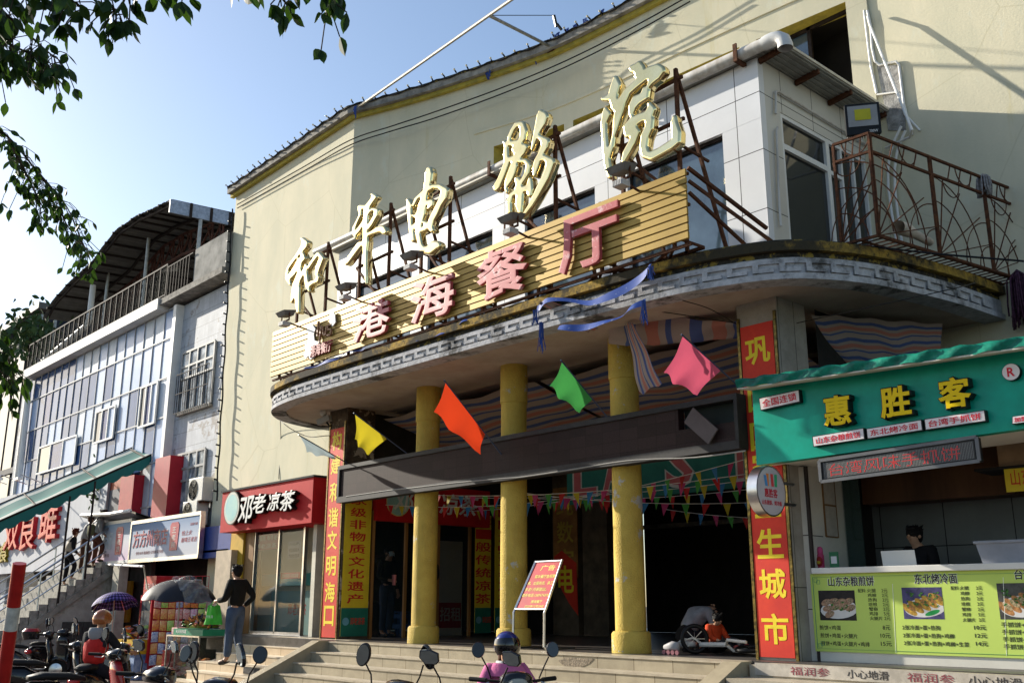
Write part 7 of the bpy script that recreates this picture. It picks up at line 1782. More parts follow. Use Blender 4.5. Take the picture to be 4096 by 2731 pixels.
# ================================================================ scooters
m_sb = M('scooter_black', (.012,.012,.014), .22, var=.1, coat=.7); m_seat = M('scooter_seat', (.018,.018,.019), .6, var=.1, bump=.2); m_mir = M('mirror_glass', (.42,.46,.48), .04, metal=1, var=0); m_sred = M('scooter_red', (.33,.012,.015), .25, var=.05, coat=.6); m_rub = M('rubber', (.014,.014,.014), .8, var=.1)
def scooter(label, loc, rz, body=m_sb, box=False, mirror='oval', accent=None, group='scooters parked along the street'):
    t = thing('scooter', label, 'scooter', (0,0,0), group)      # heads along +y
    for y in (-.62, .62):
        o = torus((0,y,.25), (0,1,0), (0,0,1), .195, .055).build('tyre', m_rub, t, smooth=True)
        MB().lathe([(.03,-.06),(.14,-.035),(.15,0),(.14,.035),(.03,.06)], (0,y,.25), 20, 'x').build('wheel_rim', m_steel, o, smooth='auto')
    MB().loft([((0,-.85,.62),(.07,0,0),(0,0,.05)),((0,-.7,.62),(.13,0,0),(0,.02,.12)),((0,-.35,.55),(.17,0,0),(0,0,.18)),((0,-.05,.42),(.15,0,0),(0,0,.16)),((0,.08,.32),(.13,0,0),(0,0,.08))]).build('rear_body', body, t, smooth=True)
    MB().loft([((0,.05,.26),(.15,0,0),(0,0,.03)),((0,.38,.26),(.15,0,0),(0,0,.03)),((0,.45,.35),(.17,0,0),(0,.03,.05)),((0,.47,.6),(.19,0,0),(0,.05,.02)),((0,.42,.82),(.17,0,0),(0,.06,.02)),((0,.40,.95),(.10,0,0),(0,.05,.02))], e=3).build('leg_shield', accent or body, t, smooth=True)
    MB().loft([((0,.45,.45),(.10,0,0),(0,.04,.1)),((0,.62,.50),(.09,0,0),(0,0,.05)),((0,.85,.40),(.05,0,0),(0,0,.02))]).build('front_mudguard', accent or body, t, smooth=True)
    MB().loft([((0,-.72,.78),(.09,0,0),(0,0,.03)),((0,-.55,.80),(.14,0,0),(0,0,.05)),((0,-.2,.78),(.13,0,0),(0,0,.05)),((0,.0,.74),(.07,0,0),(0,0,.03))]).build('seat', m_seat, t, smooth=True)
    MB().loft([((0,.50,1.0),(.13,0,0),(0,.02,.10)),((0,.40,1.03),(.16,0,0),(0,0,.09)),((0,.28,1.02),(.10,0,0),(0,0,.05))]).build('handlebar_cowl', body, t, smooth=True)
    MB().loft([((0,.57,.99),(.05,0,0),(0,0,.035)),((0,.55,1.0),(.085,0,0),(0,0,.06)),((0,.5,1.0),(.1,0,0),(0,0,.07))]).build('headlight', m_lens, t, smooth=True)
    hb = MB().tube([(-.36,.20,1.04),(-.2,.33,1.03),(0,.38,1.02),(.2,.33,1.03),(.36,.20,1.04)], .014, 8).tube([(0,.40,1.0),(0,.60,.3)], .03, 8).build('steering', m_drk, t, smooth='auto')
    for s in (-1, 1):
        MB().tube([(s*.26,.28,1.035),(s*.40,.17,1.04)], .021, 8).build('grip', m_rub, t)
        MB().tube([(s*.24,.33,1.02),(s*.33,.33,.99),(s*.40,.25,1.0)], .007, 6).build('brake_lever', m_steel, t)
        st_ = MB().tube([(s*.22,.33,1.05),(s*.26,.36,1.15),(s*.31,.34,1.24)], .007, 6).build('mirror_stem', m_drk, t)
        c_ = V((s*.34, .34, 1.30)); n_ = V((-s*.22, -1, -.16)).normalized(); ux = n_.cross(ZA).normalized(); uy = ux.cross(n_)*-1 if ux.cross(n_).z < 0 else ux.cross(n_)
        if mirror == 'oval': sh_ = [(math.cos(a)*.065+.02*math.sin(a)*s, math.sin(a)*.095) for a in np.linspace(0, 2*math.pi, 22, endpoint=False)]
        elif mirror == 'round': sh_ = [(math.cos(a)*.06, math.sin(a)*.07) for a in np.linspace(0, 2*math.pi, 22, endpoint=False)]
        else: sh_ = [(-.075,-.03),(-.05,-.055),(.04,-.05),(.085,.0),(.08,.055),(.0,.06),(-.07,.03)]
        pts_ = [c_+ux*x+uy*z for x, z in sh_]
        MB().prism(pts_, -n_*.03).build('mirror_shell', m_sb, st_, bevel=.006); MB().prism([c_+(p-c_)*.88+n_*.003 for p in pts_], -n_*.0025).build('mirror_face', m_mir, st_)
    MB().loft([((0,-.88,.60),(.06,0,0),(0,0,.03)),((0,-.84,.62),(.10,0,0),(0,0,.05))]).build('tail_light', M('tail_red', (.45,.01,.01), .2, coat=.5), t, smooth=True)
    MB().box(-.09,.09,-.93,-.925,.36,.50).build('number_plate', m_wht, t)
    MB().tube([(.17,-.1,.22),(.19,-.5,.27),(.19,-.8,.32)], [.03,.05,.05], 10).build('exhaust', m_drk, t, smooth='auto')
    for s in (-1, 1): MB().tube([(s*.10,-.35,.45),(s*.11,-.62,.25)], .03, 8).build('shock_absorber', m_steel, t)
    if box:
        MB().loft([((0,-.80,.90),(.17,0,0),(0,.15,0)),((0,-.80,1.03),(.21,0,0),(0,.19,0)),((0,-.80,1.08),(.21,0,0),(0,.19,0))]).build('top_box', m_sb, t, smooth='auto'); MB().loft([((0,-.80,1.082),(.21,0,0),(0,.19,0)),((0,-.80,1.15),(.15,0,0),(0,.13,0))]).build('top_box_lid', m_sred, t, smooth='auto')
    t.location = loc; t.rotation_euler = (0, 0, rz)
    return t
def gp(x, D):
    p = od(x, 1450, D); return V((p.x, p.y, .004))
def hd(a):      # heading angle measured from the viewing direction, clockwise positive = to the right
    f = math.atan2(_f.y, _f.x)-math.radians(a); return f-math.pi/2
scooter('dark scooter in the far back row left of the metal doors seen from the side', gp(70, 23), hd(70), box=False)
scooter('scooter with a red-lidded black top box parked by the grey metal doors', gp(122, 24.5), hd(12), box=True)
scooter('black scooter with long dark blue seat parked beside the red and white pole', gp(120, 16.5), hd(62), accent=m_sb)
scooter('black scooter with a red leg shield in the middle of the left row', gp(205, 13.5), hd(48), accent=m_sred)
rsx = gp(250, 15.5)
scooter('dark scooter ridden by the person in the red vest', rsx, hd(8), group='scooters with riders')
scooter('black scooter in front at left with large angular mirrors', gp(285, 9.6), hd(42), mirror='angular')
scooter('nearest black scooter below the side stairs with oval mirrors', gp(415, 8.1), hd(40), mirror='oval')
scooter('dark scooter with round black mirrors in front of the sloping stair wall', gp(565, 8.6), hd(-165), mirror='round')
scooter('black scooter with oval mirrors left of the woman in the pink coat', gp(840, 7.8), hd(35), mirror='oval')
scooter('black scooter with angular mirrors right next to the woman in the pink coat', gp(1040, 7.4), hd(20), mirror='angular')
ps_ = gp(1172, 9.5)
scooter('scooter ridden by the woman in the pink coat', ps_, hd(172), mirror='round', group='scooters with riders')
sit = dict(pel=(0,-.12,.84), spi=(0,-.10,1.03), che=(0,-.06,1.22), nek=(0,-.02,1.35), jaw=(0,.03,1.45), hed=(0,.02,1.53), crn=(0,.01,1.59), shL=(-.175,-.04,1.30), shR=(.175,-.04,1.30), elL=(-.29,.12,1.08), elR=(.29,.12,1.08), wrL=(-.34,.32,1.06), wrR=(.34,.32,1.06), haL=(-.35,.38,1.05), haR=(.35,.38,1.05), hiL=(-.10,-.08,.82), hiR=(.10,-.08,.82), knL=(-.20,.30,.68), knR=(.20,.30,.68), anL=(-.17,.26,.38), anR=(.17,.26,.38), toL=(-.17,.40,.32), toR=(.17,.40,.32))
def fdir(a): r_ = hd(a)+math.pi/2; return (math.cos(r_), math.sin(r_))
fd = V((*fdir(8), 0)); p = rsx-fd*.25
rider, T4, J4 = human('rider in a red quilted vest and orange open helmet seen from behind', V((p.x, p.y, -.08)), fdir(8), 1.78, sit, top=(.02,.02,.024), vest=(.55,.025,.02), pants=(.02,.02,.03), helmet=(.36,.11,.03))
hq = T4((0,-.10,1.36)); MB().loft([(hq+V((0,0,-.14)), RI*.05, V((_f.x,_f.y,0))*.05), (hq+V((0,0,-.08)), RI*.11, V((_f.x,_f.y,0))*.07), (hq, RI*.125, V((_f.x,_f.y,0))*.09), (hq+V((0,0,.06)), RI*.10, V((_f.x,_f.y,0))*.09)]).build('hood', M('hood_grey', (.28,.28,.29), .9, var=.1), rider, smooth=True)
fd = V((*fdir(172), 0)); p = ps_-fd*.25
wom, T5, J5 = human('woman in a pink coat with zebra scarf and dark blue helmet', V((p.x, p.y, -.14)), fdir(172), 1.66, sit, top=(.56,.14,.30), pants=(.02,.02,.02), helmet=(.012,.02,.16), longhair=True, hair=(.20,.06,.02), fat=1.06)
sq = T5((0,.03,1.36)); sc_ = MB().loft([(sq+V((0,0,-.12)), V((.09,.05,0)), V((-.05,.07,0))), (sq+V((0,0,-.05)), V((.12,.06,0)), V((-.05,.09,0))), (sq+V((0,0,.03)), V((.10,.05,0)), V((-.05,.08,0)))])
mz = M('zebra_scarf', (.62,.60,.58), .9, var=.5, scale=22, col2=(.01,.01,.01), thr=(.48,.52), streak=3); sc_.build('scarf', mz, wom, smooth=True)
cq = T5((0,.02,1.30)); MB().loft([(cq+V((0,0,-.05)), V((.19,.10,0)), V((-.06,.12,0))), (cq+V((0,0,.02)), V((.15,.08,0)), V((-.06,.11,0))), (cq+V((0,0,.07)), V((.11,.06,0)), V((-.05,.09,0)))], caps=False).build('coat_collar', M('cloth_collar', (.56,.14,.30), .9, var=.15, bump=.3), wom, smooth=True)
hl_ = T5((0.02,.166,1.60)); xr = V(T5((1,0,0)))-V(T5((0,0,0))); xr = -xr.normalized()
text('LQS', M('helmet_text', (.55,.58,.65), .4), 'lettering', wom, hl_-xr*.0-V((0,0,.0)), -xr if False else V((-fd.y*-1, fd.x*-1, 0)).normalized(), ZA, .07, .028, .002) if False else None
# red and white pole
pb = thing('striped_pole', 'leaning red and white painted bollard pole at the left edge', 'pole', od(8, 1560, 7))
A = od(45, 1293, 7); B = od(-3, 1640, 7)
def seg_(a, b, nm, m_): MB().tube([A.lerp(B, a), A.lerp(B, b)], .045, 20).build(nm, m_, pb, smooth='auto')
m_pr = M('pole_red', (.42,.015,.012), .4, var=.15, scale=12); m_pw = M('pole_white', (.55,.53,.48), .5, var=.2, scale=14)
seg_(0, .285, 'red_band', m_pr); seg_(.2851, .44, 'white_band', m_pw); seg_(.4401, 1, 'red_band', m_pr)
g0 = A.lerp(B, 1); dd_ = (B-A).normalized(); MB().tube([g0+dd_*.0005, g0+dd_*((g0.z)/-dd_.z)], .045, 20).build('white_band', m_pw, pb, smooth='auto')
# ================================================================ street stall goods in front of the corner shop
def box_thing(nm, label, cat, c, dims, mat, rz=0., group=None):
    R_ = Matrix.Rotation(rz, 3, 'Z'); b = MB().obox(V(c)+V((0, 0, dims[2]/2)), R_ @ V((dims[0]/2,0,0)), R_ @ V((0,dims[1]/2,0)), V((0,0,dims[2]/2)))
    return tag(b.build(nm, mat, bevel=.01), label, cat, group)
fb0 = oz(328, 1530, .0); fy = 10.0; fx0 = oy(314, 1500, fy).x; fx1 = oy(342, 1500, fy).x; ftop = oy(328, 1323, fy).z
fr_t = thing('drinks_cooler', 'tall red drinks cooler cabinet with a narrow glass door in front of the corner shop', 'cooler', ((fx0+fx1)/2, fy+.4, 0))
m_fr = M('cooler_red', (.46, .02, .03), .4, var=.08)
yE = ox(398, 1400, fx1).y
MB().box(fx0, fx1, fy+.02, fy+.75, 0, ftop).build('cabinet', m_fr, fr_t)
o = MB().box(fx0+.08, fx1-.08, fy-.02, fy+.019, .45, ftop-.55).build('glass_door', M('cooler_glass', (.05,.06,.065), .06, var=.6, scale=5, col2=(.16,.17,.17), spec=.5), fr_t)
MB().box(fx0+.02, fx0+.079, fy-.035, fy+.0195, .38, ftop-.45).box(fx1-.079, fx1-.02, fy-.035, fy+.0195, .38, ftop-.45).box(fx0+.08, fx1-.08, fy-.034, fy+.0195, ftop-.549, ftop-.45).box(fx0+.08, fx1-.08, fy-.034, fy+.0195, .38, .449).build('door_frame', m_fr, o)
text('农夫山泉', M('cooler_text', (.62,.5,.48), .5), 'lettering', fr_t, (fx0+.08, fy+.018, ftop-.32), XA, ZA, fx1-fx0-.16, .16, .003, .01)
text('NONGFU SPRING', M('cooler_text', (.62,.5,.48), .5), 'small_lettering', fr_t, (fx0+.1, fy+.018, ftop-.42), XA, ZA, fx1-fx0-.2, .06, .003)
# wire rack hung with snack packets to the right of the cooler
rk = thing('snack_rack', 'wire rack hung with colourful snack packets beside the red drinks cooler', 'rack', (fx1+.6, fy+.7, 0))
RA_, RB_ = V((fx1+.05, fy+.02, 0)), V((fx1+1.35, fy+.72, 0)); rd_ = (RB_-RA_).normalized(); rL = (RB_-RA_).length; rn_ = V((rd_.y, -rd_.x, 0))
g = MB()
for k in range(9): q = RA_.lerp(RB_, k/8); g.tube([q+ZA*.5, q+ZA*(ftop-.02)], .006, 4)
for k in range(9): z = .5+(ftop-.52)*k/8; g.tube([RA_+ZA*z, RB_+ZA*z], .006, 4)
g.build('wire_grid', m_fr, rk)
pk_c = [M('packet_%d' % i, c, .35, var=.5, scale=25, col2=c2, spec=.4) for i, (c, c2) in enumerate((((.55,.06,.03),(.6,.4,.1)), ((.10,.38,.06),(.5,.5,.1)), ((.03,.06,.25),(.5,.5,.55)), ((.62,.30,.03),(.5,.05,.03)), ((.55,.45,.40),(.5,.1,.1)), ((.40,.05,.22),(.6,.5,.5))))]
rnd = random.Random(21)
for j in range(6):
    for i in range(7):
        q = RA_+rd_*(rL*(i+.5)/7)+rn_*.04; z = ftop-.62-j*.26
        w_ = rL/7*.46; t_ = rnd.uniform(-.06,.06)
        MB().loft([(q+ZA*(z-.12), rd_*w_+ZA*t_*.2, rn_*.004), (q+ZA*(z-.06), rd_*w_, rn_*.03), (q+ZA*(z+.04), rd_*w_, rn_*.028), (q+ZA*(z+.11), rd_*w_+ZA*t_*.2, rn_*.004)], n=10).build('snack_packet', pk_c[rnd.choice((0,0,1,2,3,4) if i < 4 else (1,2,2,5,3,4))], rk, smooth='auto')
# umbrellas
def umbrella(label, c, R0, H0, mats, pole_to, tilt, scallop=8, under=None, group='open umbrellas over the street stall'):
    c = V(c); t = thing('umbrella', label, 'umbrella', (c.x, c.y, pole_to), group)
    q = tilt
    def up(u, v):
        a = 2*math.pi*u; r = R0*math.sin(v*1.25)/math.sin(1.25); z = H0*(math.cos(v*1.25)-math.cos(1.25))/(1-math.cos(1.25))
        k = abs(math.cos(a*scallop/2)); r *= 1-.06*(1-k)*v
        return c+(q @ V((r*math.cos(a), r*math.sin(a), z+.03*(1-k)*v*v)))
    mb = MB().grid(up, scallop*6, 10); mb.build('canopy', mats, t, smooth=True)
    if under: MB().grid(lambda u, v: up(u, v)+q @ V((0,0,-.012)), scallop*6, 6).build('lining', under, t, smooth=True)
    rb = MB()
    for k in range(scallop): rb.tube([up(k/scallop, v)+q @ V((0,0,-.02)) for v in (.05, .5, 1)], .005, 4)
    rb.build('ribs', m_steel, t)
    top = c+(q @ V((0,0,H0+.06))); bot = V((c.x, c.y, pole_to))
    MB().tube([top, bot], .016, 8).build('pole', M('umbrella_pole', (.5,.42,.36), .5), t)
m_plaid = M('plaid_fabric', (.02,.03,.09), .7, var=0)
n = m_plaid.node_tree.nodes; l = m_plaid.node_tree.links
tc = n.new('ShaderNodeTexCoord'); sp_ = n.new('ShaderNodeSeparateXYZ'); l.new(tc.outputs['UV'], sp_.inputs[0])
def band_(sock, per, wd):
    a = n.new('ShaderNodeMath'); a.operation = 'MULTIPLY'; a.inputs[1].default_value = per; l.new(sock, a.inputs[0])
    f = n.new('ShaderNodeMath'); f.operation = 'FRACT'; l.new(a.outputs[0], f.inputs[0]); g_ = n.new('ShaderNodeMath'); g_.operation = 'LESS_THAN'; g_.inputs[1].default_value = wd; l.new(f.outputs[0], g_.inputs[0]); return g_.outputs[0]
a_ = band_(sp_.outputs[0], 40, .35); b_ = band_(sp_.outputs[1], 6, .32); ad_ = n.new('ShaderNodeMath'); ad_.operation = 'ADD'; l.new(a_, ad_.inputs[0]); l.new(b_, ad_.inputs[1])
mr_ = n.new('ShaderNodeMath'); mr_.operation = 'DIVIDE'; mr_.inputs[1].default_value = 2; l.new(ad_.outputs[0], mr_.inputs[0])
rp_ = n.new('ShaderNodeValToRGB'); l.new(mr_.outputs[0], rp_.inputs[0]); rp_.color_ramp.elements[0].color = (.012,.014,.05,1); rp_.color_ramp.elements[1].color = (.26,.20,.52,1); e_2 = rp_.color_ramp.elements.new(.5); e_2.color = (.07,.05,.22,1)
l.new(rp_.outputs[0], n['Principled BSDF'].inputs['Base Color'])
uc = oy(264, 1392, 9.6)
umbrella('purple and black checked umbrella left of the red cooler', uc, .56, .34, m_plaid, .2, Matrix.Rotation(math.radians(-14), 3, 'Y'))
uc = oy(412, 1378, 9.4)
umbrella('black umbrella with red lining and plastic cover over the snack display', uc, .80, .44, M('umbrella_black', (.022,.024,.034), .55, var=.1), .3, Matrix.Rotation(math.radians(4), 3, 'Y'), under=M('umbrella_red', (.38,.01,.02), .7))
q = uc; rnd = random.Random(2)
tag(MB().grid(lambda u, v: q+V((.05+.85*u, -.25+.6*v, .50-.55*u*u-.25*(v-.5)**2+.03*math.sin(19*u+9*v))), 20, 12).build('plastic_cover', M('clear_plastic', (.5,.52,.55), .12, var=.3, scale=9, alpha=.35, spec=.6), smooth=True), 'crumpled clear plastic sheet lying over the black umbrella', 'plastic sheet')
# glass display case with trays
gy = 9.3; gx0_, gx1_ = oy(381, 1500, gy).x, oy(455, 1500, gy).x; gz = oy(420, 1458, gy).z
gc = thing('glass_display_case', 'glass topped display case full of small packets below the black umbrella', 'display case', ((gx0_+gx1_)/2, gy+.25, 0))
f = MB()
for x in (gx0_, gx1_):
    for y in (gy, gy+.55): f.box(x-.015, x+.015, y-.015, y+.015, 0, gz)
f.box(gx0_, gx1_, gy-.0155, gy+.0145, gz-.03, gz).box(gx0_, gx1_, gy+.5355, gy+.5655, gz-.03, gz).box(gx0_-.0151, gx0_+.0149, gy, gy+.55, gz-.0301, gz-.0001).box(gx1_-.0149, gx1_+.0151, gy, gy+.55, gz-.0301, gz-.0001)
f.build('metal_frame', m_steel, gc)
MB().box(gx0_+.016, gx1_-.016, gy-.004, gy+.004, .25, gz-.031).box(gx1_-.004, gx1_+.004, gy+.016, gy+.534, .25, gz-.031).build('glass', M('case_glass', (.06,.07,.06), .05, var=0, alpha=.25, spec=.5), gc)
MB().box(gx0_+.016, gx1_-.016, gy+.02, gy+.53, .02, .25).build('yellow_base', M('case_base', (.30,.24,.05), .6, var=.2), gc)
for k in range(16):
    x = gx0_+.1+(gx1_-gx0_-.2)*(k % 4)/3; s_ = k//4
    MB().obox((x, gy+.10+s_*.11, .32+s_*.09), (.11,0,0), (0,.05,.02), (0,-.01,.02)).build('goods_packet', (M('pale_packet', (.52,.50,.42), .5, var=.4, scale=30), pk_c[4], pk_c[3])[k % 3 if k % 5 else 1], gc)
# candy tray on the case
ct_ = thing('candy_tray', 'green fronted tray heaped with wrapped sweets on the glass display case', 'tray', ((gx0_+gx1_)/2, gy+.2, gz+.002))
MB().box(gx0_+.35, gx1_+.2, gy-.03, gy+.45, gz+.003, gz+.13).build('tray', M('tray_green', (.02,.22,.12), .5, var=.1), ct_)
text('天天有惊喜', m_wht, 'lettering', ct_, (gx0_+.48, gy-.031, gz+.04), XA, ZA, .5, .07, .002)
rnd = random.Random(4)
for k in range(60):
    u, v = rnd.uniform(0, 1), rnd.uniform(0, 1); p = V((gx0_+.42+(gx1_-gx0_-.30)*u, gy+.05+.36*v, gz+.15+.22*math.sin(math.pi*u)*math.sin(math.pi*(.2+.6*v))+rnd.uniform(0,.04)))
    d = V((rnd.uniform(-1,1), rnd.uniform(-1,1), rnd.uniform(-.5,.5))).normalized()*.045
    MB().loft([(p-d, V((0,0,.028)), d.cross(ZA)*.6), (p-d*.5, V((0,0,.02)), d.cross(ZA)*.5), (p+d*.5, V((0,0,.02)), d.cross(ZA)*.5), (p+d, V((0,0,.03)), d.cross(ZA)*.6)], n=6).build('wrapped_sweet', rnd.choice((M('sweet_dark', (.03,.015,.012), .3, spec=.5), pk_c[0], pk_c[3], pk_c[2], M('sweet_dark', (.03,.015,.012), .3))), ct_, smooth=True)
box_thing('white_carton', 'small white and red carton left of the candy tray on the display case', 'carton', (gx0_+.16, gy+.2, gz+.002), (.30,.25,.14), M('carton_white', (.52,.50,.50), .6, var=.3, scale=8, col2=(.45,.08,.08)))
# plastic basins and buckets
bs_ = thing('bucket_stack', 'stack of red plastic buckets left of the glass display case', 'buckets', (gx0_-.35, gy+.3, 0))
for k in range(6): MB().lathe([(.17,0),(.21,.30),(.225,.30),(.225,.28)], (gx0_-.33, gy+.3, .15+k*.06), 24).build('bucket', M('bucket_red', (.46,.02,.02), .35, var=.05), bs_, smooth='auto')
MB().box(gx0_-.55, gx0_-.1, gy+.1, gy+.5, 0, .149).build('low_crate', pk_c[2], bs_)
bs_ = thing('basin_stack', 'stack of pastel plastic basins above the red buckets', 'basins', (gx0_-.05, gy+.75, gz))
for k, c in enumerate(((.10,.25,.42),(.35,.40,.06),(.42,.05,.06),(.30,.28,.45),(.40,.40,.12),(.12,.26,.45))): MB().lathe([(.20,0),(.29,.10),(.31,.10),(.31,.09)], (gx0_+.05, gy+.85, gz+.02+k*.055), 24).build('basin', M('basin_%d' % k, c, .35), bs_, smooth='auto')
MB().box(gx0_-.2, gx0_+.3, gy+.6, gy+1.1, 0, gz+.019).build('stand', m_dark, bs_)
# goods on the ground
rnd = random.Random(8)
def bottle_pack(p, label):
    t = thing('bottle_pack', label, 'bottles', p)
    for i in range(3):
        for j in range(2):
            q = V(p)+V((i*.09, j*.09, 0)); MB().lathe([(.038,0),(.04,.16),(.015,.22),(.015,.25),(0,.25)], q, 12).build('bottle', M('bottle_clear', (.50,.54,.54), .15, var=0, alpha=.7, spec=.5), t, smooth='auto'); MB().lathe([(.0405,.07),(.0405,.13)], q, 12).build('bottle_label', M('bottle_green', (.05,.30,.10), .5), t)
bottle_pack(oz(355, 1522, 0), 'pack of clear bottles with green labels on the ground in front of the display case'); bottle_pack(oz(352, 1520, 0)+V((0,.12,.27)), 'second pack of clear bottles stacked behind the first on the ground') if 0 else None
for (x, y, lb) in ((395,1532,'toy bag pile with pens at the right of the bottles'), (430,1530,'pink and white toy bag pile beside the cardboard tray'), (318,1545,'silver packet pile at the foot of the red cooler'), (300,1560,'red and white carton pile behind the front scooter')):
    p = oz(x, y, 0); t = thing('goods_pile', 'shiny '+lb, 'goods')
    t.location = p; WORLD[t.name] = Matrix.Translation(p)
    for k in range(14):
        q = p+V((rnd.uniform(-.32,.32), rnd.uniform(-.2,.25), .06+rnd.uniform(0,.22))); a = rnd.uniform(0,6.28); d = V((math.cos(a), math.sin(a), rnd.uniform(-.4,.6)))*.13; e_3 = V((-math.sin(a)*.10, math.cos(a)*.10, .03))
        MB().loft([(q-d, e_3, d.cross(e_3)*.1), (q-d*.4, e_3, d.cross(e_3)*2.0), (q+d*.4, e_3, d.cross(e_3)*2.0), (q+d, e_3, d.cross(e_3)*.1)], n=8).build('toy_packet', rnd.choice((M('foil', (.62,.62,.64), .25, var=.3, scale=30, spec=.5), pk_c[4], pk_c[5], M('foil', (.62,.62,.64), .25), pk_c[0])), t, smooth='auto')
p = oz(425, 1548, 0); box_thing('cardboard_tray', 'flat cardboard tray of toys on the ground by the side stairs', 'carton', p, (.75,.3,.18), M('cardboard_grey', (.30,.26,.22), .9, var=.15), .2)
p = oz(470, 1528, .15); cb_ = thing('leaning_carton', 'flattened brown cardboard leaning beside the side stairs', 'carton', p)
MB().prism([p, p+V((.5,.1,0)), p+V((.42,.15,.62)), p+V((.1,.1,.7))], (0,.03,.01)).build('board', M('cardboard', (.26,.17,.10), .85, var=.15), cb_); MB().prism([p+V((.3,-.05,0)), p+V((.62,.0,0)), p+V((.5,.05,.5))], (0,.02,0)).build('flap', M('cardboard', (.26,.17,.10), .85), cb_)
tag(MB().tube([oz(500,1528,.3), oz(500,1528,.3)+V((.02,.25,1.0))], .02, 8).build('wooden_stick', m_wood), 'short wooden stick leaning beside the side stairs', 'stick')
# second small stand with yellow rack under the checked umbrella
p = oy(300, 1470, 9.7); yr = thing('yellow_snack_stand', 'yellow and red snack stand heaped with packets under the checked umbrella', 'rack', (p.x, 9.8, 0))
yx0, yx1 = oy(272,1470,9.7).x, oy(312,1470,9.7).x; yz = oy(292,1478,9.7).z
MB().box(yx0, yx1, 9.7, 10.2, 0, yz-.22).build('blue_base', M('stand_blue', (.03,.10,.28), .5, var=.3, scale=5, col2=(.35,.42,.55)), yr); MB().box(yx0-.02, yx1+.02, 9.65, 10.2, yz-.219, yz+.1).build('yellow_tray', M('tray_yellow', (.58,.36,.02), .5, var=.1), yr)
text('NICE!', m_rt, 'lettering', yr, (yx0+.1, 9.649, yz-.12), XA, ZA, yx1-yx0-.25, .14, .003, .03)
for k in range(30):
    q = V((rnd.uniform(yx0, yx1), 9.75+rnd.uniform(0,.4), yz+.12+rnd.uniform(0,.3))); a = rnd.uniform(0,6.28); d = V((math.cos(a), math.sin(a), rnd.uniform(-.4,.8)))*.08
    MB().loft([(q-d, d.cross(ZA)*.8, V((0,0,.005))), (q, d.cross(ZA), V((0,0,.035))), (q+d, d.cross(ZA)*.8, V((0,0,.005)))], n=8).build('snack_packet', rnd.choice(pk_c), yr, smooth='auto')
tag(MB().loft([(oy(278,1385,11.0)+V((0,0,-.5)), V((.55,0,0)), V((0,.2,0))), (oy(278,1385,11.0)+V((0,0,.6)), V((.55,0,0)), V((0,.2,0)))]).build('yellow_locker', M('locker_yellow', (.42,.27,.02), .5, var=.15)), 'yellow locker standing inside the corner shop behind the checked umbrella', 'locker')
tag(MB().tube([oy(330,1300,10.0), oy(345,1385,9.8)], .02, 6).build('bamboo_pole', M('bamboo', (.40,.32,.20), .7)), 'pale bamboo pole slanting above the checked umbrella', 'pole')
tag(MB().tube([oy(250,1296,10.4), oy(330,1300,10.0)], .03, 8).build('curtain_pole', m_wht), 'white pipe under the sun-bleached advert board', 'pipe')

# ================================================================ trees
m_leafA = M('leaf_dark', (.022,.055,.011), .5, var=.35, scale=3, col2=(.010,.027,.007), spec=.2)
for mm in (m_leafA,):
    n = mm.node_tree.nodes; l = mm.node_tree.links; b = n['Principled BSDF']
    tr = n.new('ShaderNodeBsdfTranslucent'); tr.inputs[0].default_value = (.10,.22,.02,1); ad = n.new('ShaderNodeMixShader'); ad.inputs[0].default_value = .12
    l.new(b.outputs[0], ad.inputs[1]); l.new(tr.outputs[0], ad.inputs[2]); l.new(ad.outputs[0], n['Material Output'].inputs[0])
m_bark = M('bark', (.10,.075,.05), .95, var=.4, scale=14, bump=.6)
tree = thing('street_tree', 'leafy street tree whose drooping branches hang into the upper left of the view', 'tree', (-3.6, -1.2, 0))
lv = MB(); rnd = random.Random(17)
def leaf(p, d, L, w_):
    """pointed oval leaf with a folded midrib"""
    d = V(d).normalized(); up = V((rnd.uniform(-1,1), rnd.uniform(-1,1), rnd.uniform(-.4,1))); s_ = d.cross(up)
    if s_.length < .1: s_ = d.cross(V((1,0,0)))
    s_.normalize(); nrm_ = s_.cross(d); cv = rnd.uniform(-.12,.12)
    pts = []
    for t, wv in ((0,0),(.12,.45),(.32,.95),(.55,1.0),(.78,.6),(.92,.2),(1.03,0)):
        c = p+d*L*t+nrm_*L*cv*t*t
        pts.append((c+s_*w_*wv*.5+nrm_*w_*wv*.10, c, c-s_*w_*wv*.5+nrm_*w_*wv*.10))
    k = len(lv.v); lv.v += [tuple(q) for r_ in pts for q in r_]
    for i in range(len(pts)-1):
        a = k+i*3; lv.f += [(a, a+1, a+4, a+3), (a+1, a+2, a+5, a+4)]
def twig(P, D, n_leaf, L, spread, droop=.5):
    """leafy twig through photo points P at distance D (leaves hang in opposite pairs)"""
    pts = catmull([od(x, y, D+dd) for x, y, dd in P], 8); tw = MB(); tw.tube(pts, [.012*(1-.8*i/(len(pts)-1)) for i in range(len(pts))], 5)
    for k in range(n_leaf):
        t = rnd.uniform(.02, 1)*(len(pts)-1); i = min(int(t), len(pts)-2); p = pts[i].lerp(pts[i+1], t-i); dr = (pts[i+1]-pts[i]).normalized()
        off = V((rnd.gauss(0,1), rnd.gauss(0,1), rnd.gauss(0,.6)))*spread*.35+V((0,0,-abs(rnd.gauss(0,.5))*spread))
        q = p+off; tw.tube([p, p+off*.5+V((0,0,.02)), q], .003, 3, caps=False)
        for s_ in range(rnd.choice((1,2,3))):
            leaf(q, dr*.35+V((rnd.gauss(0,.5), rnd.gauss(0,.5), -droop-rnd.uniform(0,.6))), L*rnd.uniform(.75,1.15), L*rnd.uniform(.42,.55))
    tw.build('twig', m_bark, tree)
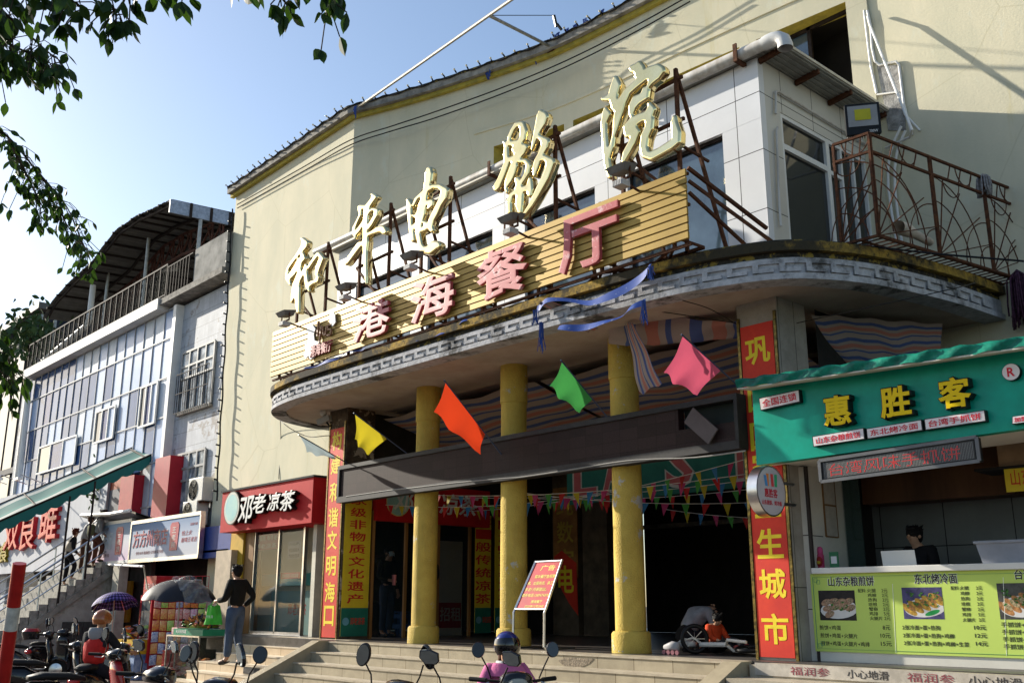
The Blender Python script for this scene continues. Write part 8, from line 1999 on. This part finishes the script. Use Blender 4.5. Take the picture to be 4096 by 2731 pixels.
# upper left cluster
twig([(-60,-60,0),(0,20,0),(60,75,.1),(110,120,.2),(145,145,.3)], 5.2, 60, .085, .16)
twig([(-60,40,0),(0,90,.1),(60,120,.2),(120,148,.3)], 5.4, 55, .085, .15)
twig([(-80,60,0),(-30,120,.1),(5,160,.2)], 5.2, 26, .08, .14)
twig([(-60,-50,.2),(60,-20,.1),(150,-5,0),(200,30,0)], 4.0, 34, .085, .13)
twig([(120,-60,.1),(210,-25,0),(260,20,0),(268,55,0)], 3.8, 20, .085, .10)
twig([(160,-60,.1),(260,-40,0),(300,-5,0)], 3.8, 12, .085, .09)
twig([(280,-70,0),(350,-45,0),(385,-20,0),(440,-12,0)], 3.8, 9, .085, .07)
twig([(440,-60,0),(560,-45,0),(640,-10,0),(660,15,0)], 3.8, 12, .08, .10)
twig([(600,-70,0),(700,-45,0),(745,0,0),(752,40,0)], 3.8, 16, .08, .11)
twig([(560,-70,0),(680,-60,0),(770,-20,0)], 3.8, 9, .08, .08)
# middle left drooping branch
mp_ = [(-60,270,0),(0,300,.1),(50,350,.2),(100,415,.3),(150,470,.4),(185,545,.5),(195,570,.5)]
twig(mp_, 7.6, 120, .085, .22)
twig([(20,320,0),(60,400,.1),(85,450,.2),(110,500,.2)], 7.4, 44, .085, .20)
twig([(90,400,0),(130,450,.1),(150,510,.1),(190,565,.1)], 7.5, 40, .08, .16)
# low left twigs
twig([(-70,740,0),(-20,770,.1),(15,820,.2),(35,870,.3)], 6.5, 46, .10, .17)
twig([(-70,790,0),(-20,830,.1),(25,880,.2)], 6.4, 30, .10, .14)
# main limbs leading back to the trunk, with more foliage out of frame
TP = V((-3.6,-1.2,0))
def lb(a, b, r0, r1, sag=.3): MB().tube(catmull([a, V(a).lerp(V(b), .5)+V((0,0,sag)), b], 6), [r0+(r1-r0)*i/12 for i in range(13)], 8).build('limb', m_bark, tree, smooth=True)
C1 = TP+V((.1,.2,3.2))
MB().tube([TP, TP+V((.05,.05,1.2)), C1, C1+V((.2,.4,1.6)), C1+V((.3,.7,3.2))], [.24,.19,.16,.11,.05], 14).build('trunk', m_bark, tree, smooth=True)
for x, y, D_ in ((-60,-60,5.2),(-60,40,5.4),(-60,-50,4.2),(120,-60,3.9),(280,-70,3.8),(440,-60,3.8),(600,-70,3.8),(-60,270,7.6),(-70,740,6.5),(-70,790,6.4)):
    lb(C1+V((.1,.25,rnd.uniform(.2,1.6) if y < 500 else -.2)), od(x, y, D_), .05, .012)
for k in range(420):
    a = rnd.uniform(0, 6.28); r = rnd.uniform(.4, 2.4); q = C1+V((.3,.5,1.6))+V((r*math.cos(a)-.8, r*math.sin(a)-1.2, rnd.uniform(.2,1.8)))
    leaf(q, V((rnd.gauss(0,.5), rnd.gauss(0,.5), -.8)), .09, .045)
lv.build('crown', m_leafA, tree)
# small shrub on the terrace
sb_ = thing('terrace_shrub', 'leafy green shrub in the terrace corner of the glass fronted building', 'shrub', oy(70, 830, 11.6)-V((0,0,0)))
lv = MB(); c = oy(70, 775, 11.7)
for k in range(520):
    q = c+V((rnd.gauss(0,1.2), rnd.gauss(0,.6), rnd.gauss(0,.55))); leaf(q, V((rnd.gauss(0,1), rnd.gauss(0,1), rnd.gauss(0,1))), .34, .16)
lv.build('foliage', M('shrub_leaf', (.07,.12,.035), .6, var=.5, scale=2, col2=(.02,.045,.015)), sb_)
MB().tube([V((c.x, c.y, GZ1+.3)), c], .05, 6).tube([V((c.x, c.y, GZ1+.5)), c+V((.6,0,.3))], .03, 6).build('stem', m_bark, sb_)
# little plant by the entrance window
lv = MB(); c = oy(217, 1118, 10.9)
for k in range(60): leaf(c+V((rnd.gauss(0,.22), rnd.gauss(0,.1), rnd.gauss(0,.35))), V((rnd.gauss(0,1), rnd.gauss(0,1), rnd.gauss(0,1))), .16, .09)
pl_ = thing('potted_vine', 'small bright climbing plant by the red entrance above the awning end', 'plant', c); lv.build('foliage', M('vine_leaf', (.12,.22,.05), .6, var=.4), pl_); MB().tube([c-V((0,0,.5)), c+V((0,0,.3))], .015, 5).build('stem', m_bark, pl_)
